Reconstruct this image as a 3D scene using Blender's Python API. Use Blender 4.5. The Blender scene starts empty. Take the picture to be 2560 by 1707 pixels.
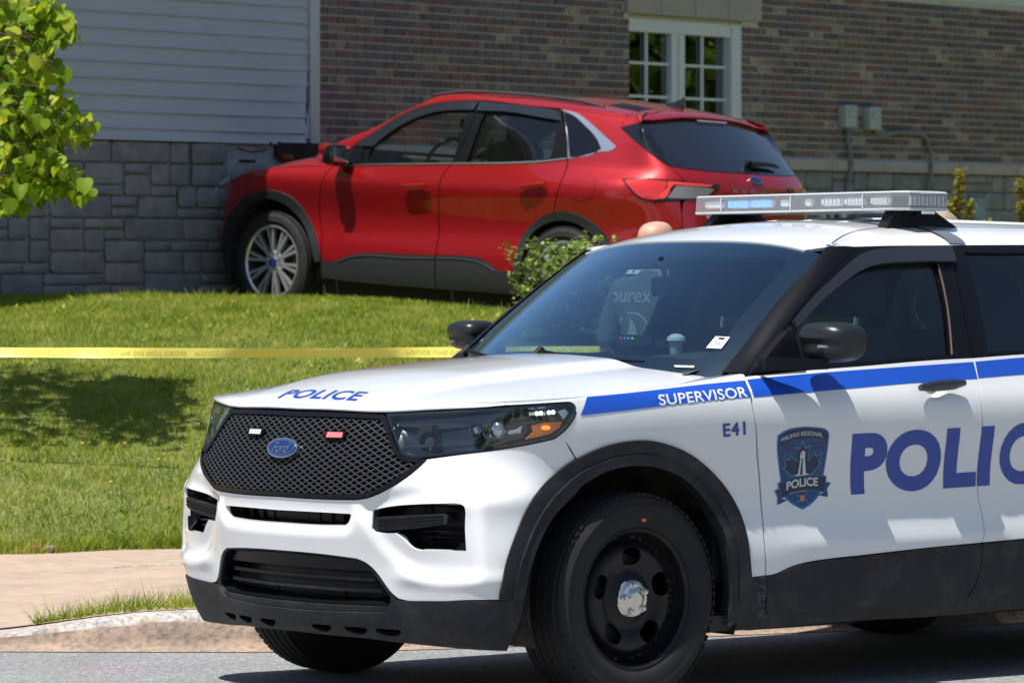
import bpy, bmesh, math, random
import numpy as np
from mathutils import Vector, Matrix, geometry
random.seed(7); rng = np.random.default_rng(7)
scene = bpy.context.scene
COL = scene.collection
# ---------------------------------------------------------------- camera, sky, sun, exposure
CAMZ = 1.62
cam = bpy.data.objects.new('camera', bpy.data.cameras.new('camera')); COL.objects.link(cam)
cam.data.sensor_width = 36.0; cam.data.lens = 10142.6/2560*36.0
cam.data.clip_start = 0.5; cam.data.clip_end = 2000
cam.location = (0, 0, CAMZ); cam.rotation_euler = (math.pi/2 - 0.022, 0, 0)
cam.data.dof.use_dof = True; cam.data.dof.focus_distance = 14.9; cam.data.dof.aperture_fstop = 8
scene.camera = cam
SUN = Vector((-.300, -.300, 1.0)).normalized()
world = bpy.data.worlds.new('World'); scene.world = world; world.use_nodes = True
wn = world.node_tree; wn.nodes.clear()
sky = wn.nodes.new('ShaderNodeTexSky'); sky.sky_type = 'NISHITA'; sky.sun_disc = False
sky.sun_elevation = math.asin(SUN.z); sky.sun_rotation = math.atan2(SUN.x, SUN.y)
sky.air_density = 1.0; sky.dust_density = 0.8; sky.ozone_density = 1.0
bg = wn.nodes.new('ShaderNodeBackground'); bg.inputs[1].default_value = 0.080
wo = wn.nodes.new('ShaderNodeOutputWorld')
wn.links.new(sky.outputs[0], bg.inputs[0]); wn.links.new(bg.outputs[0], wo.inputs[0])
sl = bpy.data.lights.new('sun', 'SUN'); sl.energy = 4.9; sl.angle = math.radians(.53); sl.color = (1, .965, .90)
sun = bpy.data.objects.new('sun', sl); COL.objects.link(sun)
sun.rotation_euler = SUN.to_track_quat('Z', 'Y').to_euler()
scene.view_settings.view_transform = 'Standard'; scene.view_settings.look = 'None'
scene.view_settings.gamma = 1; scene.view_settings.exposure = 0.45
scene.view_settings.use_curve_mapping = False
scene.render.engine = 'CYCLES'
scene.cycles.max_bounces = 10; scene.cycles.transparent_max_bounces = 16; scene.cycles.transmission_bounces = 8
scene.cycles.caustics_reflective = False; scene.cycles.caustics_refractive = False
scene.cycles.use_denoising = True
# ---------------------------------------------------------------- helpers: materials
def inp(b, k, v):
    if k in b.inputs: b.inputs[k].default_value = v
def mat(name, col, rough=.5, metal=0., coat=0., spec=.5, var=0., vscale=8., bump=0., bscale=60., dirt=None, trans=0., emit=None, es=0., alpha=1., sss=0., ranges=None, ior=None):
    m = bpy.data.materials.new(name); m.use_nodes = True; nt = m.node_tree; b = nt.nodes['Principled BSDF']
    c = tuple(col) + ((1,) if len(col) == 3 else ())
    inp(b, 'Base Color', c); inp(b, 'Roughness', rough); inp(b, 'Metallic', metal); inp(b, 'Coat Weight', coat)
    inp(b, 'Coat Roughness', .03); inp(b, 'Specular IOR Level', spec); inp(b, 'Transmission Weight', trans); inp(b, 'Alpha', alpha)
    if ior: inp(b, 'IOR', ior)
    if emit: inp(b, 'Emission Color', tuple(emit)+(1,)); inp(b, 'Emission Strength', es)
    L = nt.links; N = nt.nodes
    tc = N.new('ShaderNodeTexCoord')
    cur = None
    if var:
        n = N.new('ShaderNodeTexNoise'); n.inputs['Scale'].default_value = vscale; n.inputs['Detail'].default_value = 6
        L.new(tc.outputs['Object'], n.inputs['Vector'])
        r = N.new('ShaderNodeMapRange'); r.inputs[1].default_value = .3; r.inputs[2].default_value = .7
        r.inputs[3].default_value = 1-var; r.inputs[4].default_value = 1+var; L.new(n.outputs[0], r.inputs[0])
        mx = N.new('ShaderNodeVectorMath'); mx.operation = 'SCALE'; mx.inputs[0].default_value = c[:3]
        L.new(r.outputs[0], mx.inputs['Scale']); cur = mx.outputs[0]; L.new(cur, b.inputs['Base Color'])
    if dirt:
        dc, amt, ds = dirt
        n = N.new('ShaderNodeTexNoise'); n.inputs['Scale'].default_value = ds; n.inputs['Detail'].default_value = 9; n.inputs['Roughness'].default_value = .7
        L.new(tc.outputs['Object'], n.inputs['Vector'])
        r = N.new('ShaderNodeMapRange'); r.inputs[1].default_value = .48; r.inputs[2].default_value = .78; r.inputs[3].default_value = 0; r.inputs[4].default_value = amt
        L.new(n.outputs[0], r.inputs[0])
        mx = N.new('ShaderNodeMixRGB'); L.new(r.outputs[0], mx.inputs[0]); mx.inputs[2].default_value = tuple(dc)+(1,)
        if cur is not None: L.new(cur, mx.inputs[1])
        else: mx.inputs[1].default_value = c
        L.new(mx.outputs[0], b.inputs['Base Color'])
    if bump:
        n = N.new('ShaderNodeTexNoise'); n.inputs['Scale'].default_value = bscale; n.inputs['Detail'].default_value = 8
        L.new(tc.outputs['Object'], n.inputs['Vector'])
        bp = N.new('ShaderNodeBump'); bp.inputs['Strength'].default_value = 1; bp.inputs['Distance'].default_value = bump
        L.new(n.outputs[0], bp.inputs['Height']); L.new(bp.outputs[0], b.inputs['Normal'])
    return m
def glassmat(name, tint, rough=.0, refl=1.0, ior=1.5, mult=1.6):
    """thin sheet of glass: tinted see-through plus mirror reflection by Fresnel"""
    m = bpy.data.materials.new(name); m.use_nodes = True; nt = m.node_tree; nt.nodes.clear(); L = nt.links; N = nt.nodes
    o = N.new('ShaderNodeOutputMaterial'); mx = N.new('ShaderNodeMixShader'); fr = N.new('ShaderNodeFresnel'); gg = N.new('ShaderNodeNewGeometry'); im = N.new('ShaderNodeMapRange'); im.inputs[3].default_value = ior; im.inputs[4].default_value = 1/ior; L.new(gg.outputs['Backfacing'], im.inputs[0]); L.new(im.outputs[0], fr.inputs[0])
    t = N.new('ShaderNodeBsdfTransparent'); t.inputs[0].default_value = tuple(tint)+(1,)
    g = N.new('ShaderNodeBsdfGlossy'); g.inputs['Roughness'].default_value = rough; g.inputs['Color'].default_value = (*refl, 1) if hasattr(refl, '__len__') else (refl, refl, refl, 1)
    mm = N.new('ShaderNodeMath'); mm.operation = 'MULTIPLY'; mm.inputs[1].default_value = mult; mm.use_clamp = True
    L.new(fr.outputs[0], mm.inputs[0]); L.new(mm.outputs[0], mx.inputs[0])
    L.new(t.outputs[0], mx.inputs[1]); L.new(g.outputs[0], mx.inputs[2]); L.new(mx.outputs[0], o.inputs[0])
    return m
# ---------------------------------------------------------------- helpers: objects
def mk(name, verts, faces, m, parent=None, smooth=True, sharp=35):
    me = bpy.data.meshes.new(name); me.from_pydata([tuple(map(float, v)) for v in verts], [], [tuple(int(i) for i in f) for f in faces])
    me.validate(); me.update()
    if m is not None: me.materials.append(m)
    if smooth:
        me.polygons.foreach_set('use_smooth', [True]*len(me.polygons)); me.set_sharp_from_angle(angle=math.radians(sharp))
    o = bpy.data.objects.new(name, me); COL.objects.link(o)
    if parent is not None: o.parent = parent
    return o
def empty(name, loc=(0, 0, 0), rz=0., matrix=None):
    o = bpy.data.objects.new(name, None); COL.objects.link(o)
    if matrix is not None: o.matrix_world = matrix
    else: o.location = loc; o.rotation_euler = (0, 0, rz)
    return o
def tag(o, label=None, cat=None, group=None, kind=None):
    if label: o['label'] = label
    if cat: o['category'] = cat
    if group: o['group'] = group
    if kind: o['kind'] = kind
    return o
def join(parts):
    V = []; Fc = []
    for v, f in parts:
        k = len(V); V += [tuple(x) for x in v]; Fc += [tuple(i+k for i in ff) for ff in f]
    return V, Fc
def g_box(c, s, rot=None, bev=0.):
    x, y, z = [t/2 for t in s]
    if bev > 0:
        bm = bmesh.new(); bmesh.ops.create_cube(bm, size=1, matrix=Matrix.Diagonal((s[0], s[1], s[2], 1)))
        bmesh.ops.bevel(bm, geom=list(bm.edges), offset=bev, segments=2, profile=.5, affect='EDGES')
        V = [tuple(v.co) for v in bm.verts]; bm.verts.index_update(); Fc = [tuple(v.index for v in f.verts) for f in bm.faces]; bm.free()
    else:
        V = [(i*x, j*y, k*z) for i in (-1, 1) for j in (-1, 1) for k in (-1, 1)]
        Fc = [(0, 1, 3, 2), (4, 6, 7, 5), (0, 4, 5, 1), (2, 3, 7, 6), (0, 2, 6, 4), (1, 5, 7, 3)]
    if rot is not None: V = [tuple(rot @ Vector(v)) for v in V]
    return [(v[0]+c[0], v[1]+c[1], v[2]+c[2]) for v in V], Fc
def g_tube(pts, r, n=8, cap=True):
    pts = [Vector(p) for p in pts]; rs = r if hasattr(r, '__len__') else [r]*len(pts)
    V = []; Fc = []; up = None
    for i, p in enumerate(pts):
        d = (pts[min(i+1, len(pts)-1)] - pts[max(i-1, 0)]).normalized()
        if up is None: up = Vector((0, 0, 1)) if abs(d.z) < .9 else Vector((1, 0, 0))
        s = d.cross(up).normalized(); up = s.cross(d).normalized()
        for k in range(n):
            t = 2*math.pi*k/n; V.append(tuple(p + (s*math.cos(t) + up*math.sin(t))*rs[i]))
    for i in range(len(pts)-1):
        for k in range(n):
            a = i*n+k; b = i*n+(k+1) % n; Fc.append((a, b, b+n, a+n))
    if cap: Fc.append(tuple(range(n))[::-1]); Fc.append(tuple((len(pts)-1)*n+k for k in range(n)))
    return V, Fc
def g_lathe(prof, n=48, axis='y', c=(0, 0, 0), close=False, a0=0., a1=2*math.pi):
    """prof: (radius, offset along axis)"""
    V = []; Fc = []; full = abs(a1-a0-2*math.pi) < 1e-6; m = n if full else n+1; k = len(prof)
    for i in range(m):
        t = a0 + (a1-a0)*i/n
        for r, h in prof:
            x, z = r*math.cos(t), r*math.sin(t)
            V.append((c[0]+x, c[1]+h, c[2]+z) if axis == 'y' else ((c[0]+x, c[1]+z, c[2]+h) if axis == 'z' else (c[0]+h, c[1]+x, c[2]+z)))
    for i in range(n):
        for j in range(k-1 if not close else k):
            a = i*k+j; b = i*k+(j+1) % k; a2 = ((i+1) % m)*k+j; b2 = ((i+1) % m)*k+(j+1) % k
            Fc.append((a, b, b2, a2))
    return V, Fc
def dense(seg, n=6):
    """smooth curve through the given points"""
    seg = np.array(seg, float)
    if len(seg) < 3: 
        return [tuple(p) for p in (seg[0][None] + np.linspace(0, 1, 4)[:, None]*(seg[-1]-seg[0])[None])] if len(seg) == 2 else [tuple(seg[0])]
    d = np.r_[0, np.cumsum(np.linalg.norm(np.diff(seg, axis=0), axis=1))]
    fs = [Spl(list(zip(d, seg[:, k]))) for k in range(seg.shape[1])]
    t = np.unique(np.concatenate([np.linspace(d[i], d[i+1], n+1) for i in range(len(d)-1)]))
    return [tuple(p) for p in np.stack([f(t) for f in fs], 1)]
def resample(P, n):
    P = np.array(P, float); d = np.r_[0, np.cumsum(np.linalg.norm(np.diff(P, axis=0), axis=1))]; t = np.linspace(0, d[-1], n)
    return np.stack([np.interp(t, d, P[:, k]) for k in range(P.shape[1])], 1)
def ring(*segs, n=5):
    out = []
    for s in segs:
        for p in (dense(s, n) if len(s) > 1 else [tuple(s[0])]):
            if not out or math.hypot(p[0]-out[-1][0], p[1]-out[-1][1]) > 1e-4: out.append((float(p[0]), float(p[1])))
    if math.hypot(out[0][0]-out[-1][0], out[0][1]-out[-1][1]) < 1e-4: out.pop()
    return out
def rev(s): return list(s)[::-1]
def mir(s): return [(-p[0], p[1]) for p in s]
def inside(P, R):
    x, y = P[:, 0], P[:, 1]; c = np.zeros(len(P), bool); R = np.array(R); j = len(R)-1
    for i in range(len(R)):
        xi, yi, xj, yj = R[i, 0], R[i, 1], R[j, 0], R[j, 1]
        if yi != yj:
            c ^= ((yi > y) != (yj > y)) & (x < (xj-xi)*(y-yi)/(yj-yi)+xi)
        j = i
    return c
def dist(P, R, closed=True):
    R = np.array(R); A = R if closed else R[:-1]; B = np.roll(R, -1, 0) if closed else R[1:]
    d = np.full(len(P), 1e9)
    for a, b in zip(A, B):
        ab = b-a; t = np.clip(((P-a)@ab)/(ab@ab+1e-12), 0, 1); d = np.minimum(d, np.linalg.norm(P-a-t[:, None]*ab, axis=1))
    return d
def offset_ring(R, w):
    """move a ring inwards by w (positive) keeping point count"""
    R = np.array(R); A = np.roll(R, 1, 0); B = np.roll(R, -1, 0)
    area = .5*np.sum(R[:, 0]*B[:, 1]-B[:, 0]*R[:, 1]); s = 1 if area > 0 else -1
    def nrm(d): return d/(np.linalg.norm(d, axis=1, keepdims=True)+1e-12)
    n1 = nrm(R-A)@np.array([[0, 1], [-1, 0]])*s; n2 = nrm(B-R)@np.array([[0, 1], [-1, 0]])*s
    n = n1+n2; n = n/np.maximum((n*n).sum(1, keepdims=True)/2, .5)
    return [tuple(p) for p in R+n*w]
def split_ring(R, h):
    out = []
    for i, a in enumerate(R):
        b = R[(i+1) % len(R)]; n = max(1, int(math.hypot(b[0]-a[0], b[1]-a[1])/(1.3*h)))
        out += [(a[0]+(b[0]-a[0])*k/n, a[1]+(b[1]-a[1])*k/n) for k in range(n)]
    return out
def g_panel(S, rings, h=.03, off=0., lip=.012, lipoff=None, plain=False, holes_lip=True, flip=False):
    """mesh of the region bounded by rings (even-odd) on the surface S, with its edges turned in by lip"""
    if hasattr(S, 'remap'): rings = [S.remap(R) for R in rings]
    rings = [split_ring(R, max(h, .012)) for R in rings]
    vs = []; es = []
    for R in rings:
        k = len(vs); vs += list(R); es += [(k+i, k+(i+1) % len(R)) for i in range(len(R))]
    A = np.array(vs); lo, hi = A.min(0), A.max(0)
    gx = np.arange(lo[0]+h/2, hi[0], h); gy = np.arange(lo[1]+h/2, hi[1], h*.87)
    if len(gx) and len(gy):
        G = np.array([(x+(h/2 if j % 2 else 0), y) for j, y in enumerate(gy) for x in gx])
        ins = np.zeros(len(G), bool)
        for R in rings: ins ^= inside(G, R)
        G = G[ins]
        if len(G):
            dd = np.full(len(G), 1e9)
            for R in rings: dd = np.minimum(dd, dist(G, R))
            G = G[dd > .35*h]
        allv = vs + [tuple(g) for g in G]
    else: allv = vs
    o = geometry.delaunay_2d_cdt([Vector(v) for v in allv], es, [], 0, 1e-6)
    V2 = np.array([tuple(v) for v in o[0]]); T = np.array([f for f in o[2]])
    C = V2[T].mean(1); keep = np.zeros(len(T), bool)
    for R in rings: keep ^= inside(C, R)
    T = T[keep]
    a = V2[T]; ar = (a[:, 1, 0]-a[:, 0, 0])*(a[:, 2, 1]-a[:, 0, 1])-(a[:, 2, 0]-a[:, 0, 0])*(a[:, 1, 1]-a[:, 0, 1])
    T[ar < 0] = T[ar < 0][:, ::-1]; T = T[np.abs(ar) > 1e-10]
    if flip: T = T[:, ::-1]
    P = S(V2[:, 0], V2[:, 1], off, plain)
    F3 = [tuple(t) for t in T]; V3 = [tuple(p) for p in P]
    if lip:
        cnt = {}
        for t in T:
            for i in range(3):
                e = (t[i], t[(i+1) % 3]); cnt[e] = cnt.get(e, 0)+1
        Q = S(V2[:, 0], V2[:, 1], off-lip, plain); mp = {}
        for (i, j) in list(cnt):
            if (j, i) not in cnt:
                for q in (i, j):
                    if q not in mp: mp[q] = len(V3); V3.append(tuple(Q[q]))
                F3.append((j, i, mp[i], mp[j]))
    return V3, F3
def panel(name, S, rings, m, parent, **k):
    mi = k.pop('mirror', False); lab = k.pop('label', None)
    if not isinstance(rings[0][0], (tuple, list)): rings = [rings]
    v, f = g_panel(S, rings, **k); o = mk(name, v, f, m, parent)
    if lab: o['label'] = lab
    if mi:
        v2 = [(p[0], -p[1], p[2]) for p in v]; o2 = mk(name, v2, [t[::-1] for t in f], m, mi if mi is not True else parent); return o, o2
    return o
def g_tray(S, R, d0, d1, h=.03, plain=False):
    """walls from depth d0 to d1 and a floor at d1"""
    v, f = g_panel(S, [R], h=h, off=-d1, lip=0, plain=plain)
    A = np.array(split_ring(S.remap(R) if hasattr(S, 'remap') else R, .02)); P = S(A[:, 0], A[:, 1], -d0, plain); Q = S(A[:, 0], A[:, 1], -d1, plain); n = len(R); k = len(v)
    area = .5*np.sum(A[:, 0]*np.roll(A[:, 1], -1)-np.roll(A[:, 0], -1)*A[:, 1])
    v = list(v)+[tuple(p) for p in P]+[tuple(q) for q in Q]
    for i in range(n):
        j = (i+1) % n; q = (k+i, k+j, k+n+j, k+n+i); f.append(q[::-1] if area < 0 else q)
    return v, f
def g_loft(A, B, m=40, n=8, TA=None, TB=None, bulge=0., bdir=None, flip=False):
    A = resample(A, m); B = resample(B, m); t = np.linspace(0, 1, n+1)[:, None, None]
    if TA is not None:
        TA = np.broadcast_to(np.array(TA, float), A.shape) if np.ndim(TA) == 1 else resample(TA, m); TB = np.broadcast_to(np.array(TB, float), A.shape) if np.ndim(TB) == 1 else resample(TB, m)
        P = (2*t**3-3*t**2+1)*A + (t**3-2*t**2+t)*TA + (-2*t**3+3*t**2)*B + (t**3-t**2)*TB
    else: P = A*(1-t)+B*t
    if bulge: P = P + 4*t*(1-t)*bulge*np.array(bdir)
    V = [tuple(p) for p in P.reshape(-1, 3)]; Fc = []
    for i in range(n):
        for j in range(m-1):
            q = (i*m+j, i*m+j+1, (i+1)*m+j+1, (i+1)*m+j); Fc.append(q[::-1] if flip else q)
    return V, Fc
def mirr(g): return [(p[0], -p[1], p[2]) for p in g[0]], [f[::-1] for f in g[1]]
def S3(S, pts, off=0.):
    A = np.array(S.remap(pts) if hasattr(S, 'remap') else pts); return S(A[:, 0], A[:, 1], off)
def text_rings(txt, bold=.0, shear=0., spacing=1.0, size=1.0):
    """closed outlines of a word, scaled to the unit box"""
    cu = bpy.data.curves.new('lettering', 'FONT'); cu.body = txt; cu.offset = bold; cu.resolution_u = 6; cu.shear = shear; cu.space_character = spacing
    ob = bpy.data.objects.new('lettering', cu); COL.objects.link(ob)
    dg = bpy.context.evaluated_depsgraph_get(); me = ob.evaluated_get(dg).to_mesh()
    key = {}; idx = []; co = []
    for v in me.vertices:
        k = (round(v.co.x, 4), round(v.co.y, 4))
        if k not in key: key[k] = len(co); co.append(k)
        idx.append(key[k])
    cnt = {}
    for p in me.polygons:
        q = [idx[i] for i in p.vertices]
        for i in range(len(q)):
            a, b = q[i], q[(i+1) % len(q)]
            if a != b: cnt[(a, b)] = cnt.get((a, b), 0)+1
    nx = {}
    for (a, b) in cnt:
        if (b, a) not in cnt: nx.setdefault(a, []).append(b)
    ob.evaluated_get(dg).to_mesh_clear(); bpy.data.objects.remove(ob); bpy.data.curves.remove(cu)
    R = []
    while nx:
        s = next(iter(nx)); r = [s]; c = s
        while True:
            l = nx.get(c)
            if not l: break
            n = l.pop()
            if not l: nx.pop(c)
            if n == s: break
            r.append(n); c = n
        if len(r) > 2: R.append([co[i] for i in r])
    A = np.array([p for r in R for p in r]); lo, hi = A.min(0), A.max(0)
    return [[((x-lo[0])/(hi[0]-lo[0]), (y-lo[1])/(hi[1]-lo[1])) for x, y in r] for r in R], (hi[0]-lo[0])/(hi[1]-lo[1])
def bil(R, q):
    """unit box -> quad q = top-left, top-right, bottom-right, bottom-left"""
    tl, tr, br, bl = [np.array(p) for p in q]
    return [[tuple((tl*(1-x)+tr*x)*y + (bl*(1-x)+br*x)*(1-y)) for x, y in r] for r in R]
def lettering(name, txt, S, quad, m, parent, off=.0022, h=.03, bold=.02, shear=0., label=None, spacing=1.0):
    R, asp = text_rings(txt, bold, shear, spacing)
    v, f = g_panel(S, bil(R, quad), h=h, off=off, lip=0); o = mk(name, v, f, m, parent)
    if label: o['label'] = label
    return o
class Plane:
    """flat chart: origin o, axes u, v"""
    def __init__(s, o, u, v):
        s.o, s.u, s.v = [np.array(t, float) for t in (o, u, v)]; s.n = np.cross(s.u, s.v); s.n /= np.linalg.norm(s.n)
    def __call__(s, a, b, off=0., plain=False):
        a = np.atleast_1d(a); b = np.atleast_1d(b); return s.o+a[:, None]*s.u+b[:, None]*s.v+s.n*off
class Disk:
    """wheel face: y = prof(r) over the x-z plane"""
    def __init__(s, prof, sg=1): s.p = prof; s.sg = sg
    def __call__(s, x, z, off=0., plain=False):
        x = np.atleast_1d(x); z = np.atleast_1d(z); r = np.hypot(x, z); return np.stack([-x*s.sg, s.sg*(s.p(r)+off), z], -1)
class Hollow:
    """surface with a soft dish pressed in at c"""
    def __init__(s, S, c, ra, rz, d): s.S, s.c, s.ra, s.rz, s.d = S, c, ra, rz, d
    def __call__(s, a, z, off=0., plain=False):
        a = np.atleast_1d(a); z = np.atleast_1d(z)+0*a; q = ((a-s.c[0])/s.ra)**2+((z-s.c[1])/s.rz)**2
        return s.S(a, z, off-s.d*(1-sstep(np.sqrt(q)-.05)), plain)
# ---------------------------------------------------------------- smooth curves and car body surfaces
class Spl:
    """natural cubic spline through (x, y) knots, straight beyond the ends"""
    def __init__(s, pts):
        a = np.array(sorted(pts), float); x, y = a[:, 0], a[:, 1]; n = len(x); h = np.diff(x)
        A = np.eye(n); b = np.zeros(n)
        for i in range(1, n - 1):
            A[i, i-1] = h[i-1]; A[i, i] = 2*(h[i-1] + h[i]); A[i, i+1] = h[i]
            b[i] = 6*((y[i+1]-y[i])/h[i] - (y[i]-y[i-1])/h[i-1])
        s.x, s.y, s.m, s.h = x, y, np.linalg.solve(A, b), h
    def __call__(s, t):
        t = np.asarray(t, float); tc = np.clip(t, s.x[0], s.x[-1])
        i = np.clip(np.searchsorted(s.x, tc) - 1, 0, len(s.h) - 1)
        h = s.h[i]; d = tc - s.x[i]; m0 = s.m[i]; m1 = s.m[i+1]
        b1 = (s.y[i+1]-s.y[i])/h - h*(2*m0+m1)/6
        v = s.y[i] + b1*d + m0/2*d*d + (m1-m0)/(6*h)*d**3
        e0 = (s.y[1]-s.y[0])/s.h[0] - s.h[0]*(2*s.m[0]+s.m[1])/6
        e1 = (s.y[-1]-s.y[-2])/s.h[-1] + s.h[-1]*(s.m[-2])/6
        return v + np.where(t < s.x[0], (t-s.x[0])*e0, 0) + np.where(t > s.x[-1], (t-s.x[-1])*e1, 0)

def sstep(t):
    t = np.clip(t, 0, 1); return t*t*(3-2*t)

class Body:
    """wrap(a, z): a runs in metres round the plan from the nose centre along the left side to the tail centre;
    a < 0 is the right side.  Surfaces in car axes: X forward from the front axle, Y left, Z up."""
    def __init__(s, W, N, T, yf, xf, lf, yr, xr, lr, disp=()):
        s.W, s.N, s.T = W, N, T
        s.yf, s.xf, s.lf, s.yr, s.xr, s.lr = yf, xf, lf, yr, xr, lr
        s.a1 = yf; s.a2 = yf + lf; s.a3 = s.a2 + (xf - xr); s.a4 = s.a3 + lr; s.a5 = s.a4 + yr
        s.disp = list(disp); s.cheek = None; s.table = None
    def X2a(s, X): return s.a2 + (s.xf - X)
    def base(s, a, z):
        sg = np.where(a < 0, -1.0, 1.0); a = np.abs(a)
        af = np.minimum(a, s.yf)
        # front
        Xf = s.N(af, z); Yf = af
        # side
        Xs = np.clip(s.xf - (a - s.a2), s.xr, s.xf); Ys = s.W(Xs, z)
        # rear
        yr = np.clip(s.a5 - a, 0, s.yr); Xr = s.T(yr, z)
        def herm(t, P0, P1, T0, T1):
            h00 = 2*t**3-3*t**2+1; h10 = t**3-2*t**2+t; h01 = -2*t**3+3*t**2; h11 = t**3-t**2
            return h00*P0 + h10*T0 + h01*P1 + h11*T1
        e = 1e-3
        def corner_f(a):
            t = np.clip((a - s.a1)/s.lf, 0, 1); o = np.ones_like(t)
            P0x = s.N(s.yf*o, z); d0 = (P0x - s.N((s.yf-e)*o, z))/e
            P1y = s.W(s.xf*o, z); d1 = (P1y - s.W((s.xf+e)*o, z))/e
            return herm(t, P0x, s.xf, d0*s.lf, -s.lf), herm(t, s.yf, P1y, s.lf, d1*s.lf)
        def corner_r(a):
            t = np.clip((a - s.a3)/s.lr, 0, 1); o = np.ones_like(t)
            P0y = s.W(s.xr*o, z); d0 = (s.W((s.xr-e)*o, z) - P0y)/e
            P1x = s.T(s.yr*o, z); d1 = (s.T((s.yr-e)*o, z) - P1x)/e
            return herm(t, s.xr, P1x, -s.lr, d1*s.lr), herm(t, P0y, s.yr, d0*s.lr, -s.lr)
        Xc, Yc = corner_f(a); Xd, Yd = corner_r(a)
        X = np.where(a <= s.a1, Xf, np.where(a < s.a2, Xc, np.where(a <= s.a3, Xs, np.where(a < s.a4, Xd, Xr))))
        Y = np.where(a <= s.a1, Yf, np.where(a < s.a2, Yc, np.where(a <= s.a3, Ys, np.where(a < s.a4, Yd, yr))))
        if s.cheek is not None:
            k = s.cheek(a, z); X = X + .75*k; Y = Y + .66*k
        return np.stack([X, Y*sg, z + 0*X], -1)
    def remap(s, R):
        """outline coordinates -> surface coordinates where the bumper cheek swells"""
        if s.table is None or len(R) == 0: return R
        A = np.array(R, float); a0, da, na = RMA; z0, dz, nz = RMZ; sg = np.where(A[:, 0] < 0, -1., 1.); a = np.abs(A[:, 0]); z = A[:, 1]
        u = np.clip((a-a0)/da, 0, na-1.001); v = np.clip((z-z0)/dz, 0, nz-1.001); i = u.astype(int); j = v.astype(int); fu = (u-i)[:, None]; fv = (v-j)[:, None]; T = s.table
        D = T[i, j]*(1-fu)*(1-fv)+T[i+1, j]*fu*(1-fv)+T[i, j+1]*(1-fu)*fv+T[i+1, j+1]*fu*fv
        w = (np.clip((a-a0)/.04, 0, 1)*np.clip((a0+da*(na-1)-a)/.04, 0, 1))[:, None]; D = D*w
        return [(float(x), float(y)) for x, y in np.stack([(a+D[:, 0])*sg, z+D[:, 1]], 1)]
    def __call__(s, a, z, off=0.0, plain=False):
        a = np.atleast_1d(np.asarray(a, float)); z = np.atleast_1d(np.asarray(z, float)) + 0*a
        P = s.base(a, z); e = 4e-3
        ta = s.base(a+e, z) - s.base(a-e, z); tz = s.base(a, z+e) - s.base(a, z-e)
        n = np.cross(ta, tz); n /= np.linalg.norm(n, axis=-1, keepdims=True) + 1e-12
        d = off + np.zeros_like(a)
        if not plain:
            for f in s.disp: d = d + f(np.abs(a), z)
        return P + n*d[:, None]

class Top:
    """top(X, Y) -> Z surface (hood, roof)"""
    def __init__(s, Z): s.Z = Z
    def __call__(s, x, y, off=0.0, plain=False):
        x = np.atleast_1d(np.asarray(x, float)); y = np.atleast_1d(np.asarray(y, float)); e = 2e-3
        zx = (s.Z(x+e, y)-s.Z(x-e, y))/(2*e); zy = (s.Z(x, y+e)-s.Z(x, y-e))/(2*e)
        n = np.stack([-zx, -zy, 1+0*x], -1); n /= np.linalg.norm(n, axis=-1, keepdims=True)
        return np.stack([x, y, s.Z(x, y)], -1) + n*off

class Shield:
    """shield(y, z) -> X surface (windscreens)"""
    def __init__(s, X, sgn=1): s.X = X; s.sgn = sgn
    def __call__(s, y, z, off=0.0, plain=False):
        y = np.atleast_1d(np.asarray(y, float)); z = np.atleast_1d(np.asarray(z, float)); e = 2e-3
        xy = (s.X(y+e, z)-s.X(y-e, z))/(2*e); xz = (s.X(y, z+e)-s.X(y, z-e))/(2*e)
        n = np.stack([1+0*y, -xy, -xz], -1)*s.sgn; n /= np.linalg.norm(n, axis=-1, keepdims=True)
        return np.stack([s.X(y, z), y, z], -1) + n*off

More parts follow.
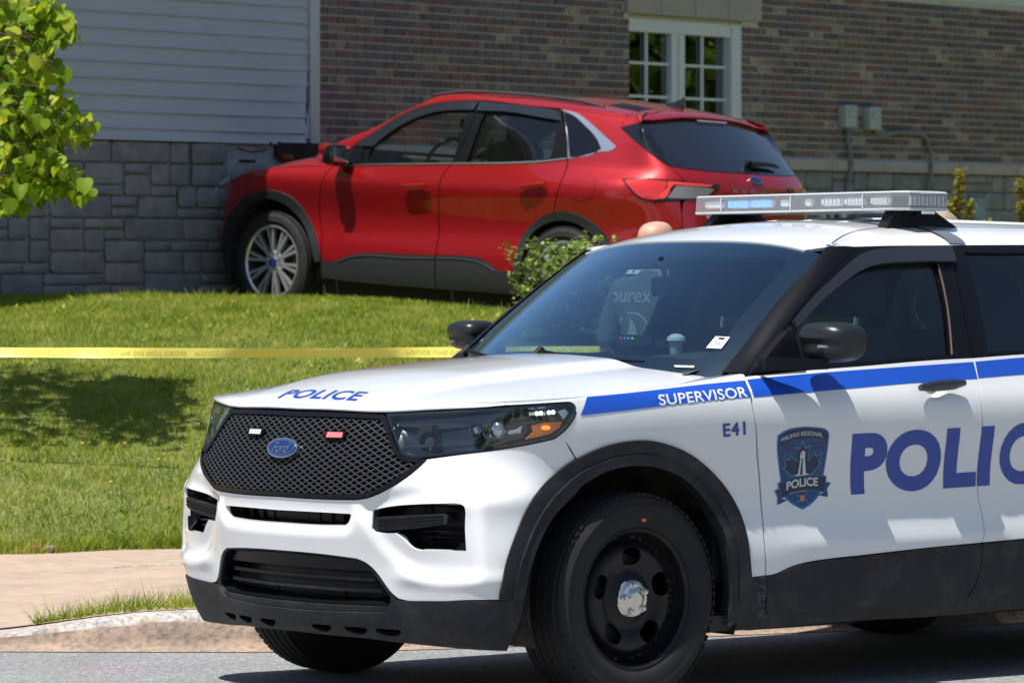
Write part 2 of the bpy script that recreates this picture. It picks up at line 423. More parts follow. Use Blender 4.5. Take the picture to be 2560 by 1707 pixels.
# ---- the white police car
def police_surfaces():
    wz = Spl([(.15,.86),(.22,.915),(.30,.945),(.42,.958),(.52,.964),(.60,.957),(.72,.942),(.86,.953),(.96,.970),(1.02,.972),(1.08,.962),(1.13,.940),(1.19,.915),(1.30,.873),(1.42,.826),(1.52,.780),(1.60,.735),(1.65,.700),(1.69,.650),(1.72,.58)])
    px = Spl([(.9,-.16),(.6,-.085),(.45,-.048),(.2,-.012),(0,0),(-.4,.0),(-1.2,0),(-2.6,0),(-3.1,-.008),(-3.5,-.035),(-3.9,-.09)])
    pg = Spl([(.6,-.25),(-.2,-.10),(-.6,-.045),(-1.0,-.012),(-1.4,0),(-2.6,0),(-3.2,-.02),(-3.7,-.07),(-4.0,-.11)])
    def W(X, z):
        k = sstep((z-1.10)/.12)
        return wz(z) + px(X)*(1-k) + pg(X)*k
    n0 = Spl([(.15,.70),(.22,.78),(.30,.83),(.40,.855),(.50,.868),(.58,.885),(.66,.900),(.76,.893),(.88,.868),(.97,.835),(1.02,.812),(1.08,.77),(1.14,.70)])
    nc = Spl([(.15,.30),(.45,.24),(.7,.22),(.9,.20),(1.05,.20)])
    def N(Y, z): return n0(z) - nc(z)*Y*Y - .12*Y**4
    t0 = Spl([(.15,-3.98),(.35,-4.10),(.55,-4.14),(.75,-4.12),(.95,-4.05),(1.15,-4.00),(1.4,-3.85),(1.62,-3.62),(1.72,-3.50)])
    def T(Y, z): return t0(z) + .16*Y*Y
    body = Body(W, N, T, .60, .42, .48, .60, -3.65, .50)
    up = Spl([(.10, .026), (.30, .048), (.42, .058), (.52, .062), (.60, .060), (.70, .060), (.75, .056), (.79, .030), (.84, .004), (.90, -.010), (.98, -.010), (1.06, -.006), (1.2, 0)])
    def cheek(a, z): return np.where(z > 1.19, 0, up(np.clip(z, .1, 1.2)))*1.55*sstep((a-.50)/.40)*sstep((1.25-a)/.36)
    body.cheek = cheek
    def ZH(x, y):
        c = hc(x)
        y = np.abs(y)
        return c - hk(x)*y**2 - .10*np.clip(y-.55, 0, 1)**2 + .020*(1-sstep((y-.37)/.14))*sstep((.78-x)/.5) - .008 - .07*sstep((x-.66)/.26)*((x-.66)/.26)
    hc = Spl([(.95,1.035),(.85,1.062),(.7,1.103),(.5,1.146),(.2,1.184),(-.1,1.210),(-.4,1.228),(-.7,1.238)])
    hk = Spl([(.9,.03),(.5,.08),(0,.12),(-.6,.11)])
    hood = Top(ZH)
    rc = Spl([(-.9,1.62),(-1.1,1.685),(-1.3,1.727),(-1.6,1.755),(-2.0,1.766),(-2.6,1.764),(-3.2,1.745),(-3.8,1.69)])
    roof = Top(lambda x, y: rc(x) - .10*y**2 - .12*y**4)
    xw = Spl([(1.05,-.17),(1.15,-.285),(1.25,-.41),(1.40,-.62),(1.55,-.85),(1.65,-1.02),(1.72,-1.16)])
    shield = Shield(lambda y, z: xw(z) - .30*y*y - .12*y**4)
    tw = Spl([(1.1,-4.00),(1.3,-3.94),(1.5,-3.80),(1.66,-3.62),(1.75,-3.50)])
    tail = Shield(lambda y, z: tw(z) + .14*y*y, -1)
    return dict(body=body, hood=hood, roof=roof, shield=shield, tail=tail)
# ---- the red crossover
def red_surfaces():
    wz = Spl([(.15,.80),(.22,.87),(.30,.905),(.42,.918),(.52,.912),(.62,.893),(.74,.893),(.85,.918),(.93,.935),(.97,.935),(1.02,.920),(1.08,.897),(1.2,.848),(1.35,.785),(1.46,.728),(1.54,.670),(1.59,.61),(1.62,.54)])
    px = Spl([(.9,-.20),(.6,-.10),(.45,-.055),(.2,-.012),(0,0),(-.5,-.004),(-1.3,-.006),(-2.4,-.002),(-2.71,0),(-2.95,-.008),(-3.2,-.035),(-3.5,-.09)])
    pg = Spl([(.6,-.25),(-.2,-.12),(-.6,-.05),(-1.0,-.012),(-1.4,0),(-2.3,-.005),(-2.8,-.035),(-3.1,-.075),(-3.5,-.14)])
    def W(X, z):
        k = sstep((z-1.00)/.14)
        return wz(z) + px(X)*(1-k) + pg(X)*k
    n0 = Spl([(.15,.72),(.3,.82),(.45,.88),(.6,.90),(.75,.885),(.85,.86),(.93,.80),(1.0,.70),(1.08,.52)])
    def N(Y, z): return n0(z) - .28*Y*Y - .15*Y**4
    t0 = Spl([(.15,-3.52),(.35,-3.66),(.5,-3.70),(.65,-3.68),(.85,-3.65),(1.0,-3.62),(1.08,-3.595),(1.15,-3.53),(1.25,-3.42),(1.35,-3.31),(1.45,-3.20),(1.55,-3.10)])
    def T(Y, z): return t0(z) + .24*Y*Y
    body = Body(W, N, T, .63, .44, .38, .58, -3.05, .62)
    hc = Spl([(.9,.80),(.75,.885),(.5,1.010),(.2,1.125),(-.1,1.190),(-.5,1.22)])
    hood = Top(lambda x, y: hc(x) - .10*y**2 - .02 - .05*y**4)
    rc = Spl([(-.6,1.50),(-.9,1.595),(-1.2,1.640),(-1.5,1.652),(-1.9,1.645),(-2.4,1.615),(-2.8,1.575),(-3.1,1.530),(-3.3,1.49)])
    roof = Top(lambda x, y: rc(x) - .11*y**2 - .15*y**4)
    xw = Spl([(.95,.12),(1.05,-.02),(1.15,-.17),(1.25,-.32),(1.40,-.55),(1.52,-.76),(1.60,-.92)])
    shield = Shield(lambda y, z: xw(z) - .32*y*y - .12*y**4)
    return dict(body=body, hood=hood, roof=roof, shield=shield)
POUT = {
 'grille': [[(-0.0678,1.0329),(0.2121,1.0343),(0.4483,1.0314)],[(0.4674,1.019),(0.518,0.9562),(0.5613,0.9084),(0.5918,0.8889)],[(0.6727,0.8816),(0.6536,0.8603),(0.5964,0.8119),(0.5153,0.7669),(0.4583,0.7456),(0.3969,0.7376)],[(0.3969,0.7376),(0.2738,0.735),(0.0562,0.7356)]],
 'headlight': [[(0.4523,1.036),(0.6473,1.0476),(0.9267,1.0652),(1.0701,1.0737)],[(1.0701,1.0737),(1.1571,1.0773),(1.1895,1.0717),(1.1967,1.0566),(1.1841,1.0229),(1.1507,0.9856),(1.1089,0.9553)],[(1.1089,0.9553),(0.9884,0.9326),(0.7729,0.9008),(0.6635,0.8881)],[(0.6635,0.8881),(0.6118,0.8864),(0.5796,0.8961),(0.5444,0.9305),(0.5079,0.9747),(0.4693,1.019)]],
 'amber': [[(1.0087,0.9985),(1.0644,1.0056),(1.1485,1.012)],[(1.1485,1.012),(1.1331,0.9881),(1.0955,0.9638)],[(1.0955,0.9638),(0.9947,0.9476)],[(0.9947,0.9476),(1.0244,0.9744)]],
 'pocket': [[(0.4696,0.7007),(0.5293,0.7147),(0.645,0.7284),(0.7547,0.7377)],[(0.7547,0.7377),(0.7898,0.7379),(0.8097,0.7253),(0.8161,0.6917)],[(0.8161,0.6917),(0.8019,0.564)],[(0.8019,0.564),(0.6428,0.5594)],[(0.6428,0.5594),(0.6125,0.566),(0.5858,0.5932),(0.5573,0.6173)],[(0.5573,0.6173),(0.4961,0.6183),(0.4711,0.6296),(0.4697,0.65)]],
 'bezel': [[(0.4808,0.6747),(0.6148,0.6864),(0.7402,0.6926)],[(0.7402,0.6926),(0.7485,0.6837),(0.7457,0.6567)],[(0.7457,0.6567),(0.6425,0.6382),(0.5016,0.623)],[(0.5016,0.623),(0.4757,0.6297),(0.4743,0.6502)]],
 'slot': [[(0.0506,0.6839),(0.2237,0.6852),(0.3711,0.6845)],[(0.379,0.681),(0.3675,0.654),(0.3475,0.6403)],[(0.3475,0.6403),(0.208,0.6348),(0.0456,0.6342)]],
 'intake': [[(0.0277,0.533),(0.2473,0.5301),(0.3844,0.5207)],[(0.3844,0.5207),(0.4162,0.5105),(0.4565,0.4702),(0.5055,0.4037)],[(0.5055,0.4037),(0.5058,0.3809),(0.4791,0.359)],[(0.4791,0.359),(0.27,0.3556),(-0.0084,0.3542)]],
 'fascia_low': [[(0.0295,0.5393),(0.2488,0.5363),(0.3861,0.5284)],[(0.3861,0.5284),(0.4265,0.5148),(0.4789,0.4674),(0.5199,0.412),(0.5426,0.3939)],[(0.5426,0.3939),(0.575,0.3884),(0.7584,0.3943),(0.9096,0.398)]],
 'arch_out': [[(0.9096,0.398),(0.9172,0.4515),(0.9382,0.5342),(0.9835,0.6369),(1.0496,0.7534),(1.121,0.8274),(1.2028,0.8827)]],
 'arch_out2': [[(1.2133,0.884),(1.3015,0.9188),(1.4135,0.9396),(1.5117,0.9416),(1.6149,0.9242),(1.7234,0.8872),(1.8374,0.8223),(1.9286,0.7418),(1.9785,0.6625),(2.0013,0.5762),(2.0122,0.4977),(2.0243,0.4367)]],
 'arch_in': [[(1.0008,0.397),(1.0092,0.4656),(1.048,0.5774),(1.1151,0.6768),(1.213,0.7611)]],
 'arch_in2': [[(1.2403,0.7908),(1.3295,0.8329),(1.4425,0.8534),(1.5733,0.8442),(1.68,0.8107),(1.7681,0.7542),(1.8501,0.6665),(1.8942,0.58),(1.9156,0.4937),(1.9287,0.3835),(1.9224,0.2894)]],
 'valance_top': [[(-0.0175,0.3285),(0.2631,0.332),(0.4654,0.3407)],[(0.4654,0.3407),(0.4979,0.3637),(0.519,0.3814),(0.5496,0.3858)],[(0.5496,0.3858),(0.7581,0.392),(1.0001,0.3948)]],
 'valance_bot': [[(1.0001,0.3948),(0.9968,0.3525),(0.9825,0.3073),(0.9595,0.254),(0.9483,0.219)],[(0.9483,0.219),(0.8024,0.2215),(0.5387,0.2328),(0.3691,0.2438)],[(0.3691,0.2438),(0.1627,0.2461),(-0.0681,0.2489)]],
 'seam_ff': [[(1.1334,0.9617),(1.1685,0.9287),(1.2018,0.8903)]],
 'seam_door': [[(2.0439,1.1471),(2.0271,1.0955),(2.0307,1.0214),(2.053,0.9034),(2.0823,0.7926),(2.0917,0.612),(2.0996,0.4406)]],
 'rock_top': [[(2.0237,0.4383),(2.0972,0.4384)],[(2.0972,0.4384),(2.1318,0.4393),(2.2058,0.46),(2.3134,0.4796),(2.5338,0.492),(2.8727,0.5068),(3.237,0.5182),(3.4578,0.5261)]],
 'rock_bot': [[(1.7772,0.2427),(2.0401,0.2362),(2.4911,0.2457),(2.9256,0.2398),(3.499,0.2461)]],
 'seam_b_low': [[(3.2415,1.2117),(3.2317,1.1502),(3.2142,1.0276),(3.2197,0.9617),(3.2231,0.8626),(3.223,0.7304),(3.2324,0.648),(3.2399,0.574),(3.2192,0.5172)],[(3.2192,0.5172),(3.2223,0.4509),(3.2007,0.3691),(3.1605,0.3128)]],
 'belt': [[(2.0529,1.169),(2.3103,1.1802),(2.6662,1.1979),(2.9937,1.2153),(3.2333,1.2226)],[(3.2333,1.2226),(3.5244,1.2354)]],
 'win_top': [[(2.8131,1.6394),(2.959,1.6438),(3.3126,1.6499),(3.7412,1.6559)]],
 'pillar_out': [[(2.8131,1.6394),(2.6898,1.581),(2.4873,1.4657),(2.3338,1.3572),(2.1703,1.2343),(2.0529,1.169)]],
 'glass_f': [[(2.3665,1.3302),(2.4327,1.3788),(2.5531,1.4496),(2.6644,1.5021),(2.7754,1.5441),(2.8712,1.5659),(2.9767,1.5745),(3.1989,1.5774)],[(3.2005,1.5774),(3.184,1.4907),(3.1628,1.3788),(3.1246,1.2333)],[(3.1246,1.2333),(2.8419,1.2224),(2.6718,1.212),(2.2747,1.1911)]],
 'visor': [[(2.3477,1.3572),(2.4807,1.4494),(2.6241,1.5266),(2.7251,1.5769),(2.8209,1.611),(2.9481,1.6291),(3.3048,1.6385)],[(3.3048,1.6385),(3.2896,1.5816)],[(3.2896,1.5816),(3.153,1.5804),(2.978,1.5767),(2.8725,1.5681),(2.7777,1.5485),(2.6662,1.5059),(2.5549,1.454),(2.4346,1.3842),(2.3525,1.3302)]],
 'bpillar': [[(3.3116,1.6488),(3.2842,1.5589),(3.2466,1.3788),(3.2333,1.2226)]],
 'glass_r': [[(3.3803,1.6279),(3.7182,1.629)],[(3.5298,1.2489),(3.3278,1.2421)],[(3.3278,1.2421),(3.3479,1.3901),(3.3626,1.5255),(3.3803,1.6279)]],
 'stripe_f': [[(1.2537,1.0972),(1.5378,1.1181),(1.8123,1.134),(2.0439,1.1471)],[(2.0239,1.087),(1.8062,1.0775),(1.5114,1.0563),(1.2139,1.0315)]],
 'stripe_d': [[(2.0488,1.1494),(2.6932,1.1833),(3.2369,1.206)],[(3.2342,1.142),(2.5478,1.1129),(2.0321,1.0869)]],
 'stripe_r': [[(3.254,1.2075),(3.5188,1.2206)],[(3.4934,1.156),(3.2526,1.1435)]],
 'handle': [[(2.8646,1.1174),(3.0087,1.1239),(3.1146,1.1383)],[(3.127,1.1267),(3.1112,1.0984)],[(3.0925,1.0905),(2.9666,1.0815),(2.8613,1.0772)]],
 'hcup1': [[(2.9166,1.1249),(2.9316,1.1449),(2.9753,1.1526),(3.0208,1.1506),(3.0394,1.1398),(3.0396,1.1277)]],
 'hcup2': [[(2.9286,1.0788),(3.0343,1.0912),(3.0226,1.0752),(2.9842,1.0619),(2.9374,1.06)]],
 'badge_txt': [[(2.1461,0.974),(2.4204,0.9692),(2.4403,0.6679),(2.1667,0.6762)]],
 'emb': [[(2.1536,0.9487),(2.2771,0.9717),(2.3994,0.956),(2.4174,0.8079),(2.1802,0.7426),(2.3029,0.672),(2.4377,0.7595)]],
 'pol_box': [[(2.53,0.948),(3.2952,0.9687),(3.3184,0.732),(2.5516,0.7164)]],
 'sup_box': [[(1.5686,1.0989),(2.0148,1.1243),(2.0078,1.0872),(1.5678,1.0624)]],
 'e41_box': [[(1.8705,0.9945),(1.982,1.0019),(1.9881,0.9534),(1.8781,0.9461)]],
 'redlight': [[(0.2129,0.9643),(0.2988,0.9663),(0.3051,0.9453),(0.2252,0.9433)]],
 'whitelight': [[(-0.2573,0.9615),(-0.1591,0.9626),(-0.1538,0.9441),(-0.2393,0.9433)]],
 'oval': [[(0.0041,0.9015),(-0.0849,0.8989),(0.0884,0.9038),(-0.0114,0.9333),(0.0173,0.8696)]],
 'shield_bot': [[(0.0354,1.2169),(0.2983,1.2138),(0.4785,1.2037),(0.5998,1.1811),(0.7353,1.1652)]],
 'shield_side': [[(0.6893,1.6363),(0.7061,1.5926),(0.7313,1.4546),(0.7667,1.3139),(0.7852,1.1702)]],
 'frit_top': [[(0.1054,1.6094),(0.4495,1.6091),(0.6112,1.6068),(0.6591,1.5899),(0.6953,1.5536)]],
 'frit_l': [[(-0.3441,1.6252),(-0.4079,1.5086),(-0.4209,1.3803),(-0.4623,1.2188)]],
 'stick1': [[(-0.0973,1.5585),(-0.0223,1.5581),(-0.0126,1.5421),(-0.0803,1.5443)]],
 'stick2': [[(0.6546,1.3027),(0.7056,1.3),(0.7169,1.2582),(0.6605,1.2626)]],
 'vin': [[(0.6064,1.1966),(0.6774,1.1955),(0.6812,1.189),(0.6146,1.1907)]],
 'wiper': [[(0.0014,1.2398),(0.065,1.2343),(0.289,1.2216),(0.3656,1.2193)]],
 'hood_txt': [[(0.6677,-0.2268),(0.6479,0.2078),(0.7376,0.2607),(0.7449,-0.1891)]],
 'hood_front': [[(0.8178,-0.0493),(0.8146,0.2379),(0.7986,0.4964),(0.7501,0.7193),(0.6589,0.8441),(0.5611,0.8841)]],
 'hood_crease': [[(0.7729,-0.1095),(0.745,0.3476),(0.6561,0.5783)]],
 'hood_back': [[(-0.2886,0.1281),(-0.308,0.393),(-0.4247,0.4794),(-0.4257,0.6221),(-0.4989,0.737)]],
 'ditch': [[(-1.1917,0.6612),(-1.3406,0.5884),(-1.5275,0.5187),(-1.7011,0.5049),(-1.8883,0.5201),(-2.4372,0.516)]],
 'roof_front': [[(-0.9831,-0.4089),(-0.9409,-0.1386),(-0.9468,0.1376),(-1.0404,0.4934)],[(-1.0164,0.4449),(-1.1894,0.6636)]],
 'fuel': [[(2.6475,0.4731)]],
}
RMA = (.44, .04, 25)
RMZ = (.14, .04, 27)
RMD = [[[0,0],[0,0],[0,0],[0,0],[0,0],[0,0],[0,0],[0,0],[0,0],[0,0],[0,0],[0,0],[0,0],[0,0],[0,0],[0,0],[0,0],[0,0],[0,0],[0,0],[0,0],[0,0],[0,0],[0,0],[0,0],[0,0],[0,0]],[[0,0],[0,0],[0,0],[0,0],[0,0],[0,0],[0,0],[0,0],[0,0],[0,0],[0,0],[0,0],[0,0],[0,0],[0,0],[0,0],[0,0],[0,0],[0,0],[0,0],[0,0],[0,0],[0,0],[0,0],[0,0],[0,0],[0,0]],[[1,0],[1,0],[1,0],[1,0],[1,0],[1,1],[1,1],[1,1],[2,1],[2,1],[2,0],[2,0],[2,0],[1,0],[1,0],[1,0],[1,0],[0,0],[0,0],[0,0],[0,0],[0,0],[0,0],[0,0],[0,0],[0,0],[0,0]],[[9,3],[10,4],[10,4],[10,4],[11,4],[11,4],[11,4],[12,4],[12,4],[13,4],[13,4],[13,4],[13,4],[12,3],[12,3],[12,3],[7,2],[2,1],[0,0],[-2,0],[-2,0],[-2,0],[-1,0],[-1,0],[-1,0],[0,0],[0,0]],[[22,8],[25,9],[26,10],[26,10],[26,11],[27,11],[28,11],[30,12],[31,12],[32,11],[33,11],[32,10],[31,10],[30,9],[30,9],[29,8],[18,5],[6,1],[-1,0],[-4,-1],[-5,-1],[-4,-1],[-3,-1],[-3,0],[-2,0],[-1,0],[0,0]],[[51,16],[53,18],[51,18],[49,19],[49,20],[50,20],[51,21],[52,21],[54,21],[56,20],[56,20],[55,18],[53,17],[51,16],[51,15],[49,14],[30,8],[10,2],[-2,0],[-8,-2],[-9,-2],[-8,-1],[-6,-1],[-5,-1],[-3,0],[-2,0],[-1,0]],[[99,26],[92,27],[83,28],[76,29],[74,30],[74,30],[75,31],[77,31],[78,31],[80,30],[80,29],[79,27],[75,25],[72,23],[72,22],[70,21],[42,12],[14,4],[-3,-1],[-11,-3],[-13,-3],[-11,-2],[-9,-2],[-7,-1],[-5,-1],[-3,0],[-2,0]],[[165,36],[135,37],[114,38],[102,38],[98,39],[98,40],[99,41],[100,41],[102,41],[103,40],[103,38],[101,36],[97,33],[93,31],[93,30],[89,27],[54,15],[18,5],[-4,-1],[-14,-3],[-16,-4],[-14,-3],[-12,-2],[-9,-1],[-7,-1],[-5,0],[-3,0]],[[237,45],[172,45],[139,46],[124,47],[119,48],[119,49],[119,50],[120,51],[122,50],[123,49],[123,47],[120,44],[115,40],[111,38],[111,36],[107,33],[64,19],[22,6],[-4,-1],[-17,-4],[-20,-4],[-18,-4],[-15,-3],[-12,-2],[-9,-1],[-8,-1],[-5,0]],[[281,50],[192,51],[154,52],[139,54],[134,55],[134,56],[135,57],[136,58],[137,58],[139,56],[138,53],[135,50],[129,46],[125,43],[126,42],[121,38],[73,22],[24,7],[-5,-1],[-19,-5],[-23,-5],[-20,-4],[-17,-3],[-14,-2],[-11,-1],[-10,-1],[-8,0]],[[277,51],[191,53],[157,55],[145,57],[142,59],[142,61],[144,62],[145,62],[146,62],[148,61],[148,58],[144,54],[139,49],[134,46],[136,45],[130,41],[78,23],[26,7],[-5,-1],[-21,-5],[-25,-6],[-23,-5],[-19,-3],[-15,-2],[-12,-1],[-11,-1],[-10,0]],[[233,49],[171,53],[148,56],[141,58],[141,60],[143,62],[145,63],[147,64],[148,64],[150,62],[150,59],[147,55],[142,51],[138,47],[140,46],[134,42],[81,24],[28,8],[-5,-1],[-22,-6],[-26,-6],[-24,-5],[-20,-3],[-16,-2],[-13,-1],[-12,-1],[-10,0]],[[172,44],[138,49],[127,52],[126,55],[129,57],[133,59],[137,60],[138,60],[140,60],[142,59],[143,55],[140,52],[136,48],[133,45],[134,44],[129,40],[79,23],[27,8],[-5,-1],[-22,-5],[-26,-6],[-23,-5],[-20,-3],[-16,-2],[-13,-1],[-12,-1],[-8,0]],[[115,39],[102,43],[102,47],[106,49],[112,51],[117,52],[121,53],[123,54],[125,53],[128,52],[129,49],[127,46],[123,43],[121,40],[123,39],[118,36],[72,21],[25,7],[-5,-1],[-20,-5],[-24,-5],[-22,-4],[-18,-3],[-15,-2],[-11,-1],[-10,-1],[-5,0]],[[72,33],[71,37],[76,39],[84,41],[91,42],[97,44],[102,44],[104,45],[106,45],[109,44],[111,41],[110,38],[107,36],[105,34],[106,33],[102,30],[63,18],[22,6],[-4,-1],[-18,-4],[-21,-5],[-19,-4],[-16,-3],[-12,-2],[-10,-1],[-8,-1],[-3,0]],[[42,26],[46,29],[54,31],[63,32],[70,33],[76,34],[80,35],[83,35],[85,35],[88,34],[90,32],[90,30],[87,28],[86,26],[87,26],[84,24],[52,14],[18,5],[-4,-1],[-15,-3],[-17,-4],[-15,-3],[-13,-2],[-10,-1],[-7,-1],[-5,0],[-2,0]],[[24,19],[28,21],[35,22],[43,23],[50,24],[55,25],[59,25],[61,25],[64,25],[66,25],[68,23],[68,22],[67,20],[66,19],[66,19],[64,17],[40,10],[14,3],[-3,-1],[-11,-2],[-13,-3],[-11,-2],[-9,-1],[-7,-1],[-5,-1],[-3,0],[-1,0]],[[15,12],[18,14],[23,14],[28,15],[32,16],[36,16],[38,16],[40,16],[41,16],[43,16],[44,15],[44,14],[43,13],[43,12],[43,12],[42,11],[26,7],[9,2],[-2,0],[-7,-2],[-9,-2],[-7,-1],[-6,-1],[-5,-1],[-3,0],[-2,0],[-1,0]],[[8,7],[9,7],[12,8],[15,8],[17,8],[19,8],[20,9],[21,9],[22,9],[23,8],[24,8],[24,7],[23,7],[23,7],[23,6],[22,6],[14,4],[5,1],[-1,0],[-4,-1],[-4,-1],[-4,-1],[-3,0],[-2,0],[-2,0],[-1,0],[0,0]],[[3,2],[3,2],[4,3],[5,3],[6,3],[6,3],[7,3],[7,3],[7,3],[8,3],[8,3],[8,3],[8,2],[8,2],[8,2],[8,2],[5,1],[2,0],[0,0],[-1,0],[-1,0],[-1,0],[-1,0],[-1,0],[-1,0],[0,0],[0,0]],[[0,0],[0,0],[0,0],[0,0],[0,0],[0,0],[0,0],[0,0],[0,0],[0,0],[0,0],[0,0],[0,0],[0,0],[0,0],[0,0],[0,0],[0,0],[0,0],[0,0],[0,0],[0,0],[0,0],[0,0],[0,0],[0,0],[0,0]],[[0,0],[0,0],[0,0],[0,0],[0,0],[0,0],[0,0],[0,0],[0,0],[0,0],[0,0],[0,0],[0,0],[0,0],[0,0],[0,0],[0,0],[0,0],[0,0],[0,0],[0,0],[0,0],[0,0],[0,0],[0,0],[0,0],[0,0]],[[0,0],[0,0],[0,0],[0,0],[0,0],[0,0],[0,0],[0,0],[0,0],[0,0],[0,0],[0,0],[0,0],[0,0],[0,0],[0,0],[0,0],[0,0],[0,0],[0,0],[0,0],[0,0],[0,0],[0,0],[0,0],[0,0],[0,0]],[[0,0],[0,0],[0,0],[0,0],[0,0],[0,0],[0,0],[0,0],[0,0],[0,0],[0,0],[0,0],[0,0],[0,0],[0,0],[0,0],[0,0],[0,0],[0,0],[0,0],[0,0],[0,0],[0,0],[0,0],[0,0],[0,0],[0,0]],[[0,0],[0,0],[0,0],[0,0],[0,0],[0,0],[0,0],[0,0],[0,0],[0,0],[0,0],[0,0],[0,0],[0,0],[0,0],[0,0],[0,0],[0,0],[0,0],[0,0],[0,0],[0,0],[0,0],[0,0],[0,0],[0,0],[0,0]]]
# ================================================================ the white police car
M_white = mat('white_paint', (.78, .79, .80), rough=.22, coat=1.0, spec=.5, dirt=((.52, .48, .42), .16, 2.2))
M_blue = mat('blue_vinyl', (.012, .085, .52), rough=.35, coat=.3)
M_navy = mat('navy_vinyl', (.008, .050, .34), rough=.35, coat=.3)
M_wvin = mat('white_vinyl', (.80, .80, .80), rough=.4)
M_clad = mat('black_grained_plastic', (.013, .0145, .018), rough=.55, spec=.3, bump=.0006, bscale=400, dirt=((.085, .08, .075), .5, 9.))
M_scuff = mat('scuffed_plastic', (.013, .0145, .018), rough=.6, spec=.3, dirt=((.22, .22, .23), .9, 38.))
M_mesh = mat('grille_mesh_plastic', (.030, .032, .036), rough=.5, spec=.5)
M_gloss = mat('gloss_black', (.006, .007, .009), rough=.16, coat=.5)
M_trim = mat('satin_black_trim', (.0045, .005, .007), rough=.36, spec=.22)
M_dark = mat('dark_underside', (.010, .010, .011), rough=.85)
M_liner = mat('wheel_liner_felt', (.022, .020, .018), rough=.95, dirt=((.16, .13, .10), .7, 7.))
M_rub = mat('tyre_rubber', (.009, .009, .010), rough=.82, bump=.0006, bscale=90, dirt=((.035, .030, .026), .5, 14.))
M_steel = mat('black_steel_wheel', (.006, .006, .0075), rough=.45, spec=.35, dirt=((.05, .045, .04), .4, 14.))
M_chrome = mat('chrome', (.62, .60, .57), rough=.16, metal=1)
M_alu = mat('aluminium', (.62, .63, .65), rough=.28, metal=1)
M_ws = glassmat('windscreen_glass', (.52, .68, .75), refl=(.62, .85, 1.0), mult=3.2)
M_side = glassmat('tinted_side_glass', (.58, .68, .68), mult=1.4)
M_priv = glassmat('privacy_glass', (.05, .055, .06))
M_lens = glassmat('clear_lens', (.90, .92, .94))
M_smoke = mat('headlamp_housing', (.012, .016, .024), rough=.12, coat=.6)
M_amber = mat('amber_reflector', (.85, .20, .02), rough=.25, coat=.6)
M_drl = mat('lit_led', (1, 1, 1), emit=(.95, .97, 1), es=3)
M_redl = mat('lit_red_led', (1, .1, .1), emit=(1, .10, .10), es=1.6)
M_bluel = mat('lit_blue_led', (.1, .3, 1), emit=(.02, .085, 1.0), es=2.1)
M_cabin = mat('cabin_plastic', (.03, .033, .04), rough=.7)
M_seat = mat('seat_cloth', (.045, .05, .058), rough=.9)
M_int = mat('beige_cabin', (.35, .33, .29), rough=.85)

RPW = [[-0.766913, 0.641747, 0.002474], [-0.641671, -0.766872, 0.012862], [0.010152, 0.008277, 0.999914]]
TPW = [-0.15451, 15.06047, 0.00571]
def mat4(R, T): return Matrix([R[0]+[T[0]], R[1]+[T[1]], R[2]+[T[2]], [0, 0, 0, 1]])
PC = empty('police_car', matrix=mat4(RPW, TPW))
tag(PC, 'white police SUV with blue stripe and POLICE lettering parked at the kerb', 'police car')
SF = police_surfaces(); B = SF['body']; B.table = np.array(RMD, float)*1e-4; HD = SF['hood']; RF = SF['roof']; WS = SF['shield']; TL = SF['tail']
O_ = POUT
def cv(name, n=5): return [ring_open(s, n) for s in O_[name]]
def ring_open(s, n=5): return [tuple(map(float, p)) for p in (dense(s, n) if len(s) > 1 else s)]
pocket = ring(*O_['pocket']); slotR = ring(*O_['slot']); 
hl = ring(*O_['headlight'], n=6)
# hollows pressed into the bumper skin round the pockets, the slot and the intake
def press(R, depth, band):
    R = np.array(B.remap(R)); lo = R.min(0)-band; hi = R.max(0)+band
    def f(a, z):
        d = np.zeros_like(a); k = (a > lo[0]) & (a < hi[0]) & (z > lo[1]) & (z < hi[1])
        if k.any():
            P = np.stack([a[k], z[k]], 1); q = dist(P, R); q[inside(P, R)] = 0
            d[k] = -depth*(1-sstep(q/band))
        return d
    return f
g1 = [list(s) for s in O_['grille']]; g1[0][0] = (0, g1[0][0][1]); g1[-1][-1] = (0, .7356)
def sym(segs, n=5):
    h = ring(*segs, n=n); return h + [p for p in mir(h)[::-1] if p[0] < -1e-3]
grille = sym(g1)
s1 = [list(s) for s in O_['slot']]; s1[0][0] = (0, .684); s1[-1][-1] = (0, .6345); slot = sym(s1)
i1 = [list(s) for s in O_['intake']]; i1[0][0] = (0, .533); i1[-1][-1] = (0, .354); intake = sym(i1)
fl = [list(s) for s in O_['fascia_low']]; fl[0][0] = (0, .540)
halfslot = ring(*s1)
B.disp.append(press(ring([(.46, .69), (.55, .735), (.75, .752), (.835, .745)], [(.835, .745), (.82, .50)], [(.82, .50), (.64, .50), (.52, .60)]), .020, .050))
B.disp.append(press(halfslot, .014, .035))
def ledge(a, z):   # the step under the grille and the chin ledge
    return -.010*np.exp(-((z-.715)/.022)**2)*sstep((.52-a)/.1) + .010*sstep((a-.5)/.1)*sstep((1.0-a)/.08)*np.exp(-((z-.47)/.03)**2)
B.disp.append(ledge)
def doorcrease(a, z):
    s = sstep((a-2.1)/.25)
    return s*(.006*np.exp(-((z-.545)/.03)**2))
B.disp.append(doorcrease)
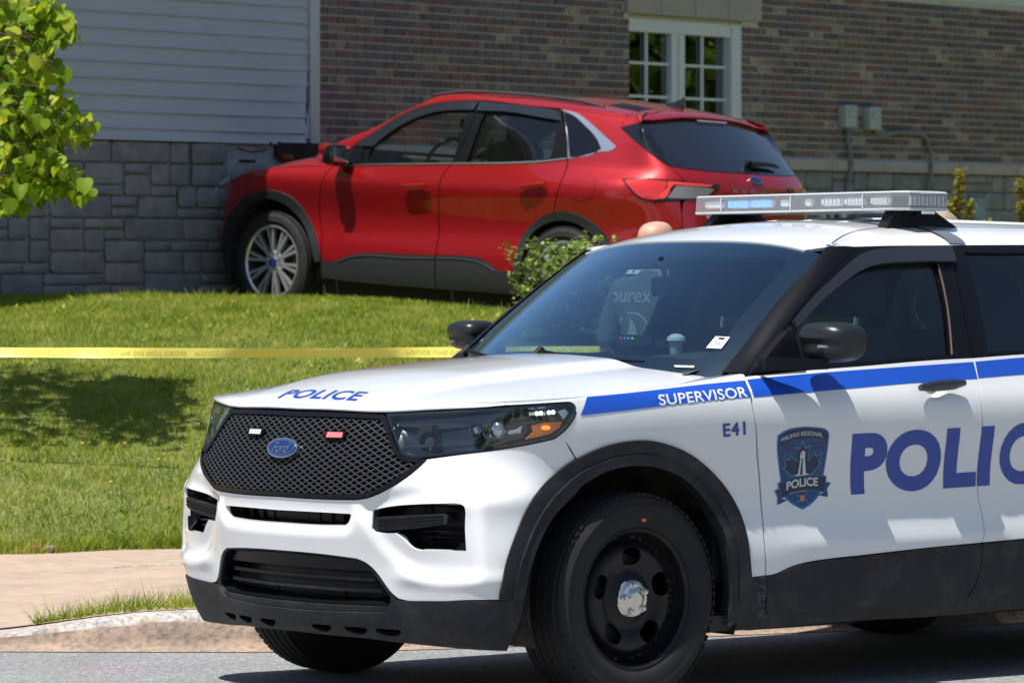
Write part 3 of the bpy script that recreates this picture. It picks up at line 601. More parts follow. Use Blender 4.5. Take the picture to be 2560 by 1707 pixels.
# --- bumper cover
ar = ring(*O_['arch_out'], n=6); ar2 = ring(*O_['arch_out2'], n=6)
gb = [g1[1][-1]] if False else None
half = ring([(0, .7356-.004), (.2738, .731), (.3969, .7336)], [(.3969, .7336), (.4583, .7416), (.5153, .7629), (.5964, .8079), (.6536, .8563), (.6700, .8776)],
            [(.6727, .8816), (.7729, .8968), (.9884, .9286), (1.1089, .9513)], [(1.1089, .9513), (1.1315, .9600), (1.1665, .9275), (1.2018, .8850)],
            rev(O_['arch_out'][0]), rev(fl[2]), rev(fl[1]), rev(fl[0]), n=5)
half = [p for p in half if p[0] >= 0]
fas = half + [p for p in mir(half)[::-1] if p[0] < -1e-3]
bc = panel('front_bumper', B, [fas, slot, pocket, mir(pocket)], M_white, PC, h=.014, lip=.02)
# --- slot, pockets, intake: dark trays
v, f = g_tray(B, slot, .015, .075, h=.05); mk('upper_air_slot', v, f, M_trim, PC)
for y in np.linspace(-.34, .34, 11): mk('slot_rib', *g_box((.80, y, .66), (.02, .006, .05)), M_clad, PC, smooth=False)
for sg in (1, -1):
    R = pocket if sg > 0 else mir(pocket)
    v, f = g_tray(B, R, .010, .085, h=.04)
    lp = mk('fog_lamp_pocket', v, f, M_trim, PC)
    bz = ring(*O_['bezel']); bz = bz if sg > 0 else mir(bz)
    v, f = g_panel(B, [bz], h=.02, off=-.004, lip=.05); mk('pocket_bar', v, f, M_clad, lp)
    for k in range(3):
        zc = [(.49, .634+.014*k), (.60, .647+.0135*k), (.735, .663+.0115*k)]
        q = [(a*sg, z+.0018) for a, z in zc]; P = S3(B, dense(q, 5), -.001)
        mk('bar_groove', *g_tube(P, .0028, 5), M_trim, lp)
    for k in range(5):
        zc = .575+k*.022; q = [(sg*(.60-.012*k), zc), (sg*.7, zc+.002), (sg*.79, zc+.004)]
        if k < 3: mk('pocket_slat', *g_tube(S3(B, q, -.055), .006, 5), M_trim, lp)
v, f = g_tray(B, offset_ring(intake, .004), .012, .10, h=.05); it = mk('lower_air_intake', v, f, M_trim, PC)
# black surround of the intake
out = ring([(0, .5385), (.2488, .5350), (.3861, .527)], [(.3861, .527), (.4265, .5135), (.4789, .466), (.5199, .4107), (.545, .3905)], [(.545, .3895), (.50, .366), (.4654, .3407)], [(.4654, .3407), (.2631, .332), (0, .3285)], n=6)
out = out + [p for p in mir(out)[::-1] if p[0] < -1e-3]
panel('intake_surround', B, [out, intake], M_clad, PC, h=.02, off=-.004, lip=.03)
for k, zz in enumerate((.447, .408)):
    w_ = [.425, .452][k]
    P = S3(B, [(a, zz) for a in np.linspace(-w_, w_, 30)], -.035); 
    A = P + [0, 0, .006]; C = P - [0, 0, .006]; Bk = P + [-.035, 0, .004]
    mk('intake_bar', *join([g_loft(C, A, 30, 1), g_loft(A, Bk, 30, 1)]), M_clad, it)
up = ring([(-.36, .522), (.36, .522)], [(.43, .478), (-.43, .478)])
panel('sensor_panel', B, [up], M_trim, it, h=.03, off=-.03, lip=.02)
rad = [g_box((.735, y, .42), (.02, .012, .11)) for y in (-.2, -.07, .07, .2)] + [g_box((.73, 0, z), (.015, .5, .004)) for z in np.linspace(.375, .465, 11)]
mk('radiator', *join(rad), M_dark, it)
# --- lower valance
vt = [list(s) for s in O_['valance_top']]; vt[0][0] = (0, .3285); vb = [list(s) for s in O_['valance_bot']]; vb[-1][-1] = (0, .249)
hv = ring(*vt, *vb, n=5); hv = [p for p in hv if p[0] >= 0]
val = hv + [p for p in mir(hv)[::-1] if p[0] < -1e-3]
holes = []
for c in (.16, .33, -.16, -.33, .47, -.47): holes.append(ring([(c-.055, .283), (c+.04, .283)], [(c+.05, .276), (c+.03, .262), (c-.03, .262), (c-.055, .270)]))
va = panel('bumper_valance', B, [val]+holes, M_clad, PC, h=.02, off=.004, lip=.025)
for hR in holes:
    v, f = g_tray(B, hR, 0, .035, h=.05); mk('valance_recess', v, f, M_trim, va)
B0 = B
# --- hood with its nose lip
zc = Spl([(.90, 1.072), (1.157, 1.0835), (1.25, 1.092), (1.5, 1.115), (1.8, 1.142), (2.05, 1.167)])
crease = [(.772, 0), (.765, .2), (.745, .36), (.700, .52), (.615, .68), (.535, .785)]
cside = [(.535, .785), (.40, .815), (.2, .825), (-.05, .822), (-.25, .805), (-.40, .775), (-.50, .742)]
cback = [(-.50, .742), (-.43, .62), (-.375, .45), (-.345, .3), (-.335, .15), (-.33, 0)]
hh = ring(crease, cside, cback, n=6)
hring = hh + [(p[0], -p[1]) for p in hh[::-1] if p[1] > 1e-3]
hood = panel('hood', HD, [hring], M_white, PC, h=.025, lip=.012)
lipb = [(0, 1.0400), (.21, 1.0405), (.448, 1.0385), (.66, 1.0520), (.82, 1.0620), (.925, 1.0715)]
for sg in (1, -1):
    A = S3(HD, [(p[0], p[1]*sg) for p in dense(crease, 6)]); C = S3(B, [(p[0]*sg, p[1]) for p in dense(lipb, 6)], .006)
    g = g_loft(C, A, 50, 7, TA=(.030, 0, .035), TB=(-.045, 0, .012), flip=(sg < 0))
    mk('hood_nose', *g, M_white, hood)
lettering('lettering', 'POLICE', HD, [(.655, -.232), (.655, .226), (.742, .258), (.742, -.212)], M_navy, hood, h=.012, off=.0014, bold=.024, spacing=1.08, shear=0, label='blue POLICE lettering across the hood')
# --- fenders
fen = ring([(.932, 1.0725), (1.07, 1.0790), (1.157, 1.0825), (1.192, 1.0765), (1.2015, 1.0566), (1.188, 1.0205), (1.154, .9820), (1.113, .9525)],
           [(1.1365, .9612), (1.1705, .9300), (1.2070, .8865)], O_['arch_out2'][0], [(2.0243, .4367), (2.0956, .4406)],
           [(a-.004, z) for a, z in rev(O_['seam_door'][0])][:-1] + [(2.030, 1.11), (2.050, float(zc(2.05)))],
           [(a, float(zc(a))) for a in (2.05, 1.8, 1.5, 1.25, 1.157)], [(1.157, 1.0835), (1.0, 1.0765), (.932, 1.0735)])
aa = np.linspace(.925, 2.05, 40)
top_h = [(.540, .791)] + [(x, y+.004) for x, y in cside[1:]]
for sg in (1, -1):
    R = fen if sg > 0 else mir(fen)
    fd = panel('front_fender', B, [R], M_white, PC, h=.025, lip=.012)
    A = S3(B, [(a*sg, float(zc(a))) for a in aa]); C = S3(HD, [(x, y*sg) for x, y in dense(top_h, 6)], .0)
    g = g_loft(A, C, 50, 8, TA=(0, -.04*sg, .035), TB=(0, -.05*sg, .008), flip=(sg < 0))
    mk('fender_top', *g, M_white, fd)
    if sg > 0:
        lf = fd
# --- wheel arch cladding
def arch_panel(shift=0., sg=1):
    o1 = ring(O_['arch_out'][0], O_['arch_out2'][0], n=6); i1_ = ring(O_['arch_in'][0], O_['arch_in2'][0], n=6)
    return [(a+shift, z) for a, z in o1], [(a+shift, z) for a, z in i1_]
for sh, sgs in ((0, (1, -1)), (3.025, (1, -1))):
    oo, ii = arch_panel(sh)
    tail_ = [(2.0243+sh, .4367), (2.06+sh, .36), (2.06+sh, .26), (1.9224+sh, .2894)]
    R = oo + tail_[1:] + ii[::-1]
    for sg in sgs:
        RR = R if sg > 0 else mir(R)
        ac = panel('wheel_arch_cladding', B, [RR], M_clad, PC, h=.02, off=.010, lip=.05)
        A = S3(B, [(a*sg, z) for a, z in oo], .012); cx = (np.array(oo)-np.array([1.5+sh, .4])); 
        mid = [(a*.45+b[0]*.55, c*.45+b[1]*.55) for (a, c), b in zip(resample(oo, 60), resample(ii, 60))]
        P = S3(B, [(a*sg, z) for a, z in mid], .0115)
        mk('cladding_ridge', *g_tube(P, .0045, 6), M_clad, ac)
# --- filler between the arch and the door
_fl = [(2.024, .4367), (2.100, .4367), (2.108, .40), (2.112, .29), (1.93, .262), (1.924, .30), (1.99, .36)]
for sg in (1, -1): panel('splash_panel', B, [_fl if sg > 0 else mir(_fl)], M_scuff, PC, h=.03, off=.003, lip=.02)
# --- doors
sd = [tuple(p) for p in O_['seam_door'][0]]; bl = O_['belt'][0]; sb = O_['seam_b_low'][0]; rt = O_['rock_top'][1]
belt0 = [(2.052, 1.160)] + [(a, z-.003) for a, z in bl[1:-1]] + [(3.236, 1.2196)]
fdoor = ring([(2.0972, .4404)]+[(2.1318, .4413), (2.2058, .4620), (2.3134, .4816), (2.5338, .494), (2.8727, .5088), (3.2185, .5196)], [(3.2192, .52), (3.2372, .574), (3.2300, .648), (3.2205, .7304), (3.2200, .8626), (3.2170, .9617), (3.2130, 1.0276), (3.2290, 1.1502), (3.236, 1.2196)],
             rev(belt0), [(2.048, 1.147), (2.031, 1.0955), (2.0347, 1.0214), (2.057, .9034), (2.0863, .7926), (2.0957, .612), (2.1016, .4424)])
rdoor = ring([(3.2250, .5200), (3.46, .527), (3.80, .540), (4.02, .555)], [(4.02, .555), (3.985, .66), (4.05, .80), (4.25, .93), (4.40, 1.02), (4.42, 1.24)], [(4.42, 1.252), (3.9, 1.243), (3.5244, 1.2324), (3.241, 1.2200)],
             [(3.241, 1.2200), (3.2335, 1.1502), (3.2180, 1.0276), (3.2215, .9617), (3.2248, .8626), (3.2248, .7304), (3.2344, .648), (3.2415, .574), (3.2250, .5230)])
fcl = ring([(2.103, .4364), (2.1318, .4363), (2.2058, .457), (2.3134, .4766), (2.5338, .489), (2.8727, .5038), (3.2192, .5150)], [(3.2192, .515), (3.2203, .4509), (3.1987, .3691), (3.155, .3128)], [(3.155, .3100), (2.6, .306), (2.13, .300)], [(2.11, .31), (2.105, .40)])
rcl = ring([(3.2240, .5150), (3.46, .522), (3.80, .535), (4.02, .550)], [(4.03, .53), (4.08, .40), (4.09, .31)], [(4.08, .318), (3.6, .314), (3.165, .3128)], [(3.168, .318), (3.2035, .3691), (3.2245, .4509)])
rock = ring([(1.80, .300), (2.13, .296), (2.6, .301), (3.2, .308), (4.1, .312)], [(4.12, .25), (3.5, .246), (2.9256, .240), (2.4911, .2437), (2.04, .2362), (1.80, .243)])
qtr = ring([(4.03, .560), (4.02, .66), (4.09, .80), (4.285, .93), (4.435, 1.02), (4.46, 1.24)], [(4.46, 1.255), (4.9, 1.27), (5.30, 1.275)], [(5.33, 1.10), (5.36, .75), (5.40, .55)], [(5.40, .50), (5.06, .437)], [(a+3.025, z) for a, z in rev(ring(O_['arch_out'][0], O_['arch_out2'][0]))][1:-1])
M_hnd = mat('handle_black', (.018, .018, .020), rough=.28, coat=.5)
def dishR(dx, dz): return ring([(2.915+dx, 1.106+dz), (2.930+dx, 1.147+dz), (2.975+dx, 1.155+dz), (3.020+dx, 1.152+dz), (3.042+dx, 1.112+dz), (3.03+dx, 1.082+dz), (2.985+dx, 1.060+dz), (2.937+dx, 1.062+dz), (2.918+dx, 1.082+dz)])
for sg in (1, -1):
    mm_ = (lambda R: R) if sg > 0 else mir
    d1 = panel('front_door', B, [mm_(fdoor), mm_(dishR(0, 0))], M_white, PC, h=.03, lip=.010)
    d2 = panel('rear_door', B, [mm_(rdoor), mm_(dishR(1.05, .018))], M_white, PC, h=.03, lip=.010)
    panel('door_cladding', B, [mm_(fcl)], M_clad, d1, h=.03, off=.006, lip=.02)
    panel('door_cladding', B, [mm_(rcl)], M_clad, d2, h=.03, off=.006, lip=.02)
    panel('rocker_panel', B, [mm_(rock)], M_clad, PC, h=.04, off=-.012, lip=.05)
    panel('quarter_panel', B, [mm_(qtr)], M_white, PC, h=.03, lip=.015)
    # stripe
    st1 = ring([(1.2537, 1.0972), (1.5378, 1.1151), (1.8123, 1.134), (2.0335, 1.1465)], [(2.0345, 1.1465), (2.0250, 1.1100), (2.0260, 1.087)], [(2.0260, 1.087), (1.8062, 1.0775), (1.5114, 1.0563), (1.2139, 1.0335)])
    st2 = ring([(2.048, 1.1494), (2.4, 1.170), (2.6932, 1.1833), (3.2300, 1.2055)], [(3.2285, 1.1502), (3.2260, 1.142)], [(3.2260, 1.142), (2.9, 1.1305), (2.5478, 1.1129), (2.0371, 1.0869)], [(2.036, 1.1), (2.044, 1.14)])
    st3 = ring([(3.2400, 1.2060), (3.5188, 1.2206), (4.0, 1.232), (4.40, 1.238)], [(4.40, 1.176), (4.0, 1.170), (3.4934, 1.156), (3.2335, 1.1440)])
    fdp = [o for o in PC.children if o.name.startswith('front_fender')][-1]
    panel('stripe', B, [mm_(st1)], M_blue, fdp, h=.02, off=.0016, lip=0)
    panel('stripe', B, [mm_(st2)], M_blue, d1, h=.02, off=.0016, lip=0); panel('stripe', B, [mm_(st3)], M_blue, d2, h=.02, off=.0016, lip=0)
    # pull handles: black bar over a white dish
    hz = [(2.868, 1.0985), (2.95, 1.1035), (3.04, 1.1085), (3.112, 1.1135)]
    for D, dx, dz in ((d1, 0, 0), (d2, 1.05, .018)):
        P = S3(B, [((a+dx)*sg, z+dz) for a, z in dense(hz, 4)], .034); n_ = len(P)
        rr = [.012+.009*min(1, 4*min(i, n_-1-i)/n_) for i in range(n_)]
        P[:2] = P[:2]; g = g_tube(P, rr, 10)
        h_ = mk('door_handle', *g, M_hnd, D)
        for q in (0.02, .2): pass
        v, f = g_panel(Hollow(B, np.array([(2.977+dx)*sg, 1.107+dz]), .055, .038, .024), [mm_(dishR(dx, dz))], h=.007, off=-.001, lip=0)
        mk('handle_recess', v, f, M_white, D)
    if sg > 0: ldoor, lrdoor = d1, d2
# lettering on the near side
lettering('lettering', 'SUPERVISOR', B, [(1.5700, 1.1005), (2.0120, 1.1240), (2.0080, 1.0880), (1.5690, 1.0630)], M_wvin, lf, off=.0026, h=.010, bold=.014, spacing=1.06, label='white SUPERVISOR lettering on the blue stripe')
lettering('lettering', 'E41', B, [(1.8705, .9945), (1.982, 1.0019), (1.9881, .9534), (1.8781, .9461)], M_navy, lf, h=.010, bold=.024, spacing=1.12, label='blue unit number E41')
lettering('lettering', 'POLI', B, [(2.5300, .9480), (3.2880, .9655), (3.2900, .7315), (2.5500, .7164)], M_navy, ldoor, bold=.052, off=.0016, label='large blue letters P O L I of POLICE', spacing=1.08)
lettering('lettering', 'CE', B, [(3.33, .9690), (3.72, .9780), (3.72, .7400), (3.34, .7300)], M_navy, lrdoor, bold=.038, off=.0016, label='large blue letters C E of POLICE', spacing=1.06)
# --- shoulder crest: shield shape, leaf, lighthouse, ribbon and words
def E_(x, y):   # crest box 0..1 -> chart
    tl, tr, br, bl_ = [np.array(p) for p in ((2.148, .9745), (2.432, .9785), (2.448, .6760), (2.162, .6680))]
    return tuple((tl*(1-x)+tr*x)*(1-y)+(bl_*(1-x)+br*x)*y)
def ER(pts, n=1): return ring(*[[E_(x/1372*.0+ (x-0)/850., (y-120)/1345.) for x, y in s] for s in pts], n=n)
M_c1 = mat('crest_blue', (.02, .14, .42), rough=.4); M_c2 = mat('crest_navy', (.008, .022, .075), rough=.4); M_c3 = mat('crest_mid', (.015, .06, .17), rough=.4)
M_c4 = mat('crest_cream', (.62, .64, .58), rough=.5); M_c5 = mat('crest_orange', (.75, .20, .05), rough=.5); M_c6 = mat('crest_leafedge', (.05, .25, .42), rough=.4); M_c7 = mat('crest_gold', (.45, .33, .10), rough=.5)
shp = [[(0, 240), (120, 165), (300, 125), (430, 120), (600, 140), (740, 190), (780, 250)], [(780, 250), (770, 600), (738, 950)], [(738, 950), (700, 1180), (560, 1370), (400, 1462)], [(400, 1462), (240, 1350), (120, 1180), (95, 960)], [(95, 960), (30, 600), (0, 400), (0, 240)]]
cr = panel('crest', B, [ER(shp, 4)], M_c1, ldoor, h=.02, off=.0018, lip=0, label='dark blue shield crest with maple leaf, lighthouse and POLICE ribbon')
def inset(pts, k, cx=390, cy=780): return [[(cx+(x-cx)*k, cy+(y-cy)*(k-.01)) for x, y in s] for s in pts]
panel('crest_field', B, [ER(inset(shp, .945), 4)], M_c3, cr, h=.02, off=.0024, lip=0)
panel('crest_band', B, [ER([[(35, 250), (130, 190), (300, 150), (430, 143), (600, 163), (735, 205)], [(748, 265), (740, 350)], [(740, 350), (600, 310), (450, 300), (300, 310), (150, 350), (40, 410)], [(30, 360), (28, 300)]], 4)], M_c2, cr, h=.02, off=.0029, lip=0)
for k in range(7):
    y0 = 400+k*70; segs = []
    for x0, x1 in ((30+k*10, 250), (530, 745-k*3)):
        if k > 1 and x0 < 200: x1 = 90+10*k
        if k > 1 and x0 > 200: x0 = 700
        if x1-x0 < 30: continue
        xs = np.linspace(x0, x1, 8); top = [(x, y0+9*math.sin(x/28.)) for x in xs]; bot = [(x, y+12) for x, y in top[::-1]]
        panel('crest_wave', B, [ER([top, bot], 1)], M_c2, cr, h=.05, off=.0028, lip=0)
leaf = [(375, 335), (440, 455), (500, 410), (485, 660), (575, 540), (605, 600), (700, 555), (655, 690), (703, 715), (560, 905), (240, 915), (105, 770), (152, 735), (100, 605), (195, 635), (215, 565), (315, 670), (268, 430), (330, 462)]
panel('crest_leaf_edge', B, [ER([leaf], 1)] if False else [[E_(x/850., (y-120)/1345.) for x, y in leaf]], M_c6, cr, h=.05, off=.0034, lip=0)
panel('crest_leaf', B, [offset_ring([E_(x/850., (y-120)/1345.) for x, y in leaf], .0042)], M_c2, cr, h=.05, off=.0038, lip=0)
def lh(name, pts, m, o): panel(name, B, [[E_(x/850., (y-120)/1345.) for x, y in pts]], m, cr, h=.05, off=o, lip=0)
lh('lighthouse', [(365, 612), (430, 612), (462, 880), (497, 885), (497, 905), (305, 912), (312, 890), (345, 880)], M_c4, .0043)
lh('lighthouse_shade', [(385, 625), (402, 625), (412, 895), (372, 895)], M_c2, .0047)
lh('lighthouse_lamp', [(357, 612), (360, 545), (372, 515), (390, 505), (415, 512), (428, 545), (432, 612)], M_c4, .0045)
lh('lighthouse_light', [(372, 575), (372, 535), (395, 528), (395, 575)], M_c7, .0049)
lh('cross_bar', [(310, 1210), (350, 1215), (500, 1330), (490, 1355), (450, 1350)], M_c1, .0032); lh('cross_bar', [(500, 1205), (470, 1205), (315, 1330), (325, 1370), (365, 1350)], M_c1, .0033)
lh('crest_shield', [(375, 1235), (435, 1235), (438, 1300), (405, 1350), (375, 1305)], M_c5, .0040)
rib1 = [[(50, 1010), (250, 935), (450, 905), (620, 910), (780, 945)], [(780, 945), (745, 1215)], [(745, 1215), (600, 1180), (430, 1175), (260, 1200), (90, 1265)], [(90, 1265), (50, 1010)]]
lh('ribbon_tail', [(0, 1130), (60, 1105), (90, 1265), (165, 1285), (165, 1300), (25, 1360), (45, 1240)], M_c3, .0036); lh('ribbon_tail', [(775, 1040), (848, 1065), (790, 1150), (795, 1290), (640, 1250), (745, 1215)], M_c3, .0036)
panel('ribbon_edge', B, [ER(rib1, 4)], M_c1, cr, h=.03, off=.0044, lip=0)
panel('ribbon', B, [offset_ring(ER(rib1, 4), .0035)], M_c2, cr, h=.03, off=.0049, lip=0)
def arc_word(txt, x0, x1, ybase, ytop, m, off, bold=.02):
    R, _ = text_rings(txt, bold)
    q = [[E_((x0+(x1-x0)*x)/850., ((ybase(x)*(1-y)+ytop(x)*y)-120)/1345.) for x, y in r] for r in R]
    v, f = g_panel(B, q, h=.05, off=off, lip=0); o = mk('lettering', v, f, m, cr); o['label'] = 'crest word '+txt
arc_word('HALIFAX REGIONAL', 50, 675, lambda x: 355-70*math.sin(math.pi*(x*.9+.05))+(-45*x), lambda x: 285-70*math.sin(math.pi*(x*.9+.05))-45*x, M_c4, .0036, .01)
arc_word('POLICE', 170, 645, lambda x: 1140-28*math.sin(math.pi*x)-40*x, lambda x: 1000-30*math.sin(math.pi*x)-42*x, M_c4, .0056, .03)
arc_word('ESTABLISHED', 215, 480, lambda x: 1196-30*x, lambda x: 1172-30*x, M_c7, .0056)
# --- upper body: frames, pillars, glass
po = O_['pillar_out'][0]; wt = O_['win_top'][0]
fframe = ring(rev(po), wt[:3], [(3.3126, 1.6499), (3.2842, 1.5589), (3.2466, 1.3788), (3.2363, 1.2240)], rev([(2.052, 1.163)] + bl[1:-1] + [(3.2363, 1.2230)]))
gf = ring(*O_['glass_f'])
rframe = ring([(3.3180, 1.6499), (3.7412, 1.6559), (4.25, 1.655), (4.44, 1.650)], [(4.44, 1.650), (4.47, 1.45), (4.455, 1.256)], [(4.455, 1.256), (3.9, 1.246), (3.5244, 1.2354), (3.2413, 1.2236)], [(3.2413, 1.2236), (3.2516, 1.3788), (3.2892, 1.5589), (3.3180, 1.6499)])
gr = ring([(3.3803, 1.6279), (3.7182, 1.629), (4.2, 1.628), (4.36, 1.60)], [(4.40, 1.45), (4.39, 1.265)], [(4.39, 1.262), (3.9, 1.256), (3.5298, 1.2489), (3.3278, 1.2421)], O_['glass_r'][2][1:])
qframe = ring([(4.45, 1.650), (5.0, 1.638), (5.42, 1.60)], [(5.42, 1.60), (5.33, 1.40), (5.30, 1.28)], [(5.30, 1.278), (4.9, 1.272), (4.465, 1.258)])
gq = ring([(4.50, 1.615), (4.95, 1.600), (5.18, 1.56)], [(5.18, 1.56), (5.12, 1.40), (5.05, 1.31)], [(5.05, 1.30), (4.8, 1.29), (4.52, 1.285)])
wside = O_['shield_side'][0]
for sg in (1, -1):
    mm_ = (lambda R: R) if sg > 0 else mir
    dd_ = [o for o in PC.children if o.name.startswith('front_door')][-1 if sg < 0 else 0]; rr_ = [o for o in PC.children if o.name.startswith('rear_door')][-1 if sg < 0 else 0]
    panel('window_frame', B, [mm_(fframe), mm_(gf)], M_trim, dd_, h=.03, lip=.02)
    panel('window_glass', B, [mm_(offset_ring(gf, -.006))], M_side, dd_, h=.05, off=-.014, lip=0)
    vz = ring(*O_['visor']); panel('rain_visor', B, [mm_(vz)], mat('smoked_visor', (.02, .022, .026), rough=.25, coat=.4) if sg > 0 else bpy.data.materials['smoked_visor'], dd_, h=.03, off=.020, lip=.016)
    panel('window_frame', B, [mm_(rframe), mm_(gr)], M_trim, rr_, h=.03, lip=.02)
    panel('window_glass', B, [mm_(offset_ring(gr, -.006))], M_priv, rr_, h=.05, off=-.012, lip=0)
    panel('rear_quarter_frame', B, [mm_(qframe), mm_(gq)], M_trim, PC, h=.04, lip=.02)
    panel('rear_quarter_glass', B, [mm_(offset_ring(gq, -.006))], M_priv, PC, h=.06, off=-.01, lip=0)
    # window seal
    P = S3(B, [(a*sg, z) for a, z in dense([(3.1989, 1.5774), (3.184, 1.4907), (3.1628, 1.3788), (3.1246, 1.2333)], 4)], .002); mk('window_seal', *g_tube(P, .004, 5), mat('brown_edge', (.10, .075, .06), rough=.5) if sg > 0 else bpy.data.materials['brown_edge'], dd_)
    # A pillar
    A = S3(WS, [(y*sg, z) for y, z in dense(wside, 6)], .004)[::-1]; C = S3(B, [(a*sg, z) for a, z in dense(rev(po), 6)], .002)
    low = np.array([A[0]]);
    mk('a_pillar', *g_loft(A, C, 40, 8, bulge=.012, bdir=(.5, .8*sg, .3), flip=(sg > 0)), M_trim, PC)
    mk('a_pillar_trim', *g_loft(A+[-.02, -.030*sg, -.02], C+[-.01, -.035*sg, -.02], 30, 3, flip=(sg > 0)), M_cabin, PC)
    # white roof side rail
    lo_ = np.concatenate([S3(WS, [(.689*sg, 1.6363)], .004), S3(B, [(a*sg, z+.002) for a, z in dense(wt + [(4.44, 1.652), (5.0, 1.640), (5.42, 1.602)], 5)], .002)])
    up_ = S3(RF, [(x, y*sg) for x, y in dense([(-1.1947, .672), (-1.3406, .598), (-1.5275, .532), (-1.7011, .516), (-2.1, .519), (-2.9, .52), (-3.40, .525), (-3.62, .53)], 6)])
    g = g_loft(lo_, up_, 90, 8, TA=(0, -.03*sg, .08), TB=(0, -.16*sg, .012), flip=(sg < 0))
    mk('roof_side_rail', *g, M_white, PC)
    mk('roof_ditch', *g_tube(up_+[0, -.004*sg, -.004], .0055, 6), M_trim, PC)
# windscreen
ys = np.linspace(-.700, .700, 41)
def hdr(y):
    z = 1.64
    for _ in range(20):
        x = float(WS.X(np.array([y]), np.array([z]))[0]); z = float(RF.Z(np.array([x]), np.array([y]))[0])-.003
    return z, x
hz_ = [hdr(y) for y in ys]
topc = [(float(y), min(z, 1.6363+(.70-abs(y))*.6)) for y, (z, x) in zip(ys, hz_)]
sidec = [(y, z) for y, z in dense(rev(wside), 4)]
botc = [(.785, 1.158), (.6, 1.150), (.4, 1.160), (.2, 1.17), (0, 1.175), (-.2, 1.17), (-.4, 1.160), (-.6, 1.150), (-.785, 1.158)]
wsr = ring(botc[::1], [(-p[0], p[1]) for p in sidec][1:-1], topc, rev(sidec)[1:-1], n=3)
wsr_i = ring(botc[::1], [(-p[0], p[1]) for p in sidec][1:-1], topc, rev(sidec)[1:-1], n=3)
ws = panel('windscreen', WS, [wsr], M_ws, PC, h=.05, lip=0)
fin = ring([(.66, 1.225), (.3, 1.243), (0, 1.246), (-.3, 1.243), (-.66, 1.225)], [(-.695, 1.25), (-.63, 1.53)], [(-.62, 1.57), (-.60, 1.592), (-.56, 1.603)], [(-.5, 1.607), (0, 1.612), (.5, 1.607)], [(.56, 1.603), (.60, 1.592), (.62, 1.57)], [(.63, 1.53), (.695, 1.25)])
panel('black_glass_border', WS, [wsr, fin], mat('frit', (.004, .005, .007), rough=.3), ws, h=.05, off=-.006, lip=0)
st = [(-.0973, 1.5585), (-.0223, 1.5581), (-.0126, 1.5421), (-.0880, 1.5423)]
panel('sticker', WS, [st[::-1]], M_wvin, ws, h=.1, off=-.003, lip=0, label='small white sticker high on the windscreen')
panel('sticker', WS, [[(-.062, 1.556), (-.052, 1.556), (-.046, 1.546), (-.056, 1.546)][::-1]], M_gloss, ws, h=.1, off=-.002, lip=0, label='black mark on the upper sticker')
panel('sticker', WS, [[(.6546, 1.3027), (.7046, 1.3), (.7129, 1.2582), (.6605, 1.2606)][::-1]], M_wvin, ws, h=.1, off=.003, lip=0, label='white permit sticker low on the windscreen')
panel('sticker', WS, [[(.672, 1.298), (.693, 1.297), (.694, 1.290), (.673, 1.291)][::-1]], M_gloss, ws, h=.1, off=.004, lip=0, label='black box printed on the permit sticker')
for k in range(3): panel('sticker_line', WS, [[(.666, 1.283-.006*k), (.70, 1.281-.006*k), (.70, 1.279-.006*k), (.667, 1.281-.006*k)][::-1]], M_blue, ws, h=.1, off=.004, lip=0)
panel('number_plate', WS, [[(.606, 1.1966), (.6774, 1.1955), (.6812, 1.189), (.6146, 1.1907)][::-1]], M_wvin, ws, h=.1, off=.003, lip=0, label='small vehicle number strip under the glass')
for y0, y1, z1 in ((-.03, .50, 1.195), (-.62, -.10, 1.195)):
    P = S3(WS, [(y0, 1.222), (y0+.1, 1.214), ((y0+y1)/2, 1.203), (y1, z1)], .022); w_ = mk('wiper', *g_tube(P, [.014, .012, .008, .005], 6), M_trim, PC)
    mk('wiper_hub', *g_tube([P[0]+[.03, 0, -.02], P[0]+[-.01, 0, .012]], .018, 8), M_trim, w_)
cowl = [g_loft(S3(HD, [(x-.0, y) for x, y in [(-.50, -.75), (-.36, -.35), (-.335, 0), (-.36, .35), (-.50, .75)]], -.03), S3(WS, [(y, 1.155) for y in (-.78, -.4, 0, .4, .78)], -.01), 30, 2)]
mk('cowl', *join(cowl), M_trim, PC)
# roof skin
fr = [(x+.012, y) for (z, x), y in zip(hz_, ys) if abs(y) < .66]
ed = [(-1.1947, .664), (-1.3406, .590), (-1.5275, .524), (-1.7011, .508), (-2.1, .511), (-2.9, .512), (-3.40, .517), (-3.62, .52)]
rr = [(x, y) for x, y in fr] + ring(ed, n=5) + [(-3.68, .3), (-3.70, 0), (-3.68, -.3)] + [(x, -y) for x, y in ring(ed, n=5)[::-1]]
rr = [rr[0]] + [p for q, p in zip(rr, rr[1:]) if math.hypot(p[0]-q[0], p[1]-q[1]) > 2e-3]
roof = panel('roof', RF, [rr], M_white, PC, h=.04, lip=.012)
for y in (-.30, -.10, .10, .30): mk('roof_rib', *g_tube([(x, y, float(RF.Z(np.array([x]), np.array([y]))[0])-.006) for x in np.linspace(-1.55, -3.3, 12)], [.004]+[.012]*10+[.004], 8), M_white, roof)
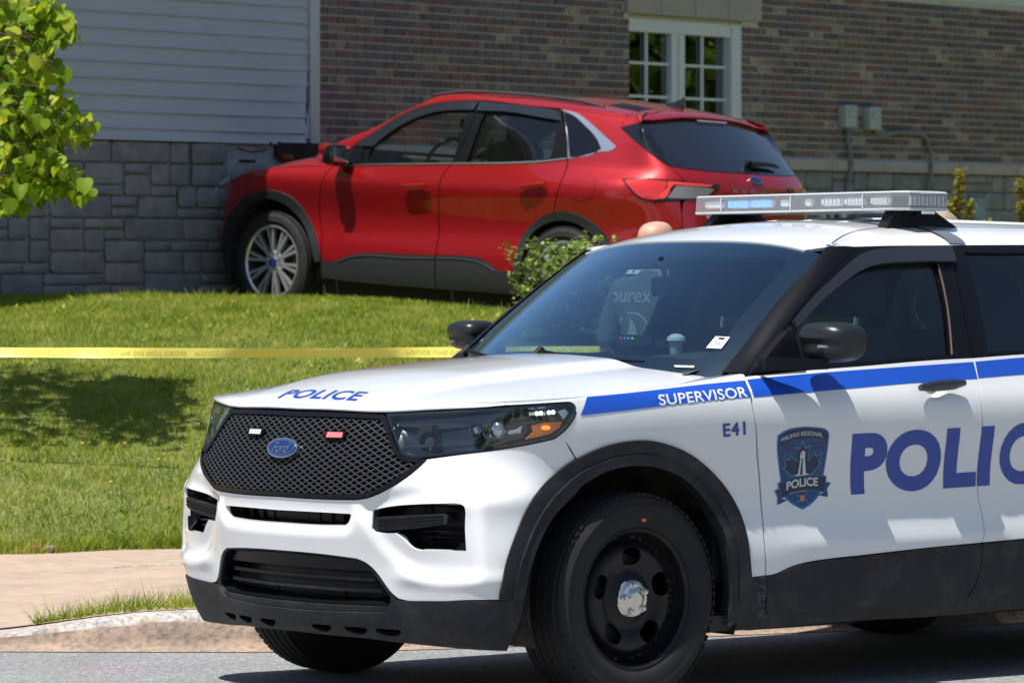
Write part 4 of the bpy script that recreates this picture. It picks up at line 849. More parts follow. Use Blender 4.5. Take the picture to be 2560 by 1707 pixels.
# --- light bar on its feet
LBX, LBH = -1.64, .615
LB = empty('light_bar'); LB.parent = PC
def plan(k=0.): return [(LBX-k, -.56), (LBX-k, .56), (LBX-.05-k*.4, LBH-k*.6), (LBX-.26+k*.4, LBH-k*.6), (LBX-.32+k, .56), (LBX-.32+k, -.56), (LBX-.26+k*.4, -LBH+k*.6), (LBX-.05-k*.4, -LBH+k*.6)]
def prism(levels):
    V = []; Fc = []; n = 8
    for k, z in levels: V += [(x, y, z) for x, y in plan(k)]
    for l in range(len(levels)-1):
        for i in range(n): j = (i+1) % n; Fc.append((l*n+i, l*n+j, (l+1)*n+j, (l+1)*n+i)[::-1] if False else (l*n+j, l*n+i, (l+1)*n+i, (l+1)*n+j)[::-1])
    Fc.append(tuple(range(n))[::-1]); Fc.append(tuple((len(levels)-1)*n+i for i in range(n)))
    return V, Fc
M_lb = mat('frosted_bar_lens', (.66, .70, .74), rough=.12, alpha=.22, coat=.6)
M_lbf = mat('frosted_rim', (.44, .47, .50), rough=.25, coat=.4)
mk('bar_base', *prism([(.010, 1.788), (.0, 1.791), (.0, 1.798)]), M_lbf, LB, smooth=False)
mk('bar_lens', *prism([(.002, 1.798), (.006, 1.857)]), M_lb, LB, smooth=False)
mk('bar_lid', *prism([(.006, 1.857), (.016, 1.863), (.06, 1.866)]), M_lbf, LB, smooth=False)
mk('bar_core', *g_box((LBX-.16, 0, 1.826), (.18, .95, .044)), mat('bar_core_grey', (.14, .15, .17), rough=.5), LB)
M_refl = mat('led_reflector', (.80, .82, .85), rough=.35, metal=.3, bump=.004, bscale=160)
for y0, y1, kind in ((-.53, -.42, 'c'), (-.385, -.265, 'b'), (-.250, -.130, 'b'), (-.085, -.030, 'c'), (.055, .095, 'c'), (.155, .265, 'w'), (.285, .385, 'w'), (.43, .52, 'w')):
    m_ = {'c': M_refl, 'b': M_bluel, 'w': mat('clear_lamp_pod', (.75, .78, .80), rough=.3, coat=.5) if 'clear_lamp_pod' not in bpy.data.materials else bpy.data.materials['clear_lamp_pod']}[kind]
    w_ = y1-y0; hgt = .034 if kind != 'c' else .030
    pod = mk('lamp_pod', *g_box((LBX-.035, (y0+y1)/2, 1.827), (.03, w_, hgt), bev=.010), M_refl if kind == 'b' else m_, LB)
    if kind == 'b':
        g = [g_box((LBX-.018, y0+w_*(i+.5)/4, 1.827+.009*j), (.006, w_/4.6, .013), bev=.002) for i in range(4) for j in (-.8, .8)]
        l_ = mk('lit_led', *join(g), M_bluel, pod); l_['label'] = 'blue LEDs lit'
    if kind == 'w':
        mk('lamp_lens', *join([g_box((LBX-.017, y0+w_*(i+.5)/5, 1.827), (.004, w_/6.5, .022), bev=.001) for i in range(5)]), M_lbf, pod)
for y in (-.405, .0, .405): mk('bar_divider', *g_box((LBX+.001, y, 1.826), (.003, .006, .056)), M_lbf, LB)
for i in range(9): mk('end_diffuser', *g_box((LBX-.07-.022*i, LBH-.02, 1.826), (.006, .012, .036)), M_refl, LB)
for sg in (1, -1):
    zr = lambda x, y: float(RF.Z(np.array([x]), np.array([y]))[0])
    ft = []
    yb, yt = .525*sg, .50*sg
    V = [(-1.63, yb-.03*sg, zr(-1.63, .5)), (-2.03, yb-.03*sg, zr(-2.03, .5)), (-2.03, yb+.02*sg, zr(-2.03, .54)-.004), (-1.63, yb+.02*sg, zr(-1.63, .54)-.004),
         (-1.70, yt-.03*sg, 1.79), (-1.92, yt-.03*sg, 1.79), (-1.92, yt+.02*sg, 1.79), (-1.70, yt+.02*sg, 1.79)]
    ft = mk('mounting_foot', V, [(0, 1, 2, 3), (4, 5, 6, 7), (0, 1, 5, 4), (1, 2, 6, 5), (2, 3, 7, 6), (3, 0, 4, 7)], M_trim, LB, smooth=False)
    mk('foot_rib', *join([g_box((-1.76-.06*i, yt+.022*sg, 1.765), (.008, .012, .05)) for i in range(3)]), M_trim, ft)
    mk('bar_tag', *g_box((-1.79, LBH*sg-.002*sg, 1.781), (.07, .004, .012)), M_wvin, LB)
    rl = S3(B, [(3.42*sg, 1.655)], .004)[0]; xs = -1.83
    a_ = 1.5-xs if False else B.X2a(-1.86)
    def rail_pt(t):
        A_ = S3(B, [(a_*sg, 1.656)], .002)[0]; C_ = S3(RF, [(-1.84, .517*sg)])[0]; TA_ = np.array((0, -.03*sg, .08)); TB_ = np.array((0, -.16*sg, .012))
        return (2*t**3-3*t**2+1)*A_+(t**3-2*t**2+t)*TA_+(-2*t**3+3*t**2)*C_+(t**3-t**2)*TB_
    P = np.array([rail_pt(t) for t in np.linspace(0, 1, 10)]+[(-1.82, .50*sg, 1.745)])
    Q1 = P+[.045, .003*sg, .004]; Q2 = P+[-.045, .003*sg, .004]
    mk('gutter_strap', *g_loft(Q1, Q2, 12, 1), mat('strap_steel', (.33, .36, .38), rough=.35, metal=.7) if sg > 0 else bpy.data.materials['strap_steel'], LB)

# --- tail of the car (beyond the frame)
tg = ring([(-.62, .60), (.62, .60)], [(.72, .95), (.70, 1.25)], [(.62, 1.60), (0, 1.66), (-.62, 1.60)], [(-.70, 1.25), (-.72, .95)])
def tb(y, z): return np.array([0])
class Rear:
    def __call__(s, y, z, off=0., plain=False):
        a = np.atleast_1d(y); z = np.atleast_1d(z)+0*a; sg = np.where(a < 0, -1., 1.); P = B.base((B.a5-np.abs(a))*sg, z); P = P.copy(); P[:, 0] -= off; return P
RE = Rear()
tgl = ring([(-.58, 1.16), (.58, 1.16)], [(.56, 1.56), (0, 1.60), (-.56, 1.56)])
tgp = mk('tailgate', *g_panel(RE, [tg, tgl], h=.05, lip=0, flip=True), M_white, PC)
mk('rear_glass', *g_panel(RE, [offset_ring(tgl, -.01)], h=.06, off=-.01, lip=0, flip=True), M_priv, tgp)
rb = ring([(5.36, .58), (6.25, .58)], [(6.25, .30), (5.30, .28)]); 
for sg in (1, -1):
    R = rb if sg > 0 else mir(rb); panel('rear_bumper', B, [R], M_clad, PC, h=.05, off=.02, lip=.04)
    tl_ = ring([(5.40, 1.10), (5.62, 1.12)], [(5.62, .90), (5.42, .86)]); panel('tail_light', B, [tl_ if sg > 0 else mir(tl_)], mat('police_tail_red', (.4, .01, .01), rough=.15, coat=1) if sg > 0 else bpy.data.materials['police_tail_red'], PC, h=.04, off=.012, lip=.02)
    cn = ring([(5.31, 1.262), (5.36, .6), (5.60, .6), (5.53, 1.27)]) if False else [(5.335, .59), (5.62, .59), (5.57, 1.27), (5.45, 1.60), (5.42, 1.60), (5.31, 1.275)]
    panel('rear_corner', B, [cn if sg > 0 else mir(cn)], M_white, PC, h=.04, lip=0, off=-.003)
# --- grille: frame, diamond mesh, backing, badge and small lamps
gi = offset_ring(grille, .016)
gr_ = panel('grille', B, [grille, gi], M_trim, PC, h=.03, off=.004, lip=.03)
v, f = g_tray(B, offset_ring(grille, .010), .01, .045, h=.06); mk('grille_backing', v, f, M_dark, gr_)
up = [p for p in gi]
def clip_seg(p, q, R, n=60):
    t = np.linspace(0, 1, n*4); P = np.array(p)+(np.array(q)-np.array(p))*t[:, None]; k = inside(P, R); out = []; i = 0
    while i < len(k):
        if k[i]:
            j = i
            while j+1 < len(k) and k[j+1]: j += 1
            if j-i > 2: out.append((P[i], P[j]))
            i = j+1
        else: i += 1
    return out
parts = []
dx, dz = .0435, .0212
c0, c1_ = .72, 1.05
for s_ in (1, -1):
    for k in range(-44, 45):
        x0 = k*dx; p = (x0-s_*dx*9/ .9, c0); L = (c1_-c0)/dz*dx*1.0
        p = (x0, c0); q = (x0+s_*L*1.0, c1_)
        for a, b in clip_seg(p, q, gi):
            n = max(2, int(np.linalg.norm(b-a)/.05)+1); P = np.array(B.remap(a+(b-a)*np.linspace(0, 1, n)[:, None]))
            d_ = np.array([-(b-a)[1], (b-a)[0]]); d_ /= np.linalg.norm(d_); w = .0022
            E1 = B(P[:, 0]+d_[0]*w, P[:, 1]+d_[1]*w, -.001); E2 = B(P[:, 0]-d_[0]*w, P[:, 1]-d_[1]*w, -.001)
            E3 = B(P[:, 0]-d_[0]*w*1.3, P[:, 1]-d_[1]*w*1.3-.002, -.020); E4 = B(P[:, 0]+d_[0]*w, P[:, 1]+d_[1]*w, -.020)
            parts += [g_loft(E1, E2, n, 1), g_loft(E2, E3, n, 1), g_loft(E4, E1, n, 1)]
mk('grille_mesh', *join(parts), M_mesh, gr_)
# solid upper band behind the mesh
ub = ring([(-.43, 1.02), (0, 1.022), (.43, 1.02)], [(.50, .93)], [(.36, .89), (.30, .875), (-.30, .875), (-.36, .89)], [(-.50, .93)])
panel('mesh_backing_band', B, [ub], M_trim, gr_, h=.05, off=-.019, lip=.01)
def oval(cx, cz, rx, rz, n=40): return [(cx+rx*math.cos(2*math.pi*i/n), cz+rz*math.sin(2*math.pi*i/n)) for i in range(n)]
bd = panel('oval_badge', B, [oval(0, .9015, .088, .035)], M_alu, gr_, h=.02, off=.016, lip=.02)
panel('badge_face', B, [oval(0, .9015, .080, .0295)], mat('badge_blue', (.008, .028, .13), rough=.35, coat=.2), bd, h=.02, off=.018, lip=.002)
panel('badge_ring', B, [oval(0, .9015, .0745, .0262), oval(0, .9015, .072, .0247)], M_alu, bd, h=.02, off=.0195, lip=0)
lettering('lettering', 'Ford', B, [(-.044, .919), (.052, .919), (.046, .884), (-.050, .884)], M_alu, bd, off=.020, bold=.0, shear=.35, label='script letters on the oval badge')
for c, m_, lb in ((.258, M_redl, 'lit red grille lamp'), (-.205, mat('clear_led', (.6, .6, .58), rough=.3), 'unlit white grille lamp')):
    hs = panel('grille_lamp', B, [ring([(c-.048, .940), (c+.046, .943)], [(c+.050, .950), (c+.048, .968)], [(c+.04, .970), (c-.046, .967)], [(c-.050, .958)])], M_trim, gr_, h=.02, off=.010, lip=.02); hs['label'] = lb
    for i in range(4):
        x0 = c-.036+.0195*i; panel('led', B, [[(x0, .946), (x0+.0165, .9465), (x0+.016, .963), (x0, .9625)]], m_, hs, h=.05, off=.013, lip=.002)
    mk('lamp_mount', *g_tube(S3(B, [(c, .945), (c, .934)], .004), .005, 6), M_trim, hs)
# --- headlights
M_hlin = mat('headlamp_reflector', (.55, .58, .62), rough=.12, metal=1)
for sg in (1, -1):
    mm_ = (lambda R: R) if sg > 0 else mir
    hlt = panel('headlight', B, [mm_(hl), mm_(offset_ring(hl, .009))], M_gloss, PC, h=.03, off=.002, lip=.03)
    v, f = g_tray(B, mm_(offset_ring(hl, .007)), .0, .050, h=.04); mk('lamp_housing', v, f, M_smoke, hlt)
    def hp(name, pts, m, off, lip=.012, h=.03): return panel(name, B, [mm_([(float(a), float(z)) for a, z in pts])], m, hlt, h=h, off=off, lip=lip)
    # inner shelves of the lamp
    hp('lamp_shelf', [(.56, .925), (.80, .935), (.98, .962), (.98, .972), (.80, .948), (.56, .935)], M_smoke, -.022)
    hp('lamp_bezel', [(.50, 1.005), (.70, .995), (.90, 1.012), (.92, 1.045), (.70, 1.036), (.49, 1.025)], M_smoke, -.026)
    hp('side_marker_reflector', [(1.024, 1.000), (1.075, 1.010), (1.148, 1.014), (1.135, .990), (1.098, .968), (1.005, .951), (1.030, .975)], M_amber, -.014)
    hp('marker_bulb', oval(1.08, .992, .018, .008, 12), mat('amber_glow', (1, .35, .02), rough=.3, emit=(1, .22, .01), es=1.2) if sg > 0 else bpy.data.materials['amber_glow'], -.011, .003)
    for i in range(5):
        cx = 1.046+.0165*i; zz = 1.043+.0012*i
        if i == 2: continue
        hp('running_light', oval(cx, zz, .0072, .0075, 10), M_drl, -.012, .004)
    hp('lamp_tip', [(1.135, 1.052), (1.165, 1.060), (1.18, 1.045), (1.155, 1.02)], M_alu, -.02)
    # projector lenses with bright reflectors
    for cx, cz, r in ((.905, .985, .034), (.665, .955, .030), (.83, .99, .018)):
        Pn = S3(B, [(cx*sg, cz)], -.05)[0]; Po = S3(B, [(cx*sg, cz)], -.005)[0]; ax = (Po-Pn)/np.linalg.norm(Po-Pn)
        ax = np.array([.93, .30*sg, -.05]); ax /= np.linalg.norm(ax)
        q = Vector(ax).to_track_quat('Z', 'Y').to_matrix()
        prof = [(r*1.35, .040), (r*1.25, .030), (r*1.05, .012), (r, .018), (r*.9, .028), (r*.6, .038), (.0005, .042)]
        v, f = g_lathe(prof, 24, 'z'); v = [tuple(q @ Vector(p) + Vector(Pn)) for p in v]; mk('projector', v, f, M_hlin if cx > .7 else M_smoke, hlt)
    hp('chrome_accent', [(.86, 1.010), (.885, 1.018), (.895, .962), (.872, .958)], M_hlin, -.028)
    hp('chrome_accent', [(.935, .962), (.985, .968), (.99, 1.00), (.965, .985), (.94, .982)], M_hlin, -.030)
    hp('yellow_reflection', [(.88, .975), (.90, 1.0), (.925, .985), (.915, .955)], mat('pale_bulb', (.7, .68, .42), rough=.2, metal=.5) if sg > 0 else bpy.data.materials['pale_bulb'], -.018).name = 'bulb'  # yellow reflection inside the lamp, painted as a pale flat patch
    for i in range(4): hp('led', oval(.942+.018*i-.01, 1.040+.0007*i, .007, .008, 8), M_smoke, -.016, .003)
    panel('lamp_lens', B, [mm_(offset_ring(hl, .006))], M_lens, hlt, h=.03, off=.004, lip=0)
# --- door mirrors
for sg in (1, -1):
    mr = empty('door_mirror'); mr.parent = PC
    bm = bmesh.new(); bmesh.ops.create_cube(bm, size=2); bmesh.ops.subdivide_edges(bm, edges=bm.edges, cuts=11, use_grid_fill=True)
    for v in bm.verts:
        p = v.co.copy(); e = 3.2
        def sp(a, b): return a*math.sqrt(max(0, 1-b*b*.42))
        x, y, z = p
        ln = (abs(x)**4+abs(y)**4+abs(z)**4)**.25; cu_ = max(abs(x), abs(y), abs(z)); q = Vector((x, y, z))*(cu_/ln)
        if q.x < 0: q.x *= .30
        q.z *= 1-.20*max(0, q.y)**2
        q.x -= .22*max(0, q.y)**2
        if q.z < 0: q.x *= .88
        v.co = (q.x*.112, q.y*(.118 if sg > 0 else .100), q.z*(.074 if sg > 0 else .060))
    bm.verts.index_update(); V = [(v.co.x-.875, (v.co.y+1.040)*sg, v.co.z+(1.286 if sg > 0 else 1.296)) for v in bm.verts]; Fc = [tuple(v.index for v in f.verts) for f in bm.faces]; bm.free()
    if sg < 0: Fc = [f[::-1] for f in Fc]
    sh_ = mk('mirror_shell', V, Fc, mat('mirror_black', (.012, .013, .016), rough=.34, bump=.0003, bscale=300) if sg > 0 else bpy.data.materials['mirror_black'], mr, sharp=60)
    mk('mirror_glass', *g_box((-.911, 1.032*sg, 1.288), (.004, .165, .105), bev=.0015), M_chrome, mr)
    ind = [(-.757, 1.085), (-.772, 1.115)]
    mk('indicator_lens', *g_box((-.748, 1.075*sg, 1.270), (.012, .058, .013), rot=Matrix.Rotation(-.42*sg, 3, 'Z'), bev=.004) if False else g_tube([(-.772, 1.05*sg, 1.268), (-.782, 1.08*sg, 1.269), (-.798, 1.105*sg, 1.270)], .0075, 8), mat('indicator_grey', (.16, .165, .17), rough=.15, coat=1) if sg > 0 else bpy.data.materials['indicator_grey'], mr)
    arm = [(-.62, .965), (-.70, 1.0), (-.80, 1.04)]
    V = []
    for x, y, h_, w_ in ((-.60, .935, .040, .06), (-.64, .965, .042, .07), (-.72, .99, .040, .075), (-.82, 1.03, .034, .07)):
        for a_, b_ in ((1, 1), (1, -1), (-1, -1), (-1, 1)): V.append((x+a_*w_*.15-(.0 if sg > 0 else .14), (y+a_*w_*.5-(0 if sg > 0 else .03))*sg, (1.204 if sg > 0 else 1.235)+b_*h_/(2 if sg > 0 else 3.2)+(.0 if b_ < 0 else .004)))
    Fc = []
    for i in range(3):
        for j in range(4): k = (j+1) % 4; Fc.append((i*4+j, i*4+k, i*4+4+k, i*4+4+j))
    Fc += [(0, 1, 2, 3), (12, 15, 14, 13)]
    mk('mirror_arm', V, Fc, M_trim, mr)
    sa = S3(B, [(a*sg, z) for a, z in ((2.10, 1.178), (2.12, 1.185), (2.30, 1.315), (2.33, 1.325), (2.335, 1.20))], .022)
    sb_ = S3(B, [(a*sg, z) for a, z in ((2.07, 1.168), (2.10, 1.200), (2.28, 1.325), (2.35, 1.355), (2.37, 1.186))], -.01)
    V = list(sa)+list(sb_); n = 5; Fc = [(0, 1, 2, 3, 4)[::-1 if sg > 0 else 1]]+[(i, (i+1) % n, n+(i+1) % n, n+i) for i in range(n)]
    mk('mirror_sail', V, Fc, M_trim, mr, smooth=False)
# --- wheels
def make_wheel(cx, sg, parent, R=.3795, width=.255, yc=.812, cz=.3795, style='steel', sub=None):
    w = empty('wheel'); w.parent = parent; w.location = (cx, yc*sg, cz)
    hw = width/2; rr = R*.655 if style == 'steel' else R*.70
    prof = [(rr, hw-.020), (rr+.012, hw-.006), (rr+.03, hw+.000), (R*.80, hw+.004), (R*.865, hw+.001), (R*.875, hw+.003), (R*.93, hw-.006), (R*.965, hw-.014), (R*.985, hw-.026)]
    tread = []
    nb = 5
    for i in range(nb):
        y0 = hw-.030-(width-.06)*i/nb; y1 = hw-.030-(width-.06)*(i+1)/nb
        cr_ = lambda y: R-.004*(y/hw)**2
        tread += [(cr_(y0)-.008 if i else cr_(y0), y0), (cr_(y0), y0-.003), (cr_(y1), y1+.008), (cr_(y1)-.008, y1+.005)]
    prof += tread + [(R*.985, -hw+.026), (R*.93, -hw+.006), (R*.80, -hw-.004), (rr, -hw+.01)]
    prof = [(r, y*sg) for r, y in prof]
    ty = mk('tyre', *g_lathe(prof, 96, 'y'), M_rub, w)
    # fine shoulder blocks
    g = []
    for i in range(72):
        t = 2*math.pi*i/72
        c = Vector((math.cos(t), 0, math.sin(t)))
        q = Matrix.Rotation(-t, 3, 'Y')
        g.append(g_box(tuple(c*(R*.974)+Vector((0, sg*(hw-.018), 0))), (.006, .022, R*.060), rot=q))
    mk('tread_blocks', *join(g), M_rub, ty)
    if style == 'steel':
        pr = Spl([(0, .010), (.05, .010), (.075, .004), (.10, -.012), (.135, .000), (.165, .006), (.19, -.004), (.205, -.028), (.225, -.034), (.235, -.010)])
        D = Disk(lambda r: hw-.045+pr(r), sg)
        holes = []
        for k in range(5):
            t0 = math.pi/2+2*math.pi*k/5
            pts = []
            for t, r in ((-.26, .150), (-.22, .128), (0, .118), (.22, .128), (.26, .150), (.20, .172), (0, .180), (-.20, .172)): pts.append((r*math.cos(t0+t*1.15), r*math.sin(t0+t*1.15)))
            holes.append(ring(pts+[pts[0]], n=4))
        out_ = [(.236*math.cos(t), .236*math.sin(t)) for t in np.linspace(0, 2*math.pi, 64, endpoint=False)]
        rim = mk('rim', *g_panel(D, [out_]+holes, h=.012, lip=.018), M_steel, w)
        bp = [(r, y*sg) for r, y in ((.232, hw-.055), (.238, hw-.02), (.248, hw-.010), (.255, hw-.013), (.250, hw-.03), (.235, hw-.10), (.22, -hw+.02))]
        mk('rim_lip', *g_lathe(bp, 64, 'y'), M_steel, w)
        cp = Spl([(0, .026), (.03, .025), (.045, .018), (.062, .014), (.072, .002)])
        DC = Disk(lambda r: hw-.038+cp(r), sg)
        cap = mk('centre_cap', *g_panel(DC, [[(.072*math.cos(t), .072*math.sin(t)) for t in np.linspace(0, 2*math.pi, 40, endpoint=False)]], h=.007, lip=.01), M_chrome, w)
        for k in range(5):
            t = math.pi/2+2*math.pi*k/5+.16; c = (-.050*math.cos(t)*sg, (hw-.022)*sg, .050*math.sin(t))
            mk('lug_nut', *g_lathe([(.0145, -.006*sg), (.0145, .002*sg), (.010, .005*sg), (.0095, .012*sg), (.0005, .0145*sg)], 10, 'y', c), M_chrome, cap)
    mk('brake_disc', *g_lathe([(.02, (hw-.10)*sg), (.155, (hw-.10)*sg), (.155, (hw-.125)*sg), (.02, (hw-.125)*sg)], 40, 'y'), mat('brake_iron', (.10, .09, .08), rough=.5, metal=.6) if 'brake_iron' not in bpy.data.materials else bpy.data.materials['brake_iron'], w)
    mk('wheel_hub', *g_lathe([(R*.60, -hw*.2*sg), (R*.60, -hw*.7*sg), (.001, -hw*.7*sg)], 24, 'y'), M_dark, w)
    return w
W1 = make_wheel(0, 1, PC)
def copy_tree(o, parent=None):
    c = o.copy(); COL.objects.link(c); c.parent = parent
    for ch in list(o.children): copy_tree(ch, c)
    return c
w2 = copy_tree(W1, PC); w2.location.x = -3.025
W3 = make_wheel(0, -1, PC); w4 = copy_tree(W3, PC); w4.location.x = -3.025
mk('chalk_mark', *g_box((.005, .972, .66), (.016, .003, .010)), mat('orange_chalk', (.7, .10, .05), rough=.8), PC).name = 'tyre_mark'
# --- wheel wells, underbody, cabin
for cx in (0, -3.025):
    for sg in (1, -1):
        pr_ = [(.50, .955*sg), (.495, .62*sg), (.46, .55*sg), (.02, .55*sg)]
        v, f = g_lathe(pr_, 40, 'y', (cx, 0, .40), a0=-.35, a1=math.pi+.35)
        v = [(p[0], p[1]-(0.025*sg if abs(p[1]) > .9 else 0), p[2]) for p in v]
        mk('wheel_well', v, f, M_liner, PC)
ub_ = [g_box((-1.5, 0, .31), (2.1, 1.74, .12)), g_box((-3.0, 0, .36), (1.9, 1.05, .16)), g_box((-3.85, 0, .42), (.5, 1.5, .30)), g_box((.05, 0, .36), (1.35, 1.05, .16)), g_box((.55, 0, .33), (.30, 1.2, .1)),
       g_tube([(-.65, .80, .262), (-1.2, .80, .262)], .035, 8), g_tube([(-1.9, .74, .255), (-2.35, .74, .255)], .03, 8), g_box((-1.55, -.72, .245), (.5, .12, .05)), g_tube([(-2.7, -.3, .25), (-.6, -.3, .26)], .04, 8)]
mk('underbody', *join(ub_), M_dark, PC)
mk('engine_bay', *join([g_box((.15, 0, .74), (1.05, 1.08, .54)), g_box((-.44, 0, .78), (.06, 1.76, .72)), g_box((.68, 0, .72), (.06, 1.3, .56))]), M_dark, PC)
M_dash = mat('dash_top', (.040, .045, .052), rough=.65)
db = g_loft([(-.42, y, 1.16) for y in (-.70, -.35, 0, .35, .70)], [(-.86, y, 1.215+.03*math.exp(-((y-.36)/.2)**2)) for y in (-.72, -.35, 0, .35, .72)], 24, 8, bulge=.02, bdir=(0, 0, 1))
d0 = mk('dashboard', *join([db, g_box((-.90, 0, 1.02), (.10, 1.46, .36), bev=.03)]), M_dash, PC)
mk('cabin_floor', *g_box((-2.0, 0, .46), (3.0, 1.72, .04)), M_cabin, PC)
mk('headliner', *g_loft([(-1.08, y, 1.60) for y in (-.60, 0, .60)], [(-3.4, y, 1.66) for y in (-.60, 0, .60)], 10, 6, bulge=.04, bdir=(0, 0, 1)), mat('headliner_grey', (.16, .16, .165), rough=.95), PC)
def make_seat(x, y, parent, m):
    st_ = mk('seat', *join([g_box((x, y, .66), (.52, .50, .16), bev=.05), g_box((x-.30, y, 1.00), (.14, .48, .66), rot=None, bev=.05)]), m, parent)
    mk('headrest', *g_box((x-.36, y, 1.46), (.10, .26, .17), bev=.035), m, st_)
    mk('headrest_post', *g_tube([(x-.34, y, 1.28), (x-.36, y, 1.42)], .012, 6), M_chrome, st_)
for y in (.38, -.38): make_seat(-1.28, y, PC, M_seat)
mk('partition', *join([g_box((-1.98, 0, .95), (.03, 1.44, .60))]), M_cabin, PC)
mk('rear_bench', *join([g_box((-2.35, 0, .68), (.5, 1.3, .18), bev=.04), g_box((-2.66, 0, 1.02), (.14, 1.3, .6), bev=.04)]), M_seat, PC)
swp = [(.19*math.cos(t), .19*math.sin(t)) for t in np.linspace(0, 2*math.pi, 29)]
q = Matrix.Rotation(math.radians(-25), 3, 'Y')
sw = mk('steering_wheel', *join([g_tube([tuple(q @ Vector((0, a, b))+Vector((-1.02, .38, 1.12))) for a, b in swp], .014, 8, cap=False), g_tube([tuple(q @ Vector((0, a, b))+Vector((-1.02, .38, 1.12))) for a, b in ((-.18, 0), (.18, 0))], .02, 6)]), M_cabin, PC)
rv = mk('rear_view_mirror', *join([g_box((-.90, .0+.10, 1.49), (.03, .19, .075), bev=.012), g_tube([(-.90, .08, 1.52), (-.93, .02, 1.60)], .012, 6)]), M_trim, PC)
mk('console_screen', *join([g_box((-.76, .06, 1.268), (.05, .24, .075), bev=.01), g_box((-.78, .20, 1.26), (.06, .07, .06), bev=.01)]), M_gloss, PC)
for i, c in enumerate(((.8, .05, .05), (.05, .3, .8), (.05, .4, .8), (.9, .6, .05))):
    mk('console_lamp', *g_box((-.733, .01+.022*i, 1.293), (.004, .009, .007)), mat('console_lamp_%d' % i, c, emit=c, es=.5), PC)
mk('radio_cable', *g_tube(dense([(-.73, -.03, 1.29), (-.72, -.05, 1.265), (-.72, -.03, 1.24), (-.72, 0, 1.225), (-.74, .03, 1.22)], 5), .006, 6), M_cabin, PC)
mk('white_sensor', *g_lathe([(.001, .062), (.018, .060), (.034, .048), (.037, .036), (.028, .028), (.024, 0), (.020, -.02), (.001, -.02)], 20, 'z', (-.76, .295, 1.25)), mat('cream_plastic', (.62, .64, .60), rough=.35), PC)  # small cream cup standing on the dashboard
